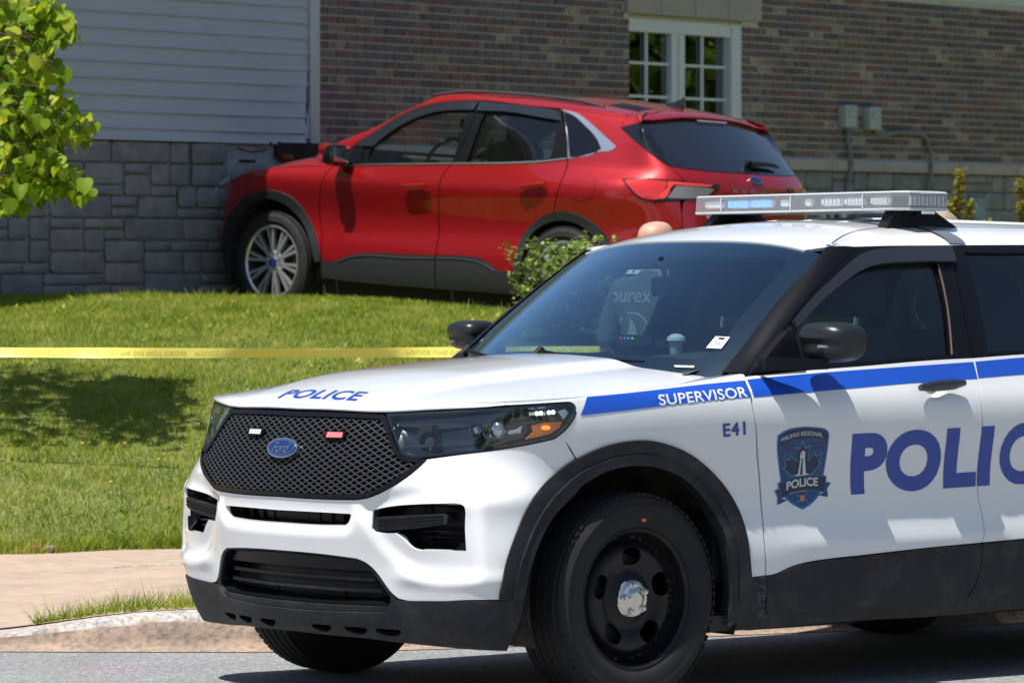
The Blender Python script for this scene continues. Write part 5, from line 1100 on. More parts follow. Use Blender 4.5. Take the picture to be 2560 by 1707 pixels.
ROUT = {
 'arch_out': [[(0.9158,0.4114),(0.8909,0.4987),(0.9111,0.6428),(1.0281,0.7555),(1.1762,0.8333),(1.3361,0.8671),(1.4646,0.8753),(1.5828,0.8534),(1.6921,0.7983),(1.7721,0.7155),(1.8465,0.6215),(1.9177,0.5056),(1.9527,0.3977)]],
 'arch_in': [[(1.4216,0.816),(1.5421,0.7985),(1.6549,0.738),(1.7554,0.6395),(1.8483,0.5243),(1.8989,0.3867)]],
 'clad_top': [[(1.9527,0.3977),(2.0666,0.3985)],[(2.0666,0.3985),(2.1528,0.43),(2.253,0.4557),(2.6138,0.4775),(3.034,0.485)],[(3.034,0.485),(3.3629,0.4877),(3.4907,0.4642),(3.5771,0.4216),(3.6538,0.4024),(3.7294,0.4038)]],
 'clad_bot': [[(1.9559,0.2824),(2.3898,0.2657),(3.0266,0.2572),(3.6599,0.2538)]],
 'seamF': [[(1.9887,1.06),(1.9641,0.9997),(1.9395,0.9344),(1.9053,0.827),(1.8964,0.6987),(1.9316,0.5709)]],
 'seamB': [[(3.1236,1.0983),(3.0736,1.0598),(3.0554,1.0117),(3.0474,0.8965),(3.0176,0.74),(3.0254,0.6358),(3.0276,0.5519),(3.034,0.485)]],
 'seamC': [[(4.1058,1.1683),(4.1189,1.1141),(4.1271,1.0346),(4.1137,0.9458),(4.0841,0.8675),(4.0665,0.8138)]],
 'archr_out': [[(3.7583,0.464),(3.7598,0.5724),(3.7931,0.6575),(3.8823,0.7343),(3.9926,0.7947),(4.1123,0.8203),(4.2379,0.8152),(4.3444,0.7826),(4.4245,0.7358),(4.4837,0.6804),(4.5316,0.6342)]],
 'archr_in': [[(3.8105,0.4663),(3.8221,0.575),(3.8594,0.6503),(3.9601,0.7227),(4.0787,0.7591),(4.2059,0.7591),(4.3035,0.731),(4.3768,0.6856),(4.4355,0.6348)]],
 'belt': [[(1.9887,1.06),(2.4796,1.0843),(3.1193,1.1098),(3.7073,1.1311)],[(4.0983,1.172),(4.2158,1.1915),(4.351,1.2325)]],
 'dlo_top': [[(2.1123,1.2176),(2.2135,1.2773),(2.3469,1.3582),(2.5191,1.4575),(2.6976,1.5179),(2.8942,1.5435),(3.1579,1.5506)],[(3.1634,1.5427),(3.4922,1.5273),(3.6951,1.514),(3.8946,1.503)]],
 'chrome': [[(3.8946,1.503),(4.0261,1.4867),(4.1809,1.424),(4.334,1.3387),(4.4539,1.2674)],[(4.4539,1.2674),(4.4406,1.2512),(4.3518,1.2305),(4.2139,1.1964),(4.1043,1.1722)],[(4.1008,1.181),(4.2094,1.2082),(4.3326,1.2358),(4.348,1.2501)],[(4.348,1.2501),(4.2847,1.3174),(4.155,1.4033),(4.0237,1.4704),(3.9293,1.4936)]],
 'glass1': [[(2.3166,1.0918),(2.2972,1.1727),(2.3923,1.2669),(2.5648,1.3788),(2.7475,1.4465),(2.933,1.472),(3.0802,1.4749)],[(3.0802,1.4749),(3.1077,1.2996),(3.1133,1.1181)],[(3.1133,1.1181),(2.6216,1.0979),(2.3254,1.0899)]],
 'glass2': [[(3.249,1.4675),(3.2462,1.303),(3.2435,1.1218)],[(3.3686,1.1294),(3.68,1.1445),(3.9569,1.1687)],[(3.9569,1.1687),(3.9511,1.288),(3.9082,1.4171)],[(3.9082,1.4171),(3.7407,1.4415),(3.4727,1.46),(3.2611,1.4616)]],
 'glass3': [[(3.9337,1.4906),(4.0266,1.4654),(4.1572,1.3984),(4.2866,1.3125),(4.3446,1.25)],[(4.3446,1.25),(4.3323,1.2368),(4.1143,1.1834)],[(4.1143,1.1834),(4.045,1.3105),(3.9337,1.4906)]],
 'visor': [[(2.2392,1.2257),(2.3635,1.3259),(2.5381,1.4272),(2.718,1.4907),(2.9114,1.5218),(3.1725,1.5322)],[(3.1739,1.5293),(3.5012,1.5151),(3.7021,1.5039),(3.8989,1.4827)],[(3.8989,1.4827),(3.9388,1.4229)],[(3.9388,1.4229),(3.7646,1.444),(3.5306,1.4714),(3.2809,1.4723)],[(3.227,1.4757),(2.9471,1.4722),(2.7475,1.4465),(2.5648,1.3788),(2.3923,1.2669),(2.3049,1.1891)]],
 'handle1': [[(2.7136,0.943),(2.8166,0.9411),(2.9508,0.9558)]],
 'handle2': [[(3.7715,0.966),(3.8894,0.9776),(4.0173,0.9935)]],
 'fuel': [[(4.2285,1.028),(4.2422,1.0463),(4.3806,1.055),(4.4093,1.0391),(4.4256,0.9952),(4.4046,0.9267),(4.3734,0.9064),(4.2507,0.904),(4.2292,0.9158),(4.2313,0.9691)]],
 'tail': [[(4.5998,1.0511),(4.6583,1.0613),(4.9464,1.0608),(5.3306,1.0506)],[(5.3306,1.0506),(5.278,0.9947),(5.2076,0.94)],[(5.2076,0.94),(5.0405,0.9344),(4.801,0.9188),(4.7418,0.935),(4.6879,0.9814),(4.5998,1.0511)]],
 'tail_red': [[(4.6204,1.0439),(4.7901,1.0491),(4.9351,1.0363)],[(4.9351,1.0363),(4.9457,1.0081),(4.8938,0.9244)]],
 'glassR': [[(1.2587,1.3965),(1.1702,1.4189),(0.5918,1.439)],[(0.5918,1.439),(0.3812,1.4712),(0.0892,1.4882),(-0.2403,1.4848),(-0.5609,1.4443)],[(-0.5609,1.4443),(-0.5647,1.349),(-0.5099,1.1386)],[(-0.5099,1.1386),(-0.0806,1.1333),(0.4793,1.1344),(0.7168,1.152)],[(0.7168,1.152),(0.7971,1.1965),(0.922,1.2559),(1.1376,1.3257),(1.2567,1.3916)]],
 'glassR_side': [[(0.5938,1.437),(0.6633,1.3134),(0.7168,1.152)]],
 'hatch_seam': [[(0.7168,1.152),(0.6446,1.0609),(0.678,0.9069),(0.6907,0.7634)]],
 'badge': [[(0.0065,1.0883),(0.0743,1.0923),(-0.0614,1.0841),(-0.0142,1.1062),(0.0225,1.0705)]],
 'escape': [[(0.2501,1.023),(-0.1495,1.0167),(-0.1472,1.0021),(0.253,0.9998)]],
 'rtail': [[(-0.3947,1.0539),(-0.5081,1.0525),(-0.6702,1.0569),(-0.6702,1.0322),(-0.4956,1.0178),(-0.3759,1.0338)]],
 'wiper': [[(0.0123,1.1733),(-0.0806,1.1817),(-0.2638,1.1839),(-0.3669,1.1732)]],
 'shadow': [[(1.3252,1.0366),(1.3359,0.9588),(1.3163,0.8503)]],
 'roofrail': [[(-0.8077,0.1995),(-1.265,0.5935),(-1.1747,0.3686),(-1.2861,0.3021),(-1.5355,0.2623),(-1.9925,0.3837),(-2.315,0.4377),(-2.5054,0.5005),(-2.6262,0.5465)]],
 'spoil': [[(-2.9832,0.7069),(-2.9402,0.5969),(-2.9277,0.4916)]],
 'tailT': [[(0.7536,1.0608),(0.3694,1.0506)],[(0.3694,1.0506),(0.422,0.9947),(0.4924,0.94)],[(0.4924,0.94),(0.6595,0.9344),(0.899,0.9188)]],
 'spoilT': [[(1.2877,1.4585),(0.5837,1.4536),(0.3754,1.4772),(0.0846,1.4922),(-0.2462,1.4889),(-0.5693,1.4486)]],
 'hoodline': [[(0.1168,0.7128),(0.0166,0.5679),(-0.0227,0.3584)]],
}
# ================================================================ the red crossover against the house corner
RRW = [[-0.752339, -0.656965, 0.048813], [0.657406, -0.753487, -0.008652], [0.042464, 0.02558, 0.99877]]
TRW = [-1.13277, 29.41693, 1.15962]
RC = empty('red_car', matrix=mat4(RRW, TRW)); tag(RC, 'red crossover with its nose crashed into the stone corner of the house', 'car')
M_red = mat('red_metallic_paint', (.44, .008, .012), rough=.32, metal=.55, coat=1.0, spec=.5)
M_rclad = mat('grey_side_plastic', (.015, .017, .020), rough=.6)
M_sg = glassmat('clear_side_glass', (.72, .76, .74)); M_sg2 = glassmat('rear_side_glass', (.45, .50, .48))
M_vis = mat('smoked_rain_guard', (.015, .018, .024), rough=.2, coat=.5)
SR = red_surfaces(); B = SR['body']; HD = SR['hood']; RF = SR['roof']; Q_ = ROUT
class RearChart:
    def __call__(s, y, z, off=0., plain=False):
        y = np.atleast_1d(y).astype(float); z = np.atleast_1d(z)+0*y; sg = np.where(y < 0, -1., 1.)
        P = B((B.a5-np.abs(y)), z, off, True); P[:, 1] *= sg; return P
RT = RearChart()
def each(fn):
    for sg in (1, -1): fn(sg, (lambda R: R) if sg > 0 else mir)
ao = [(.93, .26), (.875, .41)] + [p for p in [(.858, .498), (.893, .630), (1.0249, .7455), (1.1762, .8283), (1.3361, .8651), (1.4646, .8753), (1.5828, .8534), (1.6921, .7983), (1.7721, .7155), (1.8465, .6215), (1.9177, .5056), (1.9527, .3977)]]
ai = [(1.03, .27), (1.00, .42), (1.00, .50), (1.045, .62), (1.14, .725), (1.27, .795), (1.4216, .816), (1.5421, .7905), (1.6549, .730), (1.7554, .6395), (1.8483, .5143), (1.8989, .3867)]
ra = [(3.745, .400), (3.7500, .480), (3.7630, .5724), (3.8000, .6575), (3.8823, .7343), (3.9926, .7947), (4.1123, .8203), (4.2379, .8152), (4.3444, .7826), (4.4245, .7358), (4.4837, .6804), (4.5316, .6342), (4.60, .53), (4.64, .40)]
ri = [(3.80, .390), (3.8105, .4663), (3.8221, .575), (3.8594, .6503), (3.9601, .7227), (4.0787, .7591), (4.2059, .7591), (4.3035, .731), (4.3768, .6856), (4.4355, .6348), (4.50, .52), (4.53, .40)]
ct = [(2.0666, .4005), (2.1528, .43), (2.253, .4557), (2.6138, .4775), (3.030, .485)]; ct2 = [(3.038, .485), (3.3629, .4877), (3.4907, .4642), (3.5771, .4216), (3.6538, .4024), (3.745, .4020)]
belt1 = Q_['belt'][0]; beltE = [(2.0, 1.0605), (2.4796, 1.0843), (3.1193, 1.1098)]
seF = [(1.9887, 1.06), (1.9641, .9997), (1.9395, .9344), (1.9053, .827), (1.8964, .6987), (1.9316, .5709), (1.9527, .3977)]
seB = [(3.1193, 1.1098), (3.0736, 1.0598), (3.0554, 1.0117), (3.0424, .8965), (3.0176, .74), (3.0254, .6358), (3.0276, .5519), (3.034, .485)]
seC = [(4.1058, 1.170), (4.1189, 1.1141), (4.1271, 1.0346), (4.1137, .9458), (4.0841, .8675), (4.0665, .8080)]
sh_ = lambda pts, d: [(a+d, z) for a, z in pts]
fcr = [(.30, .825), (.60, .825), (.80, .860), (.95, .915), (1.1, .968), (1.35, 1.022), (1.6, 1.050), (1.8, 1.058), (1.985, 1.0605)]
hcr = [(.76, .0), (.745, .2), (.70, .4), (.60, .58), (.50, .66), (.35, .715), (.1, .74), (-.2, .755), (-.42, .765)]
def _r(sg, m):
    bmp = ring([(0, .815), (.30, .818), (.60, .820), (.80, .855), (.95, .910), (1.1, .963), (1.2, .990)], [(1.2, .990), (1.19, .92), (1.176, .832)], ao[::-1][6:], [(.93, .24), (.5, .22), (0, .22)], n=4)
    if sg > 0: allb = bmp + [p for p in mir(bmp)[::-1] if p[0] < -1e-3]; panel('front_bumper', B, [allb], M_red, RC, h=.05, lip=.02)
    fe = ring([(1.203, .991), (1.35, 1.019), (1.6, 1.046), (1.8, 1.054), (1.983, 1.0575)], [(a-.004, z) for a, z in seF], [(1.9527, .3977), (1.9177, .5056), (1.8465, .6215), (1.7721, .7155), (1.6921, .7983), (1.5828, .8534), (1.4646, .8753), (1.3361, .8651), (1.18, .833)], [(1.18, .833), (1.194, .92), (1.203, .991)], n=5)
    fd = panel('front_fender', B, [m(fe)], M_red, RC, h=.035, lip=.012)
    A = S3(B, [(a*sg, z) for a, z in dense(fcr, 5)]); C = S3(HD, [(x, y*sg) for x, y in dense(hcr, 5)])
    mk('fender_top', *g_loft(A, C, 60, 8, TA=(0, -.03*sg, .05), TB=(0, -.09*sg, .02), flip=(sg < 0)), M_red, fd)
    fdr = ring(beltE[0:3], [(a-.004, z) for a, z in seB], ct[::-1], [(1.9567, .3985), (1.9356, .5709), (1.9004, .6987), (1.9093, .827), (1.9435, .9344), (1.9681, .9997), (1.9927, 1.06)], n=5)
    d1 = panel('front_door', B, [m(fdr)], M_red, RC, h=.03, lip=.012)
    rdr = ring([(3.1243, 1.110), (3.7073, 1.1321), (3.95, 1.150), (4.100, 1.169)], [(a-.004, z) for a, z in seC], ra[::-1][8:], ct2[::-1], [(a+.004, z) for a, z in seB[::-1]], n=5)
    rdr = ring([(3.1243, 1.110), (3.7073, 1.1321), (3.95, 1.150), (4.100, 1.169)], [(a-.004, z) for a, z in seC], [(4.06, .806), (3.9926, .7927), (3.8823, .7323), (3.8000, .6555), (3.7630, .5704), (3.7500, .478), (3.745, .404)], ct2[::-1], [(a+.004, z) for a, z in seB[::-1]], n=5)
    d2 = panel('rear_door', B, [m(rdr)], M_red, RC, h=.03, lip=.012)
    # quarter panel incl. pillar behind the chrome, up to the roof edge
    hs = [(p[0], p[1]) for p in ((B.a5-.7168, 1.152), (B.a5-.6446, 1.0609))]
    qt = ring([(4.1098, 1.1705), (4.2139, 1.1950), (4.3518, 1.2290), (4.4406, 1.2500)], [(4.4560, 1.2674), (4.334, 1.3400), (4.1809, 1.4255), (4.0261, 1.4880), (3.8946, 1.5045)], [(3.8946, 1.512), (4.10, 1.500), (4.30, 1.478), (4.44, 1.465)], [(4.44, 1.463), (4.436, 1.40)], [(4.4433, 1.388), (4.5624, 1.3235), (4.778, 1.2540), (4.9029, 1.1950), (4.9812, 1.1505)], [(4.9812, 1.150), (5.050, 1.0615)],
              [(5.045, 1.0630), (4.80, 1.0660), (4.6583, 1.0640), (4.5958, 1.0531)], [(4.5958, 1.0531), (4.6839, .9814), (4.7398, .933), (4.801, .9158), (5.010, .929)], [(5.005, .927), (5.005, .80), (5.0, .66)], [(5.0, .66), (4.80, .66), (4.60, .655), (4.5185, .655)], ra[::-1][2:8] and [(4.5135, .655), (4.4837, .6824), (4.4245, .7378), (4.3444, .7846), (4.2379, .8172), (4.1123, .8223), (4.0705, .812)], [(a+.004, z) for a, z in seC[::-1]], n=5)
    qp = panel('quarter_panel', B, [m(qt)], M_red, RC, h=.03, lip=.012)
    fl_ = ring(Q_['fuel'][0], n=4)
    P = S3(B, [(a*sg, z) for a, z in fl_+[fl_[0]]], .0); 
    if sg > 0: mk('fuel_door', *join([g_panel(B, [m(offset_ring(fl_, .003))], h=.03, off=.0025, lip=.003)]), M_red, qp); mk('fuel_door_gap', *g_panel(B, [m(fl_), m(offset_ring(fl_, .0045))], h=.03, off=.0012, lip=0), M_dark, qp)
    rbm = ring([(4.5225, .650), (4.80, .655), (5.0, .655), (5.7, .655)], [(5.7, .50)], [(5.7, .48), (5.0, .46), (4.635, .46)], [(4.60, .53), (4.5316, .6342)], n=5)
    panel('rear_bumper', B, [m(rbm)], M_red, RC, h=.04, off=.006, lip=.02)
    rbl = ring([(4.635, .455), (5.0, .455), (5.7, .475)], [(5.7, .26), (5.1, .26), (4.66, .30)], n=5); panel('rear_skirt', B, [m(rbl)], M_rclad, RC, h=.05, off=.010, lip=.03)
    # cladding
    ac = panel('wheel_arch_cladding', B, [m([*dense(ao, 5), *dense(ai[::-1], 5)])], M_rclad, RC, h=.03, off=.010, lip=.04)
    panel('wheel_arch_cladding', B, [m([*dense(ra, 5), *dense(ri[::-1], 5)])], M_rclad, RC, h=.03, off=.010, lip=.04)
    cb = [(1.9559, .2824), (2.3898, .2657), (3.026, .2572)]
    c1_ = ring([(1.957, .394), (2.0666, .3965)], [(2.1528, .427), (2.253, .4527), (2.6138, .4745), (3.028, .482)], [(3.026, .2572)], cb[::-1], n=5)
    c2_ = ring([(3.038, .482), (3.3629, .4847), (3.4907, .4612), (3.5771, .4186), (3.6538, .3994), (3.795, .396)], [(3.795, .25)], [(3.66, .254), (3.036, .2572)], n=5)
    panel('door_cladding', B, [m(c1_)], M_rclad, d1, h=.04, off=.008, lip=.03); panel('door_cladding', B, [m(c2_)], M_rclad, d2, h=.04, off=.008, lip=.03)
    for pts in ([(2.12, .395), (2.25, .435), (2.62, .452), (3.02, .460)], [(3.045, .460), (3.35, .462), (3.48, .44), (3.58, .400)]):
        mk('cladding_crease', *g_tube(S3(B, [(a*sg, z) for a, z in dense(pts, 5)], .009), .005, 6), M_rclad, d1 if pts[0][0] < 3 else d2)
    # window band
    dt = [(2.06, 1.10), (2.08, 1.19), (2.1123, 1.2176), (2.2135, 1.2773), (2.3469, 1.3582), (2.5191, 1.4575), (2.6976, 1.5179), (2.8942, 1.5435), (3.1579, 1.5506)]
    f1 = ring([(2.00, 1.0625), (2.06, 1.150), (2.1123, 1.2176)], dt[2:], [(3.165, 1.5500), (3.16, 1.30), (3.127, 1.112)], [(3.1193, 1.112), (2.4796, 1.0863), (2.00, 1.0625)], n=5)
    g1_ = ring(*Q_['glass1'], n=5)
    f2 = ring([(3.171, 1.5495), (3.4922, 1.5313), (3.6951, 1.517), (3.8946, 1.503)], [(3.8946, 1.503), (3.9137, 1.4906)], [(3.925, 1.470), (4.035, 1.31), (4.098, 1.184)], [(4.098, 1.172), (3.95, 1.153), (3.7073, 1.1343), (3.1323, 1.112)], [(3.1333, 1.114), (3.166, 1.30), (3.171, 1.5495)], n=5)
    g2_ = ring(*Q_['glass2'], n=5)
    w1 = panel('window_frame', B, [m(f1), m(g1_)], M_trim, d1, h=.04, lip=.02); panel('window_glass', B, [m(offset_ring(g1_, -.005))], M_sg, d1, h=.06, off=-.012, lip=0)
    w2_ = panel('window_frame', B, [m(f2), m(g2_)], M_trim, d2, h=.04, lip=.02); panel('window_glass', B, [m(offset_ring(g2_, -.005))], M_sg2, d2, h=.06, off=-.012, lip=0)
    v1 = ring([(2.13, 1.205), (2.2392, 1.2757), (2.3635, 1.3459), (2.5381, 1.4432), (2.718, 1.5007), (2.9114, 1.5288), (3.155, 1.5352)], [(3.155, 1.5352), (3.150, 1.478)], [(3.150, 1.4757), (2.9471, 1.4702), (2.7475, 1.4425), (2.5648, 1.3738), (2.3923, 1.2619), (2.33, 1.205)], n=5)
    v2 = ring([(3.168, 1.5352), (3.5012, 1.5171), (3.7021, 1.5039), (3.8989, 1.4827)], [(3.8989, 1.4827), (3.9388, 1.4229)], [(3.9388, 1.4229), (3.7646, 1.440), (3.5306, 1.4654), (3.175, 1.4723)], n=5)
    panel('rain_guard', B, [m(v1)], M_vis, d1, h=.04, off=.018, lip=.014); panel('rain_guard', B, [m(v2)], M_vis, d2, h=.04, off=.018, lip=.014)
    g3 = ring(*Q_['glass3'], n=5); ch = Q_['chrome']
    cr_ = ring([(3.8946, 1.503), (4.0261, 1.4867), (4.1809, 1.424), (4.334, 1.3387), (4.4539, 1.2674)], [(4.4539, 1.2674), (4.4406, 1.2500), (4.3518, 1.2285), (4.2139, 1.1944), (4.1043, 1.1722)], [(4.1008, 1.183), (4.045, 1.31), (3.9293, 1.4936)], n=5)
    panel('quarter_window_chrome', B, [m(cr_), m(g3)], M_alu, RC, h=.04, off=.003, lip=.012); panel('quarter_window_glass', B, [m(offset_ring(g3, -.004))], M_priv, RC, h=.05, off=-.003, lip=0)
    mk('belt_moulding', *g_tube(S3(B, [(a*sg, z) for a, z in dense([(2.01, 1.064), (2.4796, 1.0863), (3.1193, 1.1118)], 5)], .004), .0065, 6), M_alu, d1)
    mk('belt_moulding', *g_tube(S3(B, [(a*sg, z) for a, z in dense([(3.128, 1.1125), (3.7073, 1.1335), (3.95, 1.153), (4.098, 1.1725)], 5)], .004), .0065, 6), M_alu, d2)
    for D, pts in ((d1, [(2.7136, .945), (2.83, .951), (2.9508, .9578)]), (d2, [(3.7715, .966), (3.8894, .9776), (4.0173, .9935)])):
        P = S3(B, [(a*sg, z) for a, z in dense(pts, 5)], .030); n_ = len(P); hd_ = mk('door_handle', *g_tube(P, [.010+.008*min(1, 5*min(i, n_-1-i)/n_) for i in range(n_)], 8), M_red, D)
        cx, cz = pts[1]; el = [(cx+.070*math.cos(t), cz-.006+.036*math.sin(t)) for t in np.linspace(0, 2*math.pi, 24, endpoint=False)]
        mk('handle_recess', *g_panel(Hollow(B, np.array([cx*sg, cz-.006]), .074, .038, .008), [m(el)], h=.012, off=.0015, lip=0), M_red, D)
    # tail lamp
    tr_ = ring(Q_['tail'][0], [(5.3306, 1.0506), (5.278, .9947), (5.2076, .94)], [(5.2076, .94), (5.0405, .9344), (4.801, .9188), (4.7418, .935), (4.6879, .9814), (4.5998, 1.0511)], n=5)
    tl_ = panel('tail_light', B, [m(tr_)], M_gloss, RC, h=.03, off=.004, lip=.02)
    M_tr = bpy.data.materials.get('tail_red') or mat('tail_red', (.62, .02, .02), rough=.12, coat=1)
    M_tc = bpy.data.materials.get('tail_clear') or mat('tail_clear', (.20, .185, .185), rough=.15, coat=1, bump=.002, bscale=60)
    panel('red_lens', B, [m(ring([(4.625, 1.043), (4.70, 1.050), (4.7901, 1.052), (4.9151, 1.050)], [(4.925, 1.035), (4.900, .985), (4.865, .930)], [(4.865, .930), (4.805, .928), (4.748, .945), (4.70, .985), (4.625, 1.043)], n=5))], M_tr, tl_, h=.03, off=.010, lip=.005)
    panel('red_lens', B, [m(ring([(4.93, 1.0500), (5.27, 1.0430)], [(5.24, 1.028), (4.97, 1.030)], [(4.945, 1.005), (4.900, .938), (4.875, .936), (4.925, 1.01)], n=4))], bpy.data.materials.get('tail_bright') or mat('tail_bright', (.85, .05, .03), rough=.15, coat=1), tl_, h=.03, off=.011, lip=.005)
    panel('clear_lens', B, [m(ring([(4.985, 1.022), (5.24, 1.020), (5.278, 1.012)], [(5.24, .985), (5.19, .950)], [(5.0405, .944), (4.925, .942)], [(4.985, 1.022)], n=4))], M_tc, tl_, h=.03, off=.009, lip=.004)
each(_r)
# roof, roof edge bands, pillars, screens
E1 = [(-.42, .765, 1.212), (-.60, .735, 1.285), (-.80, .70, 1.356), (-1.02, .655, 1.468), (-1.20, .615, 1.560), (-1.42, .585, 1.600)]
def edge(sg):
    e = [(x, y*sg, z) for x, y, z in E1] + [(x, y*sg, float(RF.Z(np.array([x]), np.array([y]))[0])) for x, y in ((-1.75, .58), (-2.2, .575), (-2.6, .57), (-2.85, .575), (-3.0, .585))]
    return dense(e, 5)
def _r2(sg, m):
    lo = S3(B, [(a*sg, z) for a, z in dense([(2.00, 1.0625), (2.06, 1.150), (2.1123, 1.2176), (2.2135, 1.2773), (2.3469, 1.3582), (2.5191, 1.4575), (2.6976, 1.5179), (2.8942, 1.5435), (3.1579, 1.5520), (3.4922, 1.5333), (3.6951, 1.520), (3.8946, 1.512), (4.10, 1.500), (4.30, 1.478), (4.44, 1.465)], 4)], .002)
    ed = np.array(edge(sg)); ed = np.concatenate([[(-.30, .80*sg, 1.13)], ed])
    mk('roof_side_rail', *g_loft(lo, ed, 90, 8, TA=(.01, -.01*sg, .07), TB=(-.01, -.09*sg, .02), flip=(sg < 0)), M_red, RC)
    xs = np.linspace(-1.18, -2.72, 30); z_ = RF.Z(xs, 0*xs+.565)
    mk('a_pillar_trim', *g_loft(lo[:60]+[-.01, -.03*sg, -.015], ed[:44]+[-.01, -.03*sg, -.02], 40, 3, flip=(sg < 0)), M_cabin, RC)
    k = np.minimum(1, 6*np.minimum((xs+2.72)/-1.72*-1, (-1.0-xs)/1.72)); k = np.clip(np.minimum((xs+2.72)/.22, (-1.18-xs)/.30), 0, 1)
    rp = [(x, .565*sg, z+.000+.016*kk) for x, z, kk in zip(xs, z_, k)]
    mk('roof_rail', *g_tube(rp, .011, 8), mat('roof_rail_grey', (.05, .052, .056), rough=.35, coat=.3) if sg > 0 else bpy.data.materials['roof_rail_grey'], RC)
each(_r2)
re_ = [(x, y) for x, y, z in edge(1) if x < -1.15]
front = [(-1.17, y*1.0) for y in (.5, .3, .1, -.1, -.3, -.5)]
fx = lambda y: -.98-.55*y*y
rr = [(fx(y), y) for y in (-.6, -.45, -.3, -.15, 0, .15, .3, .45, .6)][::1]
rr = rr + [(x, y) for x, y in re_ if x < -1.25] + [(-3.06, .45), (-3.08, .2), (-3.09, 0), (-3.08, -.2), (-3.06, -.45)] + [(x, -y) for x, y in re_ if x < -1.25][::-1]
roof = panel('roof', RF, [rr], M_red, RC, h=.06, lip=.01)
panel('sunroof_glass', RF, [[(-1.25, .44), (-1.25, -.44), (-2.35, -.44), (-2.35, .44)][::-1]], M_gloss, roof, h=.08, off=.002, lip=.004)
panel('roof_trim', RF, [[(-2.72, .52), (-2.72, .36), (-2.98, .36), (-2.98, .52)][::-1]], M_trim, roof, h=.08, off=.002, lip=.004)
el, er = np.array(edge(1))[:24], np.array(edge(-1))[:24]
mk('windscreen', *g_loft(el, er, 24, 12, bulge=.20, bdir=(.9, 0, .35)), glassmat('crossover_windscreen', (.78, .82, .80), mult=.35), RC)
hf = [(x, y) for x, y in dense(hcr, 4)]
hring = hf + [(x, -y) for x, y in hf[::-1] if y > 1e-3]
hd = panel('hood', HD, [hring], M_red, RC, h=.04, lip=.01)
A = S3(HD, [(x, y) for x, y in dense(hcr[:5], 5)]); C = S3(B, [(0, .818), (.30, .822), (.60, .824), (.80, .860)])
for sg in (1, -1): mk('hood_nose', *g_loft(C*[1, sg, 1], A*[1, sg, 1], 30, 6, TA=(.03, 0, .03), TB=(-.06, 0, .02), flip=(sg < 0)), M_red, hd)
mk('cowl', *g_loft([(-.42, y, 1.20) for y in (-.76, 0, .76)], [(-.30, y, 1.16) for y in (-.8, 0, .8)], 10, 2), M_trim, RC)
# spoiler and hatch
sp_lo = [(-.72, 1.452), (-.5837, 1.4536), (-.3754, 1.4772), (0, 1.492), (.3754, 1.4772), (.5837, 1.4536), (.72, 1.452)]
spb = RT(*np.array(dense(sp_lo, 6)).T); spb = spb+np.array([-.035, 0, .002])
spa = S3(RF, [(x, y) for x, y in dense([(-2.99, -.60), (-3.03, -.45), (-3.06, -.2), (-3.065, 0), (-3.06, .2), (-3.03, .45), (-2.99, .60)], 6)])
un = RT(*np.array(dense([(y, z-.01) for y, z in sp_lo], 6)).T)
spo = mk('rear_spoiler', *join([g_loft(spa, spb, 40, 6, TA=(-.12, 0, -.01), TB=(-.05, 0, -.06), flip=True), g_loft(spb, un, 40, 2, flip=True)]), M_red, RC)
mk('brake_lamp', *g_loft(RT(np.linspace(-.16, .16, 6), np.full(6, 1.478))+[-.030, 0, 0], RT(np.linspace(-.16, .16, 6), np.full(6, 1.468))+[-.026, 0, 0], 6, 1), mat('brake_lamp_grey', (.25, .22, .22), rough=.3), spo)
glR = ring([(.60, 1.452), (.3812, 1.4732), (.0892, 1.4882), (-.0892, 1.4882), (-.3812, 1.4732), (-.60, 1.452)], [(-.60, 1.45), (-.66, 1.31), (-.7168, 1.154)], [(-.7168, 1.152), (-.47, 1.1344), (0, 1.1323), (.47, 1.1344), (.7168, 1.152)], [(.7168, 1.154), (.66, 1.31), (.60, 1.45)], n=6)
hg = ring([(.7128, 1.148), (.47, 1.1314), (0, 1.1293), (-.47, 1.1314), (-.7128, 1.148)], [(-.7128, 1.148), (-.6406, 1.0609)], [(-.640, 1.057), (-.366, 1.0490)], [(-.366, 1.0490), (-.42, .9927), (-.49, .938)], [(-.49, .936), (-.66, .930), (-.674, .9069), (-.688, .7634), (-.69, .66)], [(-.69, .66), (.69, .66)], [(.69, .66), (.688, .7634), (.674, .9069), (.66, .930), (.49, .936)], [(.49, .938), (.42, .9927), (.366, 1.0490)], [(.366, 1.0490), (.640, 1.057)], [(.6406, 1.0609), (.7128, 1.148)], n=5)
def rpanel(name, rings, m_, par, off=0., h=.05): 
    v, f = g_panel(RT, rings, h=h, off=off, lip=0); return mk(name, v, f, m_, par)
hat = rpanel('tailgate', [hg], M_red, RC)
rpanel('rear_glass', [glR], mat('dark_hatch_glass', (.008, .010, .016), rough=.04, coat=1), hat, off=.003)
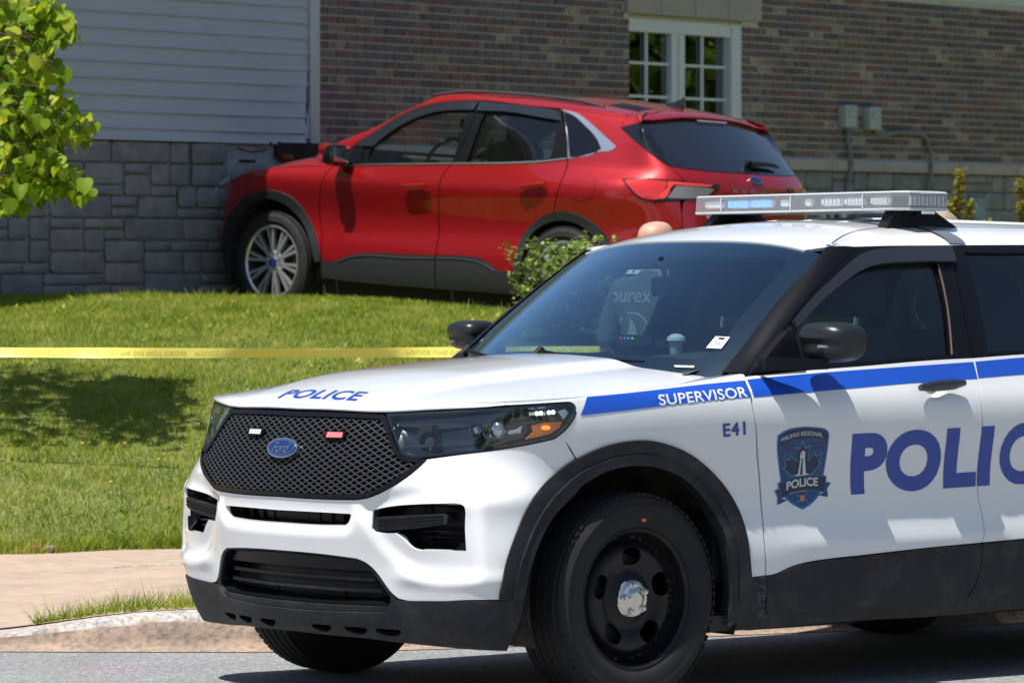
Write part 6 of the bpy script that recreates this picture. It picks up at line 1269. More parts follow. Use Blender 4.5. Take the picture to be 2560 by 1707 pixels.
for sg in (1, -1):
    cs = ring([(4.4413, 1.3965), (4.5298, 1.4189), (4.80, 1.436), (5.095, 1.445)], [(5.095, 1.445), (5.0367, 1.3134), (4.981, 1.153)], [(4.981, 1.153), (4.9029, 1.1965), (4.778, 1.2559), (4.5624, 1.3257), (4.4433, 1.3916)], n=5)
    panel('d_pillar_black', B, [cs if sg > 0 else mir(cs)], M_gloss, RC, h=.03, off=.004, lip=.006)
    # red corner between the roof edge and the spoiler
    cr2 = ring([(4.442, 1.398), (4.5298, 1.4209), (4.80, 1.440), (5.10, 1.449)], [(5.10, 1.449), (5.10, 1.462)], [(5.05, 1.47), (4.75, 1.475), (4.442, 1.466)], n=4)
    panel('spoiler_end', B, [cr2 if sg > 0 else mir(cr2)], M_red, spo, h=.03, off=.002, lip=0)
    low = S3(B, [(a*sg, z) for a, z in dense([(4.44, 1.465), (4.75, 1.474), (5.05, 1.469), (5.12, 1.462)], 4)], .002)
    up_ = S3(RF, [(x, y*sg) for x, y in dense([(-3.0, .585), (-3.02, .50), (-3.04, .42), (-3.05, .36)], 4)])
    mk('spoiler_cap', *g_loft(low, up_, 16, 5, bulge=.012, bdir=(-.3, 0, 1), flip=(sg < 0)), M_red, spo)
bd = mk('oval_badge', *g_panel(RT, [oval(0, 1.0885, .064, .024)], h=.02, off=.010, lip=.01), M_alu, hat)
mk('badge_face', *g_panel(RT, [oval(0, 1.0885, .055, .018)], h=.02, off=.012, lip=0), bpy.data.materials['badge_blue'], bd)
R_, _ = text_rings('ESCAPE', .01, 0, 1.9); q_ = bil(R_, [(.255, 1.0235), (-.262, 1.0235), (-.262, 1.000), (.255, 1.000)])
mk('lettering', *g_panel(RT, q_, h=.05, off=.006, lip=0), M_alu, hat)['label'] = 'spaced chrome ESCAPE letters on the tailgate'
wp = RT(np.array([-.02, -.10, -.2, -.30, -.36]), np.array([1.170, 1.178, 1.180, 1.178, 1.168]), .03); mk('rear_wiper', *join([g_tube(wp, [.022, .02, .016, .014, .008], 6), g_tube([wp[0]+[.03, 0, 0], wp[0]], .028, 8)]), M_trim, hat)
av = [(-2.86, -.02, 0), (-3.0, -.02, 0)]
za = float(RF.Z(np.array([-2.9]), np.array([0.]))[0])
mk('roof_antenna', [(-2.76, 0, za+.010), (-2.90, .03, za-.006), (-2.90, -.03, za-.006), (-2.94, .012, za-.004), (-2.94, -.012, za-.004), (-2.955, 0, za+.075), (-2.90, 0, za+.048)], [(0, 1, 6), (0, 6, 2), (1, 3, 5, 6), (2, 6, 5, 4), (3, 4, 5)], M_gloss, roof, smooth=False)
# mirrors
for sg in (1, -1):
    mr = empty('door_mirror'); mr.parent = RC
    mk('mirror_shell', *g_box((-.655, 1.02*sg, 1.175), (.11, .19, .085), bev=.036), M_red, mr)
    mk('mirror_back', *g_box((-.695, 1.02*sg, 1.138), (.11, .187, .145), bev=.035), M_gloss, mr)
    mk('mirror_glass', *g_box((-.752, 1.02*sg, 1.140), (.004, .155, .095), bev=.0015), M_chrome, mr)
    mk('mirror_foot', *g_box((-.66, .93*sg, 1.095), (.10, .12, .035), bev=.012), M_gloss, mr)
    sa = S3(B, [(a*sg, z) for a, z in ((2.02, 1.075), (2.10, 1.185), (2.135, 1.215), (2.22, 1.24), (2.25, 1.09))], .006)
    mk('mirror_sail', list(sa), [(0, 1, 2, 3, 4) if sg < 0 else (4, 3, 2, 1, 0)], M_trim, mr, smooth=False)
# wheels
def alloy(w, hw, sg, R):
    ro = R*.70; M_al = bpy.data.materials.get('machined_alloy') or mat('machined_alloy', (.72, .73, .76), rough=.32, metal=.8); M_pk = bpy.data.materials.get('dark_alloy') or mat('dark_alloy', (.05, .052, .056), rough=.4)
    mk('rim_lip', *g_lathe([(r, y*sg) for r, y in ((ro-.012, hw-.020), (ro-.004, hw-.008), (ro+.006, hw-.008), (ro+.008, hw-.02), (ro, hw-.05), (ro-.02, -hw+.03))], 64, 'y'), M_al, w)
    mk('rim_barrel', *g_lathe([(r, y*sg) for r, y in ((ro-.012, hw-.020), (ro-.02, hw-.06), (ro-.04, -hw+.03))], 48, 'y'), M_pk, w)
    for k in range(10):
        t = 2*math.pi*(k+.25)/10; g = []
        for d in (-.10, .10):
            c0 = Vector((math.cos(t+d*.2)*.055, 0, math.sin(t+d*.2)*.055)); c1 = Vector((math.cos(t+d)*ro, 0, math.sin(t+d)*ro))
            s = Vector((-math.sin(t), 0, math.cos(t)))
            V = []
            for c, w_, y in ((c0, .008, hw-.030), (c1, .0115, hw-.022)):
                for a_, b_ in ((-1, 0), (1, 0), (1, -1), (-1, -1)): q = c+s*w_*a_; V.append((q.x, (y+b_*.028)*sg, q.z))
            g.append((V, [(0, 1, 2, 3), (4, 5, 6, 7), (0, 1, 5, 4), (1, 2, 6, 5), (2, 3, 7, 6), (3, 0, 4, 7)]))
        mk('spoke', *join(g), M_al, w, smooth=False)
    mk('centre_cap', *g_lathe([(r, y*sg) for r, y in ((.034, hw-.026), (.032, hw-.018), (.001, hw-.016))], 24, 'y'), bpy.data.materials['badge_blue'], w)
    mk('rim_centre', *g_lathe([(r, y*sg) for r, y in ((.085, hw-.05), (.075, hw-.034), (.036, hw-.028), (.036, hw-.05))], 24, 'y'), M_al, w)
    for k in range(5):
        t = 2*math.pi*k/5+.3; mk('lug_nut', *g_lathe([(.011, -.012*sg), (.011, 0), (.001, .006*sg)], 8, 'y', (.057*math.cos(t), (hw-.028)*sg, .057*math.sin(t))), M_chrome, w)
RW_ = 0.365
for sg in (1, -1):
    wa = make_wheel(0, sg, RC, R=RW_, width=.225, yc=.795, cz=.367, style='alloy'); alloy(wa, .1125, sg, RW_)
    wb = copy_tree(wa, RC); wb.location.x = -2.71
    for cx in (0, -2.71):
        pr_ = [(.455, .885*sg), (.45, .60*sg), (.42, .55*sg), (.02, .55*sg)]
        v, f = g_lathe(pr_, 32, 'y', (cx, 0, .38), a0=-.3, a1=math.pi+.3); mk('wheel_well', v, f, M_liner, RC)
M_beige = bpy.data.materials['beige_cabin']
mk('underbody', *join([g_box((-1.35, 0, .24), (1.95, 1.50, .16)), g_box((-2.8, 0, .34), (1.6, 1.0, .14)), g_box((.1, 0, .36), (1.3, 1.0, .16))]), M_dark, RC)
mk('engine_bay', *join([g_box((.15, 0, .68), (.95, 1.0, .50)), g_box((-.50, 0, .75), (.06, 1.6, .60))]), M_dark, RC)
mk('cabin_floor', *g_box((-1.9, 0, .42), (2.8, 1.6, .04)), M_cabin, RC)
mk('dashboard', *join([g_box((-.72, 0, 1.055), (.50, 1.5, .22), bev=.07)]), M_cabin, RC)
mk('headliner', *g_loft([(-1.12, y, 1.55) for y in (-.52, 0, .52)], [(-2.9, y, 1.47) for y in (-.52, 0, .52)], 10, 6, bulge=.03, bdir=(0, 0, 1)), M_beige, RC)
for y in (.36, -.36):
    st_ = mk('seat', *join([g_box((-1.45, y, .66), (.5, .50, .16), bev=.05), g_box((-1.78, y, .98), (.15, .48, .60), bev=.06)]), M_seat, RC)
    mk('headrest', *g_box((-1.83, y, 1.36), (.12, .27, .22), bev=.05), M_seat, st_)
mk('seat_belt', *g_loft([(-1.80, .62, 1.30), (-1.66, .60, 1.05)], [(-1.80, .66, 1.30), (-1.66, .64, 1.05)], 4, 1), M_beige, RC)
mk('rear_bench', *join([g_box((-2.45, 0, .66), (.5, 1.25, .16), bev=.04), g_box((-2.78, 0, .96), (.14, 1.25, .5), bev=.04)]), M_seat, RC)
for sg in (1, -1): mk('inner_pillar', *join([g_tube([(-1.62, .76*sg, 1.06), (-1.72, .68*sg, 1.30), (-1.80, .62*sg, 1.48)], .045, 6), g_tube([(-2.75, .72*sg, 1.10), (-2.80, .62*sg, 1.42)], .07, 6)]), M_beige, RC)
q = Matrix.Rotation(math.radians(-24), 3, 'Y')
mk('steering_wheel', *join([g_tube([tuple(q @ Vector((0, a, b))+Vector((-1.12, .36, 1.12))) for a, b in swp], .014, 8, cap=False), g_tube([tuple(q @ Vector((0, a, b))+Vector((-1.12, .36, 1.12))) for a, b in ((-.18, 0), (.18, 0))], .022, 6)]), M_cabin, RC)
mk('rear_view_mirror', *join([g_box((-1.03, 0, 1.41), (.03, .22, .07), bev=.012), g_tube([(-1.03, 0, 1.44), (-1.06, 0, 1.55)], .018, 6)]), M_trim, RC)
# ================================================================ the house
B = SF['body']; HD = SF['hood']; RF = SF['roof']
WD = np.array([.649968, .759962]); WN = np.array([.759962, -.649968]); WC = np.array([-1.4721, 30.1881])
HS = empty('house', matrix=Matrix([[WD[0], -WN[0], 0, WC[0]], [WD[1], -WN[1], 0, WC[1]], [0, 0, 1, 0], [0, 0, 0, 1]]))
tag(HS, 'house with grey siding, brown brick wall and grey stone base behind the cars', 'house')
# local axes: x along the wall to the right, y into the house, z up
def ramp_mat(name, cols, src='object', noise=(18., .35), streak=False, rough=.85, bump=.002):
    m = bpy.data.materials.new(name); m.use_nodes = True; nt = m.node_tree; N = nt.nodes; L = nt.links; b = N['Principled BSDF']; inp(b, 'Roughness', rough)
    if src == 'object': oi = N.new('ShaderNodeObjectInfo'); r = oi.outputs['Random']
    else: g = N.new('ShaderNodeNewGeometry'); r = g.outputs['Random Per Island']
    cr = N.new('ShaderNodeValToRGB'); cr.color_ramp.interpolation = 'CONSTANT'; e = cr.color_ramp.elements
    e[0].position = 0; e[0].color = (*cols[0][1], 1); e[1].position = cols[1][0]; e[1].color = (*cols[1][1], 1)
    for p, c in cols[2:]: k = e.new(p); k.color = (*c, 1)
    L.new(r, cr.inputs[0])
    tc = N.new('ShaderNodeTexCoord'); n = N.new('ShaderNodeTexNoise'); n.inputs['Scale'].default_value = noise[0]; n.inputs['Detail'].default_value = 7
    ge = N.new('ShaderNodeNewGeometry')
    if streak:
        mp = N.new('ShaderNodeMapping'); mp.inputs['Scale'].default_value = (1.6, 1.6, .35); L.new(ge.outputs['Position'], mp.inputs[0]); L.new(mp.outputs[0], n.inputs['Vector'])
    else: L.new(ge.outputs['Position'], n.inputs['Vector'])
    mr = N.new('ShaderNodeMapRange'); mr.inputs[1].default_value = .3; mr.inputs[2].default_value = .7; mr.inputs[3].default_value = 1-noise[1]; mr.inputs[4].default_value = 1+noise[1]; L.new(n.outputs[0], mr.inputs[0])
    vm = N.new('ShaderNodeVectorMath'); vm.operation = 'SCALE'; L.new(cr.outputs[0], vm.inputs[0]); L.new(mr.outputs[0], vm.inputs['Scale']); L.new(vm.outputs[0], b.inputs['Base Color'])
    bp = N.new('ShaderNodeBump'); bp.inputs['Distance'].default_value = bump; n2 = N.new('ShaderNodeTexNoise'); n2.inputs['Scale'].default_value = 45; n2.inputs['Detail'].default_value = 8
    L.new(ge.outputs['Position'], n2.inputs['Vector']); L.new(n2.outputs[0], bp.inputs['Height']); L.new(bp.outputs[0], b.inputs['Normal'])
    return m
BR = [(0, (.170, .105, .100)), (.18, (.135, .112, .125)), (.36, (.20, .112, .105)), (.50, (.16, .132, .145)), (.62, (.120, .090, .098)), (.75, (.21, .150, .145)), (.88, (.31, .25, .215)), (.94, (.25, .185, .155))]
M_bk = ramp_mat('brick_single', BR, 'object', (34., .55), True); M_bks = ramp_mat('brick_many', BR, 'island', (34., .55), True)
ST = [(0, (.245, .248, .270)), (.25, (.265, .262, .278)), (.5, (.230, .235, .258)), (.75, (.280, .272, .278)), (.9, (.25, .252, .272))]
M_st = ramp_mat('stone_single', ST, 'object', (8., .20), rough=.9, bump=.006)
M_mort = mat('mortar', (.56, .56, .60), rough=.95, var=.12, vscale=6, bump=.001)
M_smort = mat('stone_mortar', (.33, .315, .305), rough=.95, var=.15, vscale=9, bump=.001)
M_sid = mat('vinyl_siding', (.46, .53, .61), rough=.55, var=.04, vscale=1.5)
M_sheath = mat('dark_sheathing', (.012, .012, .014), rough=.9)
M_vin = mat('white_vinyl_trim', (.55, .60, .66), rough=.45)
M_cast = mat('cast_stone', (.43, .375, .375), rough=.9, var=.07, vscale=14, bump=.001)
M_wf = mat('white_window_frame', (.66, .71, .80), rough=.4)
T0, T1 = -9.0, 14.0
# backing walls
wl0, wl1, wz0, wz1 = 3.72, 5.235, 2.44, 3.56
bwall = mk('brick_wall', *join([g_box(((.032+wl0)/2, .15, 3.13), (wl0-.032, .30, 1.48)), g_box(((wl1+T1)/2, .15, 3.13), (T1-wl1, .30, 1.48)), g_box(((wl0+wl1)/2, .15, 3.72), (wl1-wl0, .30, .30)), g_box(((wl0+wl1)/2, .15, 2.40), (wl1-wl0, .30, .06))]), M_mort, HS, smooth=False)
c_ = .0637; rows = 22; L_, H_ = .200, .0505
def brick_geo(l): return g_box((0, .006, 0), (l, .018, H_))
bm_cache = {}
spots = []
for r in range(rows):
    z = 2.4335+c_*(r+.5)-.003; x = .034-(.106 if r % 2 else 0)
    while x < T1-4.2:
        a, b_ = max(x, .036), x+.212-.010; x += .212
        if b_-a < .03: continue
        if z > 3.83: continue
        segs = [(a, b_)]
        if z < 3.80:
            if z > 3.56-.03: lo, hi = 3.655, 5.46
            else: lo, hi = wl0-.002, wl1+.002
            segs = []
            if b_ < lo or a > hi: segs = [(a, b_)]
            else:
                if a < lo-.02: segs.append((a, lo-.004))
                if b_ > hi+.02: segs.append((hi+.004, b_))
        spots += [(s0, s1, z) for s0, s1 in segs]
def hidden(x, z):   # behind the red car
    return (.5 < x < 3.3 and z < 2.95) 
order = sorted(spots, key=lambda s: s[0]+(50 if hidden(s[0], s[2]) else 0))
single = order[:298]; rest = order[298:]
sm = {}
for s0, s1, z in single:
    l = round(s1-s0, 3)
    if l not in sm:
        o = mk('brick', *brick_geo(l), M_bk, bwall, smooth=False); sm[l] = o.data
    else:
        o = bpy.data.objects.new('brick', sm[l]); COL.objects.link(o); o.parent = bwall
    o.location = ((s0+s1)/2, -.0065-rng.random()*.002, z)
gs = [(lambda g, q: ([(v[0]+(q[0]+q[1])/2, v[1]-.0065, v[2]+q[2]) for v in g[0]], g[1]))(brick_geo(q[1]-q[0]), q) for q in rest]
bs = mk('bricks', *join(gs), M_bks, bwall, smooth=False); bs['kind'] = 'stuff'
# cast stone cap course
cap = mk('cap_course', *g_box(((T1)/2, .13, 2.366), (T1, .26, .085)), M_smort, HS, smooth=False)
js = [-.10, .60, 1.29, 1.99, 2.69, 3.38, 4.08, 4.77, 5.47, 5.858+.0, 6.554, 7.253, 7.963, 8.642, 9.349, 10.04, 10.74]
js = [5.858-.70*k for k in range(8, 0, -1)]+[5.858, 6.554, 7.253, 7.963, 8.642, 9.349, 10.04, 10.74]
for a, b_ in zip(js, js[1:]): mk('cap_stone', *g_box(((a+b_)/2, -.012+.0, 2.368), (b_-a-.008, .06, .092), bev=.004), M_cast, cap)
# siding boards on the left, the lowest ones torn from the corner
sid = mk('siding_wall', *g_box(((T0-.066)/2, .17, 3.5), (-T0-.066, .30, 2.2)), M_sheath, HS, smooth=False)
p_ = .1163
for k in range(-1, 19):
    z0 = 2.495+p_*k; z1 = z0+p_
    if k == -1: z0 = 2.425
    xe = -.072
    tear = {-1: .075, 0: .072, 1: .055, 2: .040, 3: .022, 4: .010}.get(k, 0)
    n = 40; V = []; xs = np.concatenate([np.linspace(T0, -1.2, 10), np.linspace(-1.1, xe-tear, 30)])
    for x in xs:
        e = max(0, 1-(xe-tear-x)/.5) if tear else 0
        curl = e*e*tear*.55
        wv = .0025*math.sin(x*3.1+k*1.7)+(.006*math.sin(x*9+k)*e)
        V += [(x, -.004-curl-.001, z1+.006-curl*.3), (x, -.013-curl+wv, z0+.012), (x, -.021-curl+wv, z0+.004), (x, -.021-curl+wv, z0), (x, -.004-curl, z0)]
    Fc = [(i*5+j, i*5+j+1, i*5+6+j, i*5+5+j) for i in range(len(xs)-1) for j in range(4)]
    mk('siding_board', V, [f[::-1] for f in Fc], M_sid, sid, sharp=30)
mk('starter_strip', *join([g_box(((T0-.5)/2-.0, -.010, 2.418), (-T0-.5, .028, .014), bev=.002), g_box((-.30, -.014, 2.418), (.32, .028, .014), bev=.002)]), M_vin, sid)
mk('siding_scuff', *g_tube([(-1.20, -.0235, 3.28), (-.95, -.0235, 3.12), (-.55, -.0235, 2.98)], .0022, 4), mat('pale_scuff', (.62, .66, .7), rough=.6), sid)
mk('corner_trim', *g_box((-.017, -.008, 3.52), (.100, .05, 2.19), bev=.004), M_vin, HS)
mk('trim_flap', [(-.118, -.012, 2.46), (-.072, -.02, 2.46), (-.072, -.014, 2.78), (-.090, -.03, 2.70)], [(0, 1, 2, 3)], M_vin, HS, smooth=False)
mk('torn_sheathing', *g_box((-.20, .05, 2.37), (.44, .16, .12)), mat('charred_brown', (.03, .022, .02), rough=.9), HS, smooth=False)  # plain dark brown block below the torn siding boards
# stone base
sb_ = mk('stone_base', *join([g_box(((T0+T1)/2, .17, 1.55), (T1-T0, .30, 1.54)), g_box((T0/2-.05, .17, 2.364), (-T0-.1, .30, .09))]), M_smort, HS, smooth=False)
def stone(x0, x1, z0, z1, seed):
    r = random.Random(seed); g = .011
    w, h = (x1-x0-g)/2, (z1-z0-g)/2; n = 5; V = []; rc = min(.03, w*.4, h*.5)
    # rounded rough block: outer ring, shoulder ring, face
    def loop(k, y, jit):
        pts = []
        for cx, cz, a0 in ((1, 1, 0), (-1, 1, 90), (-1, -1, 180), (1, -1, 270)):
            for a in (0, 45, 90):
                t = math.radians(a0+a); q = rc*(.6+.6*r.random()); pts.append(((w-k-q)*cx+q*math.cos(t)+jit*(r.random()-.5), y+jit*.6*(r.random()-.5), (h-k-q)*cz+q*math.sin(t)+jit*(r.random()-.5)))
        return pts
    L0 = loop(0, .01, 0); L1 = loop(.002, -.004, .003); L2 = loop(min(.012, h*.25), -.008, .005); V = L0+L1+L2+[(0, -.011, 0)]
    Fc = [];
    for l in range(2):
        for i in range(12): j = (i+1) % 12; Fc.append((l*12+i, l*12+j, (l+1)*12+j, (l+1)*12+i)[::-1])
    for i in range(12): Fc.append((24+i, 24+(i+1) % 12, 36)[::-1])
    o = mk('stone', V, [f[::-1] for f in Fc], M_st, sb_, sharp=50); o.location = ((x0+x1)/2, 0, (z0+z1)/2); return o
# left stones: laid on a 78 mm module
mod = .0782; nr = 15; ztop = 2.408
def lay(x0, x1, ztop, nr, seed, skip=None):
    r = random.Random(seed); cell = .065; nc = int((x1-x0)/cell); occ = np.zeros((nr, nc), bool); out = []
    for i in range(nr):
        j = 0
        while j < nc:
            if occ[i, j]: j += 1; continue
            free = 0
            while j+free < nc and not occ[i, j+free] and free < 9: free += 1
            hgt = 2 if (r.random() < .66 and i+1 < nr) else 1
            wd = r.choice([5, 6, 6, 7, 7, 8] if hgt == 2 else [4, 5, 6, 7])
            if hgt == 2 and r.random() < .22: wd = 3
            wd = min(wd, free)
            if free-wd in (1, 2): wd = free
            if hgt == 2:
                while wd > 1 and occ[i+1, j:j+wd].any(): wd -= 1
                if wd < 3 or occ[i+1, j:j+wd].any(): hgt = 1; wd = min(free, r.choice([4, 5, 6]))
            if hgt == 1 and free-wd in (1, 2): wd = free
            occ[i:i+hgt, j:j+wd] = True; out.append((x0+j*cell, x0+(j+wd)*cell, ztop-(i+hgt)*mod, ztop-i*mod)); j += wd
    return out
k = 0
for x0, x1, z0, z1 in lay(-5.4, -.10, 2.408, 14, 11):
    cx, cz = (x0+x1)/2, (z0+z1)/2
    if -.93 < cx < -.02 and cz > 2.03: continue          # knocked out by the crash
    k += 1; o = stone(x0, x1, z0, z1, k)
    if -1.35 < cx < -.6 and cz > 1.8 and k % 2: o.rotation_euler = (.05, .06*((k % 5)-2)*.5, .08); o.location.y -= .015
for x0, x1, z0, z1 in lay(-.10, 11.9, 2.318, 13, 23): 
    if x0 < 4.2 and z1 < 2.0 and x0 > .4: continue
    k += 1; stone(x0, x1, z0, z1, k)
M_parge = mat('pale_parging', (.34, .355, .37), rough=.95, var=.15, vscale=12, bump=.004, bscale=30)
V = [(-.98, .013, 2.41), (-.10, .013, 2.41), (-.06, .012, 2.2), (-.10, .012, 1.95), (-.75, .012, 1.95), (-.93, .013, 2.10)]
pg = mk('bare_wall_patch', V+[(v[0], .03, v[2]) for v in V], [(0, 1, 2, 3, 4, 5), (11, 10, 9, 8, 7, 6)]+[(i, (i+1) % 6, 6+(i+1) % 6, 6+i) for i in range(6)], M_parge, sb_, smooth=False)
mk('wall_scrape', *join([g_box((-.70, .008, 2.285), (.16, .012, .016)), g_tube([(-.80, .008, 2.375), (-.66, .008, 2.35), (-.50, .008, 2.37)], .004, 4)]), M_trim, pg)
for i, (x, z, w, h, ry) in enumerate(((-.80, 2.17, .15, .10, .1), (-.62, 2.20, .18, .11, -.12), (-1.00, 2.04, .14, .09, .5), (-.93, 1.93, .12, .16, .2), (-.40, 2.17, .2, .10, .05))):
    o = stone(x-w/2, x+w/2, z-h/2, z+h/2, 500+i); o['label'] = 'broken loose stone'; o.rotation_euler = (.12, ry, .15); o.location.y = .0 if i != 3 else -.02
for i, (x, z, r_) in enumerate(((-.86, 2.10, .3), (-.97, 2.13, -.5), (-.83, 2.03, .8))):
    mk('mortar_chunk', *g_box((0, 0, 0), (.11, .02, .025), bev=.006), M_parge, sb_).matrix_local = Matrix.Translation((x, -.02, z)) @ Matrix.Rotation(r_, 4, 'Y')
mk('broken_lens', *g_box((-.32, -.02, 2.315), (.12, .05, .05), bev=.015), mat('broken_red', (.25, .02, .01), rough=.4), RC).name = 'bumper_fragment'
bpy.data.objects['bumper_fragment'].parent = HS
# window
wn_ = empty('window'); wn_.parent = HS
mk('window_frame', *join([g_box((3.74, .075, 3.02), (.06, .08, 1.06)), g_box((5.16, .055, 3.02), (.15, .10, 1.06)), g_box((4.408, .066, 3.02), (.178, .08, 1.06)), g_box((4.48, .060, 3.485), (1.51, .10, .135)), g_box((4.48, .062, 2.54), (1.40, .09, .10))]), M_wf, wn_, smooth=False)
mk('window_head', *g_box((4.48, .040, 3.540), (1.50, .07, .035), bev=.004), mat('cream_head', (.42, .42, .36), rough=.5), wn_)
mk('sash_seam', *join([g_box((4.408, .0245, 3.0), (.006, .004, 1.0)), g_box((5.098, .0035, 3.0), (.006, .004, 1.02))]), M_smort, wn_)
for a, b_, mx in ((3.77, 4.319, 4.022), (4.497, 5.085, 4.767)):
    mk('window_pane', *g_box(((a+b_)/2, .082, 3.0), (b_-a, .004, .85)), glassmat('house_glass', (.30, .34, .34), refl=1.0, mult=4.2) if 'house_glass' not in bpy.data.materials else bpy.data.materials['house_glass'], wn_, smooth=False)
    mk('muntin', *g_box((mx, .062, 3.0), (.026, .022, .85)), M_wf, wn_, smooth=False)
    for z in (3.165, 2.893, 2.64): mk('muntin', *g_box(((a+b_)/2, .064, z), (b_-a, .018, .022)), M_wf, wn_, smooth=False)
mk('room_behind_window', *g_box((4.48, .60, 3.0), (1.5, .02, 1.1)), mat('dim_room', (.03, .032, .03), rough=.9), wn_, smooth=False)
mk('curtain', *g_box((3.86, .16, 3.0), (.10, .02, .9)), mat('curtain', (.20, .22, .17), rough=.9), wn_, smooth=False)
mk('window_blind', *join([g_box((5.0, .13, 2.60+.03*i), (.16, .01, .022)) for i in range(28)]), mat('blind', (.16, .19, .20), rough=.8), wn_, smooth=False)
lint = mk('lintel', *g_box((4.555, .05, 3.72), (1.80, .10, .315)), M_smort, HS, smooth=False)
ls = [3.650, 4.092, 4.544, 5.003, 5.458]
for a, b_ in zip(ls, ls[1:]): mk('lintel_block', *g_box(((a+b_)/2, -.018, 3.72), (b_-a-.010, .065, .322), bev=.004), mat('lintel_stone', (.39, .355, .36), rough=.9, var=.05, vscale=10) if 'lintel_stone' not in bpy.data.materials else bpy.data.materials['lintel_stone'], lint)
# frieze, soffit, eave, the rest of the volume
mk('frieze_board', *g_box(((T1+.034)/2, -.012, 3.975), (T1-.034, .045, .21)), M_vin, HS, smooth=False)
mk('upper_wall', *g_box(((T0+T1)/2, .17, 4.35), (T1-T0, .30, .6)), M_sid, HS, smooth=False)
mk('soffit', *g_box(((T0+T1)/2, -.31, 4.67), (T1-T0, .68, .04)), M_vin, HS, smooth=False)
mk('gutter', *g_box(((T0+T1)/2, -.60, 4.76), (T1-T0, .10, .12), bev=.01), M_vin, HS)
mk('roof', [(T0, -.62, 4.80), (T1, -.62, 4.80), (T1, 5.5, 7.4), (T0, 5.5, 7.4), (T0, 11.5, 4.8), (T1, 11.5, 4.8)], [(0, 1, 2, 3), (3, 2, 5, 4)], mat('asphalt_shingle', (.05, .05, .055), rough=.95, var=.2, vscale=30), HS, smooth=False)
mk('side_wall', *join([g_box((T0+.1, 5.4, 2.8), (.2, 10.4, 4.0)), g_box((T1-.1, 5.4, 2.8), (.2, 10.4, 4.0)), g_box(((T0+T1)/2, 10.7, 2.8), (T1-T0, .2, 4.0))]), M_sid, HS, smooth=False)
# meter boxes and conduits
M_eb = mat('grey_enamel', (.42, .46, .48), rough=.45); M_cd = mat('grey_conduit', (.17, .20, .22), rough=.5)
for x0, x1, z0, z1 in ((6.585, 6.785, 2.698, 2.892), (6.945, 7.145, 2.688, 2.884)):
    eb = mk('electric_box', *g_box(((x0+x1)/2, -.050, (z0+z1)/2), (x1-x0-.03, .09, z1-z0), bev=.006), M_eb, HS)
    mk('switch_cover', *g_box(((x0+x1)/2-.01, -.102, (z0+z1)/2+.032), (.085, .03, .055), bev=.006), M_eb, eb); mk('box_lip', *g_box(((x0+x1)/2, -.05, z0+.008), (x1-x0, .10, .012)), M_eb, eb)
cdp = dense([(6.703, -.045, 2.70), (6.695, -.045, 2.60), (6.725, -.045, 2.50), (6.728, -.060, 2.42), (6.715, -.062, 2.33), (6.700, -.045, 2.20), (6.692, -.045, 2.02), (6.69, -.045, 1.4)], 5); mk('conduit', *g_tube(cdp, .016, 8), M_cd, HS)
cdp = dense([(7.08, -.045, 2.695), (7.11, -.045, 2.672), (7.388, -.045, 2.666), (7.72, -.045, 2.672), (7.86, -.045, 2.645), (7.935, -.045, 2.55), (7.945, -.062, 2.42), (7.940, -.062, 2.33), (7.918, -.045, 2.18), (7.91, -.045, 1.4)], 5); mk('conduit', *g_tube(cdp, .018, 8), M_cd, HS)
for z in (2.42,): mk('conduit_clip', *g_box((6.722, -.07, z-.02), (.055, .03, .02)), M_cd, HS)
# low basement window behind the cars, seen under the light bar
bw = empty('basement_window'); bw.parent = HS
mk('window_frame', *join([g_box((6.345, -.02, 1.80), (.03, .07, .40)), g_box((6.635, -.02, 1.80), (.06, .07, .40)), g_box((6.49, -.02, 1.985), (.30, .07, .03)), g_box((6.475, -.02, 1.80), (.02, .06, .38)), g_box((6.49, -.02, 1.80), (.28, .06, .02))]), M_wf, bw, smooth=False)
mk('window_pane', *g_box((6.49, -.012, 1.80), (.28, .01, .38)), mat('dark_pane', (.05, .07, .09), rough=.1, coat=1), bw, smooth=False)
bw2 = empty('basement_window'); bw2.parent = HS
mk('window_frame', *join([g_box((8.72, -.02, 1.90), (.22, .06, .42))]), mat('pale_blue_pane', (.22, .34, .42), rough=.2, coat=.8), bw2, smooth=False)
AC = empty('air_conditioner', loc=(0, 0, 0)); AC.matrix_world = HS.matrix_world @ Matrix.Translation((7.10, -.45, 1.15)); tag(AC, 'grey louvred heat pump standing by the stone wall under the light bar', 'heat pump')
mk('casing', *g_box((0, 0, .42), (.50, .40, .84), bev=.02), mat('ac_casing', (.30, .33, .32), rough=.6), AC)
for i in range(14): mk('louvre', *g_box((0, -.205, .10+.055*i), (.42, .014, .012)), mat('ac_dark', (.06, .075, .07), rough=.6) if i == 0 else bpy.data.materials['ac_dark'], AC, smooth=False)
for i in range(12): mk('grille_wire', *g_box((-.20+.036*i, -.214, .45), (.006, .006, .74)), bpy.data.materials['ac_dark'], AC, smooth=False)
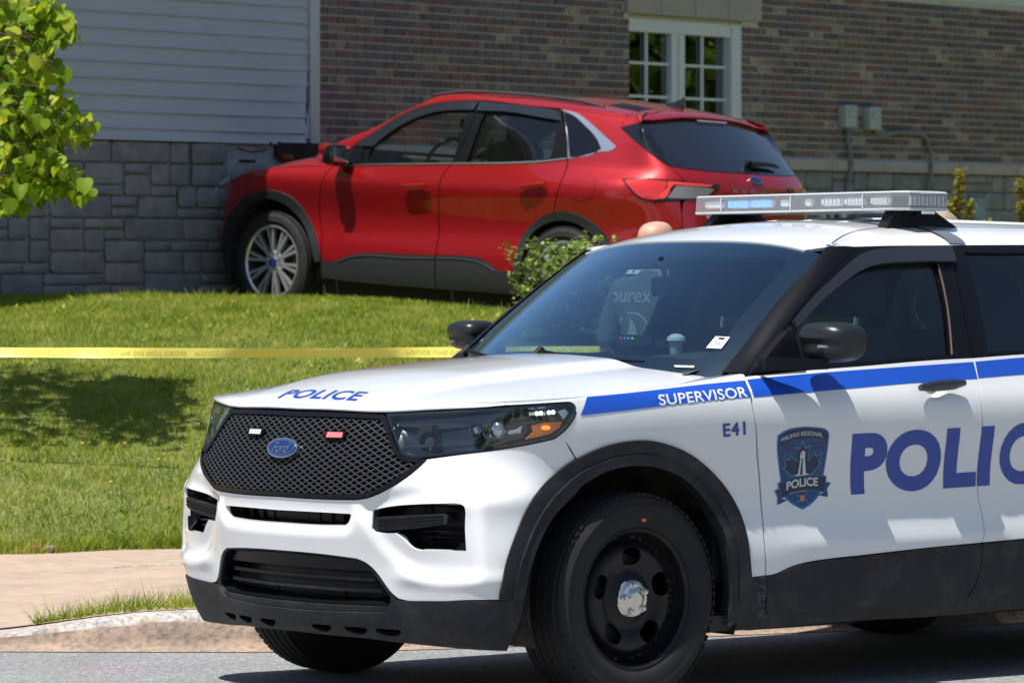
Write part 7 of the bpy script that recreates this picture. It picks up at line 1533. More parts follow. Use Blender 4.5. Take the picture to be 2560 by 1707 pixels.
# ================================================================ the ground: road, kerb, sidewalk, lawn
NP_ = np.array(RPW)[:, 2]; NR_ = np.array(RRW)[:, 2]
def road_z(x, y): return TPW[2] - (NP_[0]*(x-TPW[0]) + NP_[1]*(y-TPW[1]))/NP_[2]
kx = Spl([(-9, 16.40), (-4, 16.52), (-2.1, 16.545), (-1.1, 16.56), (-.3, 16.72), (.4, 17.10), (1.0, 17.48), (1.5, 17.73), (2.3, 18.17), (5, 19.9), (12, 24.4)])
lb = Spl([(-9, 17.2), (-4.5, 18.75), (-2.44, 19.36), (-1.64, 19.75), (-.5, 20.2), (1.0, 21.0), (3, 22.3), (6, 24.5), (12, 29)])
cr_y = Spl([(-9, 31.0), (-5, 28.6), (-3.4, 27.7), (-1.9, 27.0), (0, 25.9), (2.5, 26.6), (5, 28.5), (12, 34)])
cr_z = Spl([(-9, 1.28), (-3.4, 1.300), (-1.9, 1.318), (-1.0, 1.30), (0, 1.235), (2.5, 1.18), (5, 1.15), (12, 1.1)])
KH = Spl([(-9, .03), (-3.2, .03), (-2.45, .045), (-2.0, .085), (-1.6, .140), (-1.2, .160), (-.8, .162), (12, .162)])
def side_z(x, y):
    k = np.clip((y-kx(x))/np.maximum(lb(x)-kx(x), .5), 0, 1); return road_z(x, kx(x))+KH(x)*(1-k)+.19*k
def carpl(x, y): return TRW[2] - (NR_[0]*(x-TRW[0]) + NR_[1]*(y-TRW[1]))/NR_[2]
def lawn_z(x, y):
    z0 = side_z(x, lb(x)); yc = cr_y(x); zc = cr_z(x); t = np.clip((y-lb(x))/(yc-lb(x)), 0, 1)
    f = z0+(zc-z0)*(np.sin(np.pi/2*t)**1.0*.55+t*.45-.0)
    b = np.clip((y-yc)/1.1, 0, 1); far = np.clip(carpl(x, y), 1.0, 1.22)-.005
    fz = f*(1-sstep(b))+far*sstep(b)
    return fz + .012*np.sin(x*2.1+y*1.3)*np.sin(y*1.7-x*.6)*np.clip(t*6, 0, 1)*(1-sstep(b))
def sheet(name, xs, yf, zf, m, ny=40, kind='structure', e=1.0):
    V = []; Fc = []; n = len(xs)
    for x in xs:
        y0, y1 = yf(x)
        for j in range(ny):
            t = (j/(ny-1))**e; y = y0+(y1-y0)*t; V.append((x, y, float(zf(np.array(x), np.array(y)))))
    for i in range(n-1):
        for j in range(ny-1): a = i*ny+j; Fc.append((a, a+ny, a+ny+1, a+1))
    o = mk(name, V, Fc, m, None, sharp=60); o['kind'] = kind; return o
def asphalt():
    m = bpy.data.materials.new('asphalt'); m.use_nodes = True; nt = m.node_tree; N = nt.nodes; L = nt.links; b = N['Principled BSDF']; inp(b, 'Roughness', .88)
    g = N.new('ShaderNodeNewGeometry'); v = N.new('ShaderNodeTexVoronoi'); v.inputs['Scale'].default_value = 90; L.new(g.outputs['Position'], v.inputs['Vector'])
    n = N.new('ShaderNodeTexNoise'); n.inputs['Scale'].default_value = 2.2; n.inputs['Detail'].default_value = 6; L.new(g.outputs['Position'], n.inputs['Vector'])
    cr = N.new('ShaderNodeValToRGB'); e = cr.color_ramp.elements; e[0].position = .0; e[0].color = (.165, .17, .18, 1); e[1].position = 1; e[1].color = (.42, .425, .435, 1); k = e.new(.5); k.color = (.235, .24, .25, 1)
    L.new(v.outputs['Color'], cr.inputs[0]); mx = N.new('ShaderNodeMixRGB'); mx.blend_type = 'MULTIPLY'; mx.inputs[0].default_value = .5; L.new(cr.outputs[0], mx.inputs[1]); L.new(n.outputs['Color'], mx.inputs[2])
    hs = N.new('ShaderNodeHueSaturation'); hs.inputs['Saturation'].default_value = .5; hs.inputs['Value'].default_value = 1.15; L.new(mx.outputs[0], hs.inputs['Color']); L.new(hs.outputs[0], b.inputs['Base Color'])
    bp = N.new('ShaderNodeBump'); bp.inputs['Distance'].default_value = .004; L.new(v.outputs[0], bp.inputs['Height']); L.new(bp.outputs[0], b.inputs['Normal']); return m
def patchy(name, c1, c2, c3, s1, s2, rough=.95, bump=.003, stretch=None, lo=.35, hi=.65):
    m = bpy.data.materials.new(name); m.use_nodes = True; nt = m.node_tree; N = nt.nodes; L = nt.links; b = N['Principled BSDF']; inp(b, 'Roughness', rough)
    g = N.new('ShaderNodeNewGeometry'); src = g.outputs['Position']
    if stretch: mp = N.new('ShaderNodeMapping'); mp.inputs['Scale'].default_value = stretch; L.new(src, mp.inputs[0]); src = mp.outputs[0]
    a = N.new('ShaderNodeTexNoise'); a.inputs['Scale'].default_value = s1; a.inputs['Detail'].default_value = 8; a.inputs['Roughness'].default_value = .65; L.new(src, a.inputs['Vector'])
    c = N.new('ShaderNodeTexNoise'); c.inputs['Scale'].default_value = s2; c.inputs['Detail'].default_value = 6; L.new(src, c.inputs['Vector'])
    r1 = N.new('ShaderNodeMapRange'); r1.inputs[1].default_value = lo; r1.inputs[2].default_value = hi; L.new(a.outputs[0], r1.inputs[0])
    r2 = N.new('ShaderNodeMapRange'); r2.inputs[1].default_value = .45; r2.inputs[2].default_value = .75; L.new(c.outputs[0], r2.inputs[0])
    m1 = N.new('ShaderNodeMixRGB'); m1.inputs[1].default_value = (*c1, 1); m1.inputs[2].default_value = (*c2, 1); L.new(r1.outputs[0], m1.inputs[0])
    m2 = N.new('ShaderNodeMixRGB'); m2.inputs[2].default_value = (*c3, 1); L.new(m1.outputs[0], m2.inputs[1]); L.new(r2.outputs[0], m2.inputs[0]); L.new(m2.outputs[0], b.inputs['Base Color'])
    bp = N.new('ShaderNodeBump'); bp.inputs['Distance'].default_value = bump; L.new(c.outputs[0], bp.inputs['Height']); L.new(bp.outputs[0], b.inputs['Normal']); return m
xs = np.unique(np.concatenate([np.linspace(-9, -3.6, 10), np.linspace(-3.6, 4, 120), np.linspace(4, 12, 14)]))
far_g = mk('ground', [(-400, -400, -.6), (400, -400, -.6), (400, 400, -.6), (-400, 400, -.6)], [(0, 1, 2, 3)], mat('ground_far', (.10, .12, .06), rough=1), None); far_g['kind'] = 'structure'
M_asph = asphalt()
rd = sheet('road', np.concatenate([[-60, -30], xs, [30, 60]]), lambda x: (-12., float(kx(np.clip(x, -9, 12)))+(.02)), road_z, M_asph, 40)
M_kerb = patchy('kerb_concrete', (.40, .29, .215), (.28, .21, .165), (.15, .13, .12), 4, 38, bump=.006)
M_chip = patchy('chipped_kerb_edge', (.52, .50, .47), (.36, .27, .20), (.16, .17, .19), 9, 45, bump=.004)
M_walk = patchy('sidewalk_concrete', (.43, .30, .215), (.32, .245, .19), (.46, .38, .31), 2.2, 22, bump=.002, stretch=(.5, 1.6, 1))
# kerb: gutter lip, face, worn rounded top edge
K = []; prof_n = 9
for x in xs:
    y0 = float(kx(x)); h = float(KH(x)); z = float(road_z(x, y0)); j = .004*math.sin(x*23)+.003*math.sin(x*61+1)
    pr = [(-.05, .004), (-.018, .012), (0, .018), (.018, h*.35), (.026, h*.72), (.034+j, h-.035-j), (.050+j, h-.012+j*.5), (.085, h-.002), (.17, h)]
    K += [(x, y0+p, z+q) for p, q in pr]
n9 = 9
def strip(a, b_): return [(i*n9+j, (i+1)*n9+j, (i+1)*n9+j+1, i*n9+j+1) for i in range(len(xs)-1) for j in range(a, b_)]
kb = mk('kerb', K, strip(0, 5), M_kerb, None, sharp=60); kb['kind'] = 'structure'
ke = mk('kerb_edge', K, strip(5, 8), M_chip, kb, sharp=60)
gp = mk('kerb_joint', *g_tube([(-.905, 16.585+.02*k, .0) for k in range(2)], .001, 4), M_trim, kb)
bpy.data.objects.remove(gp)
jp = [(-.895+.012*math.sin(i*1.9), float(kx(-.9))+.012+.010*i*.5, float(road_z(-.9, 16.58))+.015+.145*i/7) for i in range(8)]
mk('kerb_crack', *g_tube(jp, [.003, .004, .005, .009, .006, .011, .010, .012], 5), mat('crack_dark', (.04, .035, .03), rough=1), kb)
sheet('sidewalk', xs, lambda x: (float(kx(x))+.165, float(lb(x))+.12), lambda x, y: side_z(x, y)+.001, M_walk, 16)
# crack line across the sidewalk
cl = [(x, 18.95+.28*(x+1.2)+.012*math.sin(x*31)+.008*math.sin(x*77), 0) for x in np.linspace(-1.85, .6, 60)]
cl = [(x, y, float(side_z(np.array(x), np.array(y)))+.002) for x, y, _ in cl]
ck = mk('sidewalk_joint', *g_tube(cl, [.004+.004*abs(math.sin(i*1.7)) for i in range(60)], 5), M_chip, None); ck['kind'] = 'structure'
M_soil = patchy('lawn_soil', (.14, .17, .04), (.22, .21, .08), (.09, .12, .03), 3.5, 30, bump=.01)
lw = sheet('lawn', xs, lambda x: (float(lb(x))-.02, 40.), lawn_z, M_soil, 110, e=1.35)
# ---- grass blades: one mass
def grass_mat():
    m = bpy.data.materials.new('grass_blades'); m.use_nodes = True; nt = m.node_tree; N = nt.nodes; L = nt.links; b = N['Principled BSDF']; inp(b, 'Roughness', .5); inp(b, 'Specular IOR Level', .2)
    g = N.new('ShaderNodeNewGeometry'); cr = N.new('ShaderNodeValToRGB'); e = cr.color_ramp.elements
    e[0].position = 0; e[0].color = (.08, .150, .010, 1); e[1].position = 1; e[1].color = (.64, .54, .20, 1)
    for p, c in ((.30, (.165, .255, .018)), (.56, (.30, .365, .038)), (.80, (.46, .45, .09))): k = e.new(p); k.color = (*c, 1)
    n = N.new('ShaderNodeTexNoise'); n.inputs['Scale'].default_value = 2.4; n.inputs['Detail'].default_value = 9; n.inputs['Roughness'].default_value = .78; L.new(g.outputs['Position'], n.inputs['Vector'])
    r = N.new('ShaderNodeMapRange'); r.inputs[1].default_value = .36; r.inputs[2].default_value = .66; L.new(n.outputs[0], r.inputs[0])
    ad = N.new('ShaderNodeMath'); ad.operation = 'MULTIPLY_ADD'; ad.inputs[1].default_value = .42; L.new(g.outputs['Random Per Island'], ad.inputs[0])
    mu = N.new('ShaderNodeMath'); mu.operation = 'MULTIPLY'; mu.inputs[1].default_value = .62; L.new(r.outputs[0], mu.inputs[0]); L.new(mu.outputs[0], ad.inputs[2])
    L.new(ad.outputs[0], cr.inputs[0]); L.new(cr.outputs[0], b.inputs['Base Color'])
    tr = N.new('ShaderNodeBsdfTranslucent'); L.new(cr.outputs[0], tr.inputs[0]); mx = N.new('ShaderNodeMixShader'); mx.inputs[0].default_value = .35
    L.new(b.outputs[0], mx.inputs[1]); L.new(tr.outputs[0], mx.inputs[2]); L.new(mx.outputs[0], N['Material Output'].inputs[0]); return m
M_gr = grass_mat()
def blades(name, X, Y, Z, hmin, hmax, wmin, wmax, lean=.6, seed=1):
    r = np.random.default_rng(seed); n = len(X); h = hmin+(hmax-hmin)*r.random(n)**1.6; w = wmin+(wmax-wmin)*r.random(n); t = r.random(n)*2*np.pi; l = lean*r.random(n)*h; u = r.random(n)*2*np.pi
    A = np.empty((n, 3, 3)); A[:, 0] = np.stack([X-np.cos(t)*w, Y-np.sin(t)*w, Z-.005], 1); A[:, 1] = np.stack([X+np.cos(t)*w, Y+np.sin(t)*w, Z-.005], 1); A[:, 2] = np.stack([X+np.cos(u)*l, Y+np.sin(u)*l, Z+h], 1)
    me = bpy.data.meshes.new(name); me.vertices.add(3*n); me.vertices.foreach_set('co', A.ravel()); me.loops.add(3*n); me.loops.foreach_set('vertex_index', np.arange(3*n, dtype=np.int32)); me.polygons.add(n)
    me.polygons.foreach_set('loop_start', np.arange(0, 3*n, 3, dtype=np.int32)); me.polygons.foreach_set('loop_total', np.full(n, 3, np.int32)); me.update(); me.materials.append(M_gr)
    o = bpy.data.objects.new(name, me); COL.objects.link(o); o['kind'] = 'stuff'; return o
r = np.random.default_rng(3)
N_ = 960000; X = r.random(N_)*13.0-6.8; tt = r.random(N_); lo_ = lb(X); hi_ = np.minimum(cr_y(X)+1.6, 29.0); Y = lo_+(hi_-lo_)*tt
keep = (np.abs(X) < .14*Y+2.8); X, Y = X[keep], Y[keep]; clump = np.sin(X*7.1+np.sin(Y*5.3)*2)*np.sin(Y*6.7+np.sin(X*4.1)*2)
Z = lawn_z(X, Y); 
tag(blades('lawn_grass', X, Y, Z, .012, .042, .0016, .0036, 1.2, 5), 'sunlit mown green lawn grass on the slope', 'grass')
# uneven taller tufts
N_ = 70000; X = r.random(N_)*8.0-4.4; Y = lb(X)+(cr_y(X)-lb(X)+.3)*r.random(N_); q_ = np.sin(X*9.3+2*np.sin(Y*3.1))*np.sin(Y*8.1+2*np.sin(X*2.7))+.6*np.sin(X*3.3+Y*2.2); m_ = (q_ > .55) & (np.abs(X) < .14*Y+.9); X, Y = X[m_], Y[m_]
tag(blades('grass_tufts', X, Y, lawn_z(X, Y), .03, .085, .0018, .004, 1.3, 31), 'taller uneven tufts in the lawn', 'grass')
# ragged edge along the sidewalk
N_ = 16000; X = r.random(N_)*7-4.2; Y = lb(X)-.05+.16*r.random(N_)+.03*np.sin(X*9); Z = lawn_z(X, np.maximum(Y, lb(X)))
tag(blades('edge_grass', X, Y, Z, .03, .10, .002, .004, 1.2, 8), 'longer ragged grass along the back of the sidewalk', 'grass')
# clump on the kerb
N_ = 5200; X = -1.98+2.5*r.random(N_)**.9; k = np.clip((X+2.0)/.45, .08, 1); Y = kx(X)+.15+.26*r.random(N_)*k+.03; Z = side_z(X, Y)
tag(blades('kerb_grass', X, Y, Z, .02, .095, .0015, .0035, 1.3, 9), 'tuft of green grass growing behind the chipped kerb', 'grass')
X = np.array([-1.55, -1.50, -1.46, -1.42, -1.60, -1.38, -1.3, -1.9, -1.86]); Y = kx(X)+.2; blades('long_stems', X, Y, side_z(X, Y), .12, .20, .002, .003, 1.4, 4)['kind'] = 'stuff'
# weeds with broad leaves on the lawn
N_ = 5200; X = r.random(N_)*7.6-4.4; Y = lb(X)+.1+(cr_y(X)-lb(X))*r.random(N_); m_ = (np.sin(X*3.1+1)*np.sin(Y*2.3) > .1); X, Y = X[m_], Y[m_]
w = blades('clover', X, Y, lawn_z(X, Y)+.015, .012, .035, .009, .020, 2.2, 14); tag(w, 'small broad-leaved weeds scattered in the lawn', 'weeds')
M_dan = mat('dandelion_yellow', (.75, .48, .02), rough=.7)
def lawn_pt(u, v):
    d = np.array([(u-1280)/10142.6, 1., 0.]); f = -(v-853.5)/10142.6; p_ = .022; dy = math.cos(p_)+f*math.sin(p_)*1.0; dz = -math.sin(p_)+f*math.cos(p_)
    for s in np.linspace(18.5, 29, 900):
        x, y, z = d[0]*s, s, CAMZ+dz/dy*s
        if y > lb(x) and z <= float(lawn_z(np.array(x), np.array(y))): return x, y, float(lawn_z(np.array(x), np.array(y)))
    return None
for i, (u, v, lab) in enumerate(((376, 958, 'yellow dandelion in the tree shadow on the lawn'), (205, 1126, 'yellow dandelion low on the lawn at far left'), (396, 1165, 'yellow dandelion beside the police car bumper'), (277, 1222, 'yellow dandelion nearest the sidewalk'), (312, 1125, 'yellow dandelion midway down the lawn'))):
    P = lawn_pt(u, v)
    if P:
        dn = empty('dandelion', loc=P); tag(dn, lab, 'flower', 'dandelions on the lawn')
        mk('flower_head', *g_lathe([(.003, .03), (.010, .035), (.009, .040), (.001, .042)], 10, 'z'), M_dan, dn); mk('stem', *g_tube([(0, 0, 0), (0, 0, .045)], .002, 5), M_gr, dn)
pl = lawn_pt(102, 1391)
if pl is None: pl = (-2.3, 19.4, .2)
tag(mk('litter', *g_box((pl[0]-.02, pl[1]-.02, pl[2]+.02), (.055, .03, .03), bev=.01), mat('litter_red', (.35, .09, .08), rough=.6)), 'small crumpled red wrapper at the sidewalk edge', 'litter')
tag(mk('pebble', *g_box((pl[0]+.05, pl[1]-.02, pl[2]+.02), (.05, .03, .03), bev=.012), mat('pebble_grey', (.25, .25, .22), rough=.8)), 'grey pebble beside the red wrapper', 'stone')
# dry leaves beyond the kerb on the right, seen under the car
N_ = 1500; X = 1.2+2.6*r.random(N_); Y = kx(X)+.17+.5*r.random(N_); tag(blades('dry_leaves', X, Y, side_z(X, Y)+.005, .01, .03, .008, .018, 2.5, 21), 'dry brown leaves lying behind the kerb', 'leaves'); bpy.data.objects['dry_leaves'].data.materials[0] = patchy('dry_leaf', (.35, .18, .09), (.20, .10, .05), (.55, .42, .33), 30, 60)
# ================================================================ police tape
TY = 21.0
M_tape = mat('yellow_tape', (.90, .82, .17), rough=.35); M_tpr = mat('tape_print', (.68, .60, .14), rough=.5)
def tape_c(x): return TY+.02*math.sin(x*1.7), 1.098+.0028*(x+2.65)+.004*math.sin(x*1.1)+.0015*(x+.5)**2*.6
xs_t = np.linspace(-4.55, 5.4, 160)
V = []; 
for x in xs_t:
    y, z = tape_c(x); tw = .012*math.sin(x*2.3+1)+.004*math.sin(x*11)
    hh_ = .0268*(1-.10*math.sin(x*1.9+.5)**2)
    V += [(x, y+tw, z+hh_), (x, y+tw*.3, z), (x, y-tw, z-hh_)]
Fc = [(i*3+j, i*3+j+1, (i+1)*3+j+1, (i+1)*3+j) for i in range(len(xs_t)-1) for j in (0, 1)]
tp = mk('police_tape', V, Fc, M_tape); tag(tp, 'yellow police line tape stretched across the lawn behind the police car', 'barrier tape')
R_, _ = text_rings('POLICE LINE DO NOT CROSS', .012, 0, 1.05)
class TapeS:
    def __call__(s, a, b, off=0., plain=False):
        a = np.atleast_1d(a); b = np.atleast_1d(b); out = []
        for x, q in zip(a, b):
            y, z = tape_c(x); tw = .012*math.sin(x*2.3+1)+.004*math.sin(x*11); hh_ = .0268*(1-.10*math.sin(x*1.9+.5)**2)
            out.append((x, y-.0015+tw*q*(1 if q > 0 else 1)-off, z+hh_*q))
        return np.array(out)
TS = TapeS()
for k in range(8):
    x0 = -3.28+.547*k-.0
    q = bil(R_, [(x0, -.40), (x0+.50, -.40), (x0+.50, .42), (x0, .42)])
    v, f = g_panel(TS, q, h=.08, off=.0, lip=0); o = mk('lettering', v, f, M_tpr, tp); o['label'] = 'upside-down print POLICE LINE DO NOT CROSS'
st_ = empty('wooden_stake', loc=(5.4, TY, .9)); tag(st_, 'wooden stake holding the right end of the tape', 'stake'); mk('post', *g_box((0, 0, .0), (.04, .04, 1.0)), mat('raw_wood', (.35, .24, .14), rough=.8), st_)
# ================================================================ leaves, tree, shrubs
def leaf_mat(name, cols, tl=.45, ns=.8):
    m = bpy.data.materials.new(name); m.use_nodes = True; nt = m.node_tree; N = nt.nodes; L = nt.links; b = N['Principled BSDF']; inp(b, 'Roughness', .55); inp(b, 'Specular IOR Level', .28)
    oi = N.new('ShaderNodeObjectInfo'); g = N.new('ShaderNodeNewGeometry'); ad = N.new('ShaderNodeMath'); ad.operation = 'ADD'; fr = N.new('ShaderNodeMath'); fr.operation = 'FRACT'
    L.new(oi.outputs['Random'], ad.inputs[0]); L.new(g.outputs['Random Per Island'], ad.inputs[1]); L.new(ad.outputs[0], fr.inputs[0])
    cr = N.new('ShaderNodeValToRGB'); e = cr.color_ramp.elements; e[0].color = (*cols[0], 1); e[1].color = (*cols[-1], 1)
    for i, c in enumerate(cols[1:-1]): k = e.new((i+1)/(len(cols)-1)); k.color = (*c, 1)
    L.new(fr.outputs[0], cr.inputs[0]); L.new(cr.outputs[0], b.inputs['Base Color'])
    tr = N.new('ShaderNodeBsdfTranslucent'); hs = N.new('ShaderNodeHueSaturation'); hs.inputs['Value'].default_value = 1.5; L.new(cr.outputs[0], hs.inputs['Color']); L.new(hs.outputs[0], tr.inputs[0])
    mx = N.new('ShaderNodeMixShader'); mx.inputs[0].default_value = tl; L.new(b.outputs[0], mx.inputs[1]); L.new(tr.outputs[0], mx.inputs[2]); L.new(mx.outputs[0], N['Material Output'].inputs[0]); return m
M_leaf = leaf_mat('linden_leaf', [(.10, .185, .004), (.17, .27, .006), (.27, .36, .012), (.48, .50, .05)])
M_bark = patchy('bark', (.10, .08, .06), (.06, .05, .04), (.15, .12, .09), 20, 60, stretch=(1, 1, .2), bump=.006)
half = [(0, 0, 0), (.18, -.02, .02), (.40, .10, .04), (.48, .35, .02), (.38, .65, -.03), (.18, .88, -.07), (0, 1.05, -.13)]
mid = [(0, 0, 0), (0, .10, 0), (0, .35, .0), (0, .60, -.02), (0, .85, -.06), (0, 1.05, -.13)]
def leaf_geo(s=1., fold=.25, curl=0.):
    V = [(x*s, -y*s, (z+fold*x+curl*x*x)*s) for x, y, z in half] + [(-x*s*.96, -y*s, (z+fold*x+curl*x*x)*s) for x, y, z in half[1:-1]] + [(0, -y*s, z*s-.004) for x, y, z in mid[1:-1]]
    L_, R0, M0 = list(range(7)), 7, 12
    Fc = [(0, 1, M0), (1, 2, M0+1, M0), (2, 3, M0+1), (3, 4, M0+2, M0+1), (4, 5, M0+3, M0+2), (5, 6, M0+3)]
    Rr = [0, 7, 8, 9, 10, 11, 6]
    Fc += [(Rr[1], Rr[0], M0), (Rr[2], Rr[1], M0, M0+1), (Rr[3], Rr[2], M0+1), (Rr[4], Rr[3], M0+1, M0+2), (Rr[5], Rr[4], M0+2, M0+3), (Rr[6], Rr[5], M0+3)]
    return V, Fc
TD = 21.6
tr = empty('linden_tree', loc=(-4.55, TD+.1, .62)); tag(tr, 'young broad-leaved tree with large bright green leaves at the left edge', 'tree')
T0v = Vector(tr.location)
trunk = [(0, 0, -.1), (.02, 0, .8), (-.02, .02, 1.7), (.03, 0, 2.8), (0, 0, 4.0), (.02, 0, 5.2)]
tk = mk('trunk', *g_tube(dense(trunk, 4), np.linspace(.085, .02, len(dense(trunk, 4))), 10), M_bark, tr)
rl = random.Random(5)
def px2w(u, v, d):
    f = -(v-853.5)/10142.6; dy = math.cos(.022)+f*math.sin(.022); dz = -math.sin(.022)+f*math.cos(.022)
    return Vector(((u-1280)/10142.6/dy*d, d, CAMZ+dz/dy*d))
limbs = [[(0, 0, 1.5), (.5, -.05, 1.85), (1.1, .0, 1.95), (1.55, .0, 1.80), (1.95, .02, 1.50)], [(0, 0, 1.9), (.6, .1, 2.4), (1.2, .05, 2.6), (1.75, 0, 2.55)], [(0, 0, 1.2), (.5, .1, 1.40), (1.1, -.05, 1.52), (1.6, 0, 1.42)], [(0, 0, 2.4), (-.5, .2, 3.0), (-1.0, .1, 3.3)], [(0, 0, 1.6), (-.6, -.2, 2.1), (-1.2, -.1, 2.2)], [(0, 0, 2.6), (.5, .3, 3.4), (.9, .3, 3.8)], [(0, 0, 1.7), (.1, -.6, 2.2), (.2, -1.0, 2.5)], [(0, 0, 1.8), (0, .6, 2.4), (-.1, 1.1, 2.6)]]
for l in limbs: d_ = dense(l, 5); mk('limb', *g_tube(d_, np.linspace(.032, .006, len(d_)), 6), M_bark, tk)
poly = [(-20, -30), (120, -30), (150, 5), (188, 40), (205, 95), (175, 108), (140, 112), (128, 150), (176, 172), (165, 200), (122, 215), (175, 245), (190, 285), (225, 300), (252, 348), (225, 372), (168, 345), (158, 395), (196, 440), (246, 490), (222, 512), (160, 480), (120, 505), (60, 495), (58, 535), (12, 552), (-20, 500)]
PL = np.array(poly, float)
variants = []
tips = []
pts = []
while len(pts) < 300:
    u, v = rl.uniform(-18, 255), rl.uniform(-28, 552)
    if not inside(np.array([[u, v]]), PL)[0]: continue
    # drooping sprays: keep leaves near slanted bands
    band = (v+.35*u) % 92
    if band > 74 and rl.random() < .4: continue
    pts.append((u, v))
def leaf_matrix(p, droop, size, az):
    # leaf local: stem end at origin, blade along -y, normal +z
    m = Matrix.Rotation(az, 4, 'Z') @ Matrix.Rotation(droop, 4, 'X') @ Matrix.Rotation(rl.uniform(-.5, .5), 4, 'Y')
    return Matrix.Translation(p) @ m @ Matrix.Scale(size, 4)
for i in range(9):
    me = bpy.data.meshes.new('leaf'); v_, f_ = leaf_geo(1., .15+.09*i, (-.9, .6, 0.)[i % 3]); me.from_pydata(v_, [], f_); me.materials.append(M_leaf); me.polygons.foreach_set('use_smooth', [True]*len(me.polygons)); variants.append(me)
for i, (u, v) in enumerate(pts):
    d = TD+rl.uniform(-.45, .5); sz = rl.uniform(.055, .100)
    P = px2w(u, v, d)-T0v; P = P+Vector((0, 0, sz*.4))
    o = bpy.data.objects.new('leaf', variants[i % 9]); COL.objects.link(o); o.parent = tr
    o.matrix_local = leaf_matrix(P, rl.uniform(.15, 1.35), sz, rl.uniform(-1.3, 1.3)+(rl.random() < .3)*rl.uniform(-2, 2))
    if i % 3 == 0: mk('twig', *g_tube([tuple(P), tuple(P+Vector((-.10, .03, .05))), tuple(P+Vector((-.28, .02, .07)))], [.0012, .002, .003], 4), M_bark, tk)
G_ = []; base_v, base_f = leaf_geo(1., .2)
Bv = np.array(base_v); VV = []; FF = []
for i in range(2000):
    u, v = rl.uniform(-30, 215), rl.uniform(-30, 520)
    if not inside(np.array([[u+14, v]]), PL)[0] or not inside(np.array([[u+8, v+14]]), PL)[0]: continue
    M = leaf_matrix(px2w(u, v, TD+rl.uniform(.3, 1.2))-T0v, rl.uniform(.1, 1.3), rl.uniform(.055, .095), rl.uniform(-3, 3)); n0_ = len(VV)
    VV += [tuple(M @ Vector(b)) for b in base_v]; FF += [tuple(a+n0_ for a in f) for f in base_f]
for i in range(2600):
    th = rl.uniform(0, 2*math.pi); rr_ = 1.9*math.sqrt(rl.random()); z = rl.uniform(1.0, 5.0); k = math.sin(math.pi*min(1, (z-.7)/4.6))
    p = Vector((rr_*math.cos(th)*k, rr_*math.sin(th)*k*.75, z)); w_ = p+T0v
    if w_.x > -2.98 and w_.z < 3.6: continue
    q = project_ok = (w_.x/w_.y*10142.6+1280)
    if q > -8: continue
    M = leaf_matrix(p, rl.uniform(.1, 1.3), rl.uniform(.07, .12), rl.uniform(-3, 3)); n0_ = len(VV)
    VV += [tuple(M @ Vector(b)) for b in base_v]; FF += [tuple(a+n0_ for a in f) for f in base_f]
lm = mk('leaf_mass', VV, FF, M_leaf, tr); lm['kind'] = 'stuff'
def shrub(name, label, cat, base, R_, H_, nst, nlf, ls, cols, up=.5, spire=False, flowers=0, seed=1, group=None, spires=None):
    r = random.Random(seed); s = empty(name, loc=base); tag(s, label, cat, group); m = leaf_mat(name+'_leaf', cols, .3)
    stems = []; leaves_v = []; leaves_f = []; lv = [(0, 0, 0), (.5, .45, .1), (0, 1.1, .0), (-.5, .45, .1)]
    tipsl = spires or [(R_*math.sqrt(r.random())*math.cos(a), R_*.8*math.sqrt(r.random())*math.sin(a), H_*r.uniform(.55, 1.0)) for a in [r.uniform(0, 6.28) for _ in range(nst)]]
    for tx, ty, tz in tipsl:
        st_p = [(tx*.1, ty*.1, 0), (tx*.5+r.uniform(-.02, .02), ty*.5, tz*.5), (tx, ty, tz)]; d_ = dense(st_p, 4); stems.append(g_tube(d_, np.linspace(.006, .0015, len(d_)), 4))
        for k in range(nlf):
            t = r.uniform(.22, 1.02); i = min(int(t*(len(d_)-1)), len(d_)-2); p = Vector(d_[i]).lerp(Vector(d_[i+1]), t*(len(d_)-1)-i)
            sp = (.05 if not spire else .035)*(1.15-t*.7); p = p+Vector((r.gauss(0, sp), r.gauss(0, sp), r.gauss(0, sp*.5)))
            sz = ls*r.uniform(.6, 1.3); M = Matrix.Translation(p) @ Matrix.Rotation(r.uniform(0, 6.28), 4, 'Z') @ Matrix.Rotation(r.uniform(-.3, 1.2)*up, 4, 'X') @ Matrix.Scale(sz, 4)
            n0_ = len(leaves_v); leaves_v += [tuple(M @ Vector(q)) for q in lv]; leaves_f.append((n0_, n0_+1, n0_+2, n0_+3))
    mk('stems', *join(stems), M_bark, s); mk('foliage', leaves_v, leaves_f, m, s)
    if flowers:
        fl = []
        for k in range(flowers):
            tx, ty, tz = r.choice(tipsl); fl.append(g_box((tx*r.uniform(.5, 1)+r.gauss(0, .03), ty*.8-.05, tz*r.uniform(.3, .85)), (.012, .008, .014)))
        mk('pale_blossom', *join(fl), mat('pale_blossom', (.55, .50, .48), rough=.8), s)
    return s
_p = lawn_pt(1415, 862) or (.3, 24.5, 1.1); gb = Vector(_p); gtop = px2w(1415, 600, gb.y).z-gb.z
shrub('green_shrub', 'small light green shrub on the lawn in front of the red car rear wheel', 'shrub', (gb.x, gb.y, gb.z-.03), .38, gtop+.05, 90, 60, .032, [(.08, .15, .02), (.15, .23, .035), (.23, .31, .06), (.32, .38, .12)], up=.9, flowers=90, seed=4)
yb = px2w(2400, 640, 31.0)
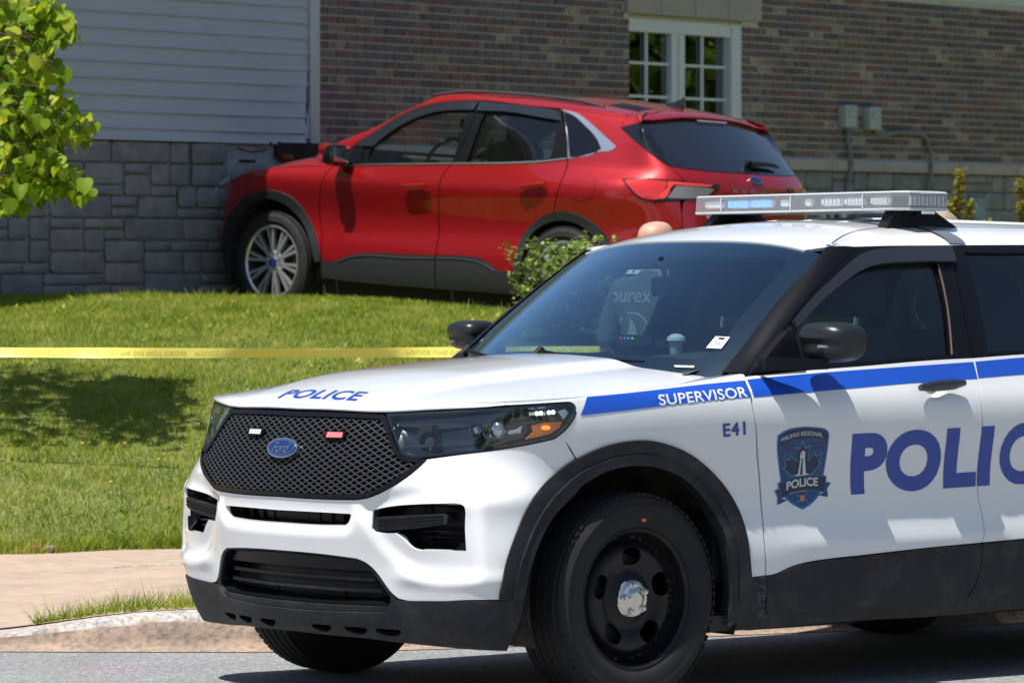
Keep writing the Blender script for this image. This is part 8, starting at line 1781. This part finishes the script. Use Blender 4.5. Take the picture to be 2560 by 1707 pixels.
shrub('golden_shrub', 'yellow-green upright shrub just right of the light bar by the stone wall', 'shrub', (yb.x, 31.0, 1.05), .2, 1.1, 6, 330, .040, [(.20, .17, .01), (.30, .25, .012), (.38, .33, .03), (.13, .14, .015)], up=1., spire=True, seed=6, spires=[(-.06, 0, .95), (.0, .03, 1.17), (.08, 0, .93), (-.10, .02, .80), (.20, 0, .78), (.16, .02, .66), (.02, -.05, .75), (.04, .05, .60)], group='golden shrubs by the wall')
yb = px2w(2562, 640, 31.5)
shrub('golden_shrub', 'yellow-green shrub at the right edge of the photo by the stone wall', 'shrub', (yb.x, 31.5, 1.05), .2, 1.1, 6, 300, .040, [(.20, .17, .01), (.30, .25, .012), (.38, .33, .03), (.13, .14, .015)], up=1., spire=True, seed=9, spires=[(-.04, 0, 1.10), (.03, .03, 1.2), (.10, 0, .93), (-.05, .02, .72), (.20, 0, .8)], group='golden shrubs by the wall')
# a belt of trees off to the right and behind, whose reflection shows in the house window
rr_ = np.random.default_rng(11); lv_v = []; M_far = leaf_mat('far_tree_leaf', [(.08, .14, .02), (.14, .22, .03), (.20, .27, .04), (.28, .33, .06)], .3)
n = 90000; cx_ = rr_.integers(0, 26, n); cen = np.array([(24+4*math.sin(i*2.1)+(i % 3)*2.5, 18+3.6*i, 5.2+1.5*math.sin(i*1.3)) for i in range(13)]+[(-40+7*i, -26+3*math.sin(i*1.7), 5.5+1.5*math.sin(i)) for i in range(13)])
dv = rr_.normal(size=(n, 3)); dv /= np.linalg.norm(dv, axis=1, keepdims=True); P = cen[cx_]+dv*rr_.uniform(.55, 1.0, (n, 1))*[3.6, 3.6, 4.4]
a = rr_.normal(size=(n, 3)); a /= np.linalg.norm(a, axis=1, keepdims=True); b_ = np.cross(a, dv); s_ = .20
A = np.stack([P-a*s_, P+b_*s_, P+a*s_, P-b_*s_], 1).reshape(-1, 3)
me = bpy.data.meshes.new('woodland'); me.vertices.add(len(A)); me.vertices.foreach_set('co', A.ravel()); me.loops.add(4*n); me.loops.foreach_set('vertex_index', np.arange(4*n, dtype=np.int32)); me.polygons.add(n); me.polygons.foreach_set('loop_start', np.arange(0, 4*n, 4, dtype=np.int32)); me.polygons.foreach_set('loop_total', np.full(n, 4, np.int32)); me.update(); me.materials.append(M_far)
o = bpy.data.objects.new('woodland', me); COL.objects.link(o); tag(o, 'belt of leafy trees reflected in the house window', 'trees', kind='stuff')
# ================================================================ people
M_skin = mat('skin', (.50, .30, .22), rough=.5, var=.05, vscale=20); M_skin.node_tree.nodes['Principled BSDF'].inputs['Subsurface Weight'].default_value = .1
def skinned(name, J, E, m, parent, sub=2):
    me = bpy.data.meshes.new(name); me.from_pydata([j[0] for j in J], E, []); o = bpy.data.objects.new(name, me); COL.objects.link(o)
    sk = o.modifiers.new('skin', 'SKIN'); ss = o.modifiers.new('sub', 'SUBSURF'); ss.levels = sub; ss.render_levels = sub
    for v, j in zip(me.skin_vertices[0].data, J): v.radius = (j[1], j[2] if len(j) > 2 else j[1])
    me.skin_vertices[0].data[0].use_root = True
    dg = bpy.context.evaluated_depsgraph_get(); ev = o.evaluated_get(dg); m2 = bpy.data.meshes.new_from_object(ev); bpy.data.objects.remove(o)
    m2.materials.clear(); m2.materials.append(m); m2.polygons.foreach_set('use_smooth', [True]*len(m2.polygons)); o = bpy.data.objects.new(name, m2); COL.objects.link(o); o.parent = parent; return o
def person(loc, rz, H, label, shirt, bald, hair=None, marks=False, trousers=(.03, .035, .05)):
    p = empty('person', loc=loc, rz=rz); tag(p, label, 'person'); k = H/1.75
    S = lambda *a: tuple(t*k for t in a)
    # faces -Y; x is the person's left(+)/right(-)
    J = [(S(0, 0, .95), .155*k, .11*k), (S(0, .0, 1.12), .145*k, .105*k), (S(0, .0, 1.30), .165*k, .115*k), (S(0, .01, 1.42), .12*k, .085*k), (S(0, .005, 1.50), .060*k, .060*k), (S(0, -.012, 1.56), .066*k, .072*k), (S(0, -.015, 1.63), .088*k, .106*k), (S(0, -.002, 1.70), .092*k, .108*k), (S(0, .004, 1.745), .050*k, .060*k)]
    E = [(0, 1), (1, 2), (2, 3), (3, 4), (4, 5), (5, 6), (6, 7), (7, 8)]; fing = []
    for s in (1, -1):
        b = len(J); J += [(S(s*.175, .0, 1.415), .058*k), (S(s*.225, .015, 1.27), .048*k), (S(s*.255, .03, 1.11), .041*k), (S(s*.262, .0, .97), .036*k), (S(s*.258, -.03, .86), .026*k, .024*k), (S(s*.256, -.045, .80), .036*k, .020*k)]
        E += [(3, b)]+[(b+i, b+i+1) for i in range(5)]
        for f in range(4):
            y0 = -.066+.019*f; ln = (.068, .078, .074, .058)[f]; fing.append(g_tube([S(s*.255, y0, .792), S(s*.254, y0-.004, .792-ln*.5), S(s*.246, y0+.004, .792-ln)], [.0095*k, .0085*k, .007*k], 7))
        fing.append(g_tube([S(s*.250, -.068, .83), S(s*.243, -.092, .80), S(s*.236, -.096, .765)], [.012*k, .0105*k, .009*k], 7))
        b = len(J); J += [(S(s*.09, 0, .86), .098*k, .095*k), (S(s*.105, -.01, .66), .078*k), (S(s*.11, -.01, .48), .058*k), (S(s*.112, .02, .30), .054*k), (S(s*.114, .03, .10), .038*k), (S(s*.116, .0, .05), .042*k, .035*k), (S(s*.12, -.13, .035), .040*k, .025*k)]
        E += [(0, b)]+[(b+i, b+i+1) for i in range(6)]
    body = skinned('body', J, E, M_skin, p)
    hb = mk('fingers', *join(fing), M_skin, p)
    # one continuous body mesh with its fingers
    bm = bmesh.new(); bm.from_mesh(body.data); bm.from_mesh(hb.data); bm.to_mesh(body.data); bm.free(); bpy.data.objects.remove(hb)
    for s in (1, -1):
        mk('ear', *g_lathe([(.001, -.004*k), (.018*k, -.004*k), (.022*k, .004*k), (.012*k, .007*k), (.001, .004*k)], 12, 'x', S(s*.080, .005, 1.615)), M_skin, p)
        mk('eye', *g_lathe([(.001, -.006*k), (.011*k, 0), (.001, .006*k)], 10, 'y', S(s*.032, -.098, 1.632)), mat('eye', (.25, .22, .20), rough=.2) if 'eye' not in bpy.data.materials else bpy.data.materials['eye'], p)
        mk('eyebrow', *g_tube([S(s*.018, -.104, 1.652), S(s*.034, -.104, 1.656), S(s*.050, -.094, 1.650)], .0035*k, 5), mat('brow', (.10, .07, .05), rough=.8) if 'brow' not in bpy.data.materials else bpy.data.materials['brow'], p)
    mk('nose', *g_tube([S(0, -.102, 1.640), S(0, -.118, 1.615), S(0, -.126, 1.598), S(0, -.108, 1.590)], [.007*k, .010*k, .014*k, .008*k], 8), M_skin, p)
    mk('mouth', *g_tube([S(-.024, -.094, 1.566), S(0, -.102, 1.564), S(.024, -.094, 1.566)], [.003*k, .005*k, .003*k], 6), mat('lips', (.38, .14, .12), rough=.5) if 'lips' not in bpy.data.materials else bpy.data.materials['lips'], p)
    ms = mat('shirt_'+('grey' if bald else 'dark'), shirt, rough=.9, var=.06, vscale=5, bump=.002, bscale=14)
    JS = [(S(0, 0, .88), .178*k, .140*k), (S(0, .0, 1.05), .172*k, .135*k), (S(0, .0, 1.25), .180*k, .132*k), (S(0, .01, 1.40), .142*k, .100*k), (S(0, .008, 1.475), .090*k, .086*k), (S(0, .004, 1.525), .072*k, .075*k)]
    ES = [(0, 1), (1, 2), (2, 3), (3, 4), (4, 5)]
    for s in (1, -1): b = len(JS); JS += [(S(s*.178, .0, 1.412), .074*k), (S(s*.226, .013, 1.27), .070*k), (S(s*.252, .028, 1.12), .068*k)]; ES += [(3, b), (b, b+1), (b+1, b+2)]
    sh = skinned('t_shirt', JS, ES, ms, p)
    JT = [(S(0, 0, .93), .165*k, .125*k)]; ET = []
    for s in (1, -1): b = len(JT); JT += [(S(s*.092, 0, .84), .108*k), (S(s*.107, -.01, .64), .090*k), (S(s*.112, -.005, .44), .075*k), (S(s*.114, .02, .25), .070*k), (S(s*.115, .025, .09), .066*k)]; ET += [(0, b)]+[(b+i, b+i+1) for i in range(4)]
    skinned('trousers', JT, ET, mat('trousers', trousers, rough=.9) if 'trousers' not in bpy.data.materials else bpy.data.materials['trousers'], p)
    for s in (1, -1): mk('shoe', *g_box(S(s*.118, -.055, .040), S(.105, .29, .078), bev=.03*k), mat('shoe_black', (.03, .03, .03), rough=.6) if 'shoe_black' not in bpy.data.materials else bpy.data.materials['shoe_black'], p)
    if hair is not None:
        mh = mat('greying_hair', hair, rough=.8, var=.35, vscale=90, bump=.006, bscale=120)
        g = []
        for c_, r_ in ((S(0, .012, 1.690), (.098, .112, .100)), (S(0, .055, 1.62), (.092, .075, .11))):
            v_, f_ = g_lathe([(max(.001, math.sin(t)), -math.cos(t)) for t in np.linspace(0, math.pi, 14)], 24, 'z')
            g.append(([(c_[0]+x*r_[0]*k*(1+.03*math.sin(x*40+z*30)), c_[1]+y*r_[1]*k*(1+.03*math.sin(y*37)), c_[2]+z*r_[2]*k) for x, y, z in v_], f_))
        mk('hair', *join(g), mh, p, sharp=180)
    return p, sh, k
pp = px2w(1637, 700, 17.95)
pz = float(side_z(np.array(pp.x), np.array(17.95)))
hgt = 1.785-pz
p1, sh1, k1 = person((pp.x, 17.95, pz), 2.55, hgt*1.75/1.775, 'bald person in a dark grey T-shirt with pale back print standing behind the police car', (.085, .105, .105), True)
M_prt = mat('shirt_print', (.28, .32, .31), rough=.8)
# print on the shirt front: word, ring, flames
dgp = bpy.context.evaluated_depsgraph_get()
from mathutils.bvhtree import BVHTree
bvh = BVHTree.FromPolygons([v.co for v in sh1.data.vertices], [tuple(f.vertices) for f in sh1.data.polygons])
class Chest:
    def __call__(s, a, b, off=0., plain=False):
        out = []
        for x, z in zip(np.atleast_1d(a), np.atleast_1d(b)):
            h = bvh.ray_cast(Vector((-x, 1, z)), Vector((0, -1, 0))); y = h[0].y if h[0] else .10
            out.append((-x, y+.002+off, z))
        return np.array(out)
CH = Chest()
def tee(name, rings, lab=None, off=0.):
    v, f = g_panel(CH, rings, h=.02, off=off, lip=0); o = mk(name, v, f, M_prt, sh1)
    if lab: o['label'] = lab
R_, _ = text_rings('purex', .012)
tee('lettering', bil(R_, [(-.170, 1.300), (.045, 1.300), (.045, 1.235), (-.170, 1.235)]), 'pale lettering ending in urex across the back of the shirt')
tee('print_ring', [oval(-.05, 1.11, .098, .105, 40), oval(-.05, 1.11, .088, .095, 40)])
tee('print_dots', [oval(-.05+.078*math.cos(t), 1.11+.084*math.sin(t), .004, .004, 6) for t in np.linspace(0, 6.28, 30, endpoint=False)])
tee('print_flame', [[(a_-.05, b_) for a_, b_ in [(-.045, 1.04), (-.05, 1.09), (-.02, 1.13), (-.01, 1.19), (.02, 1.15), (.03, 1.10), (.06, 1.12), (.045, 1.06), (.01, 1.05), (.0, 1.09), (-.02, 1.05)]]])
tee('print_bar', [[(-.15, .975), (.04, .980), (.05, .945), (-.16, .93)]], off=.001)
pp2 = px2w(2356, 600, 20.0); pz2 = float(side_z(np.array(pp2.x), np.array(20.0)))
person((pp2.x, 20.0, pz2), 2.6, (1.835-pz2)*1.75/1.80, 'person with fair greying hair, only the top of the head showing behind the light bar', (.05, .06, .10), False, hair=(.30, .24, .18))
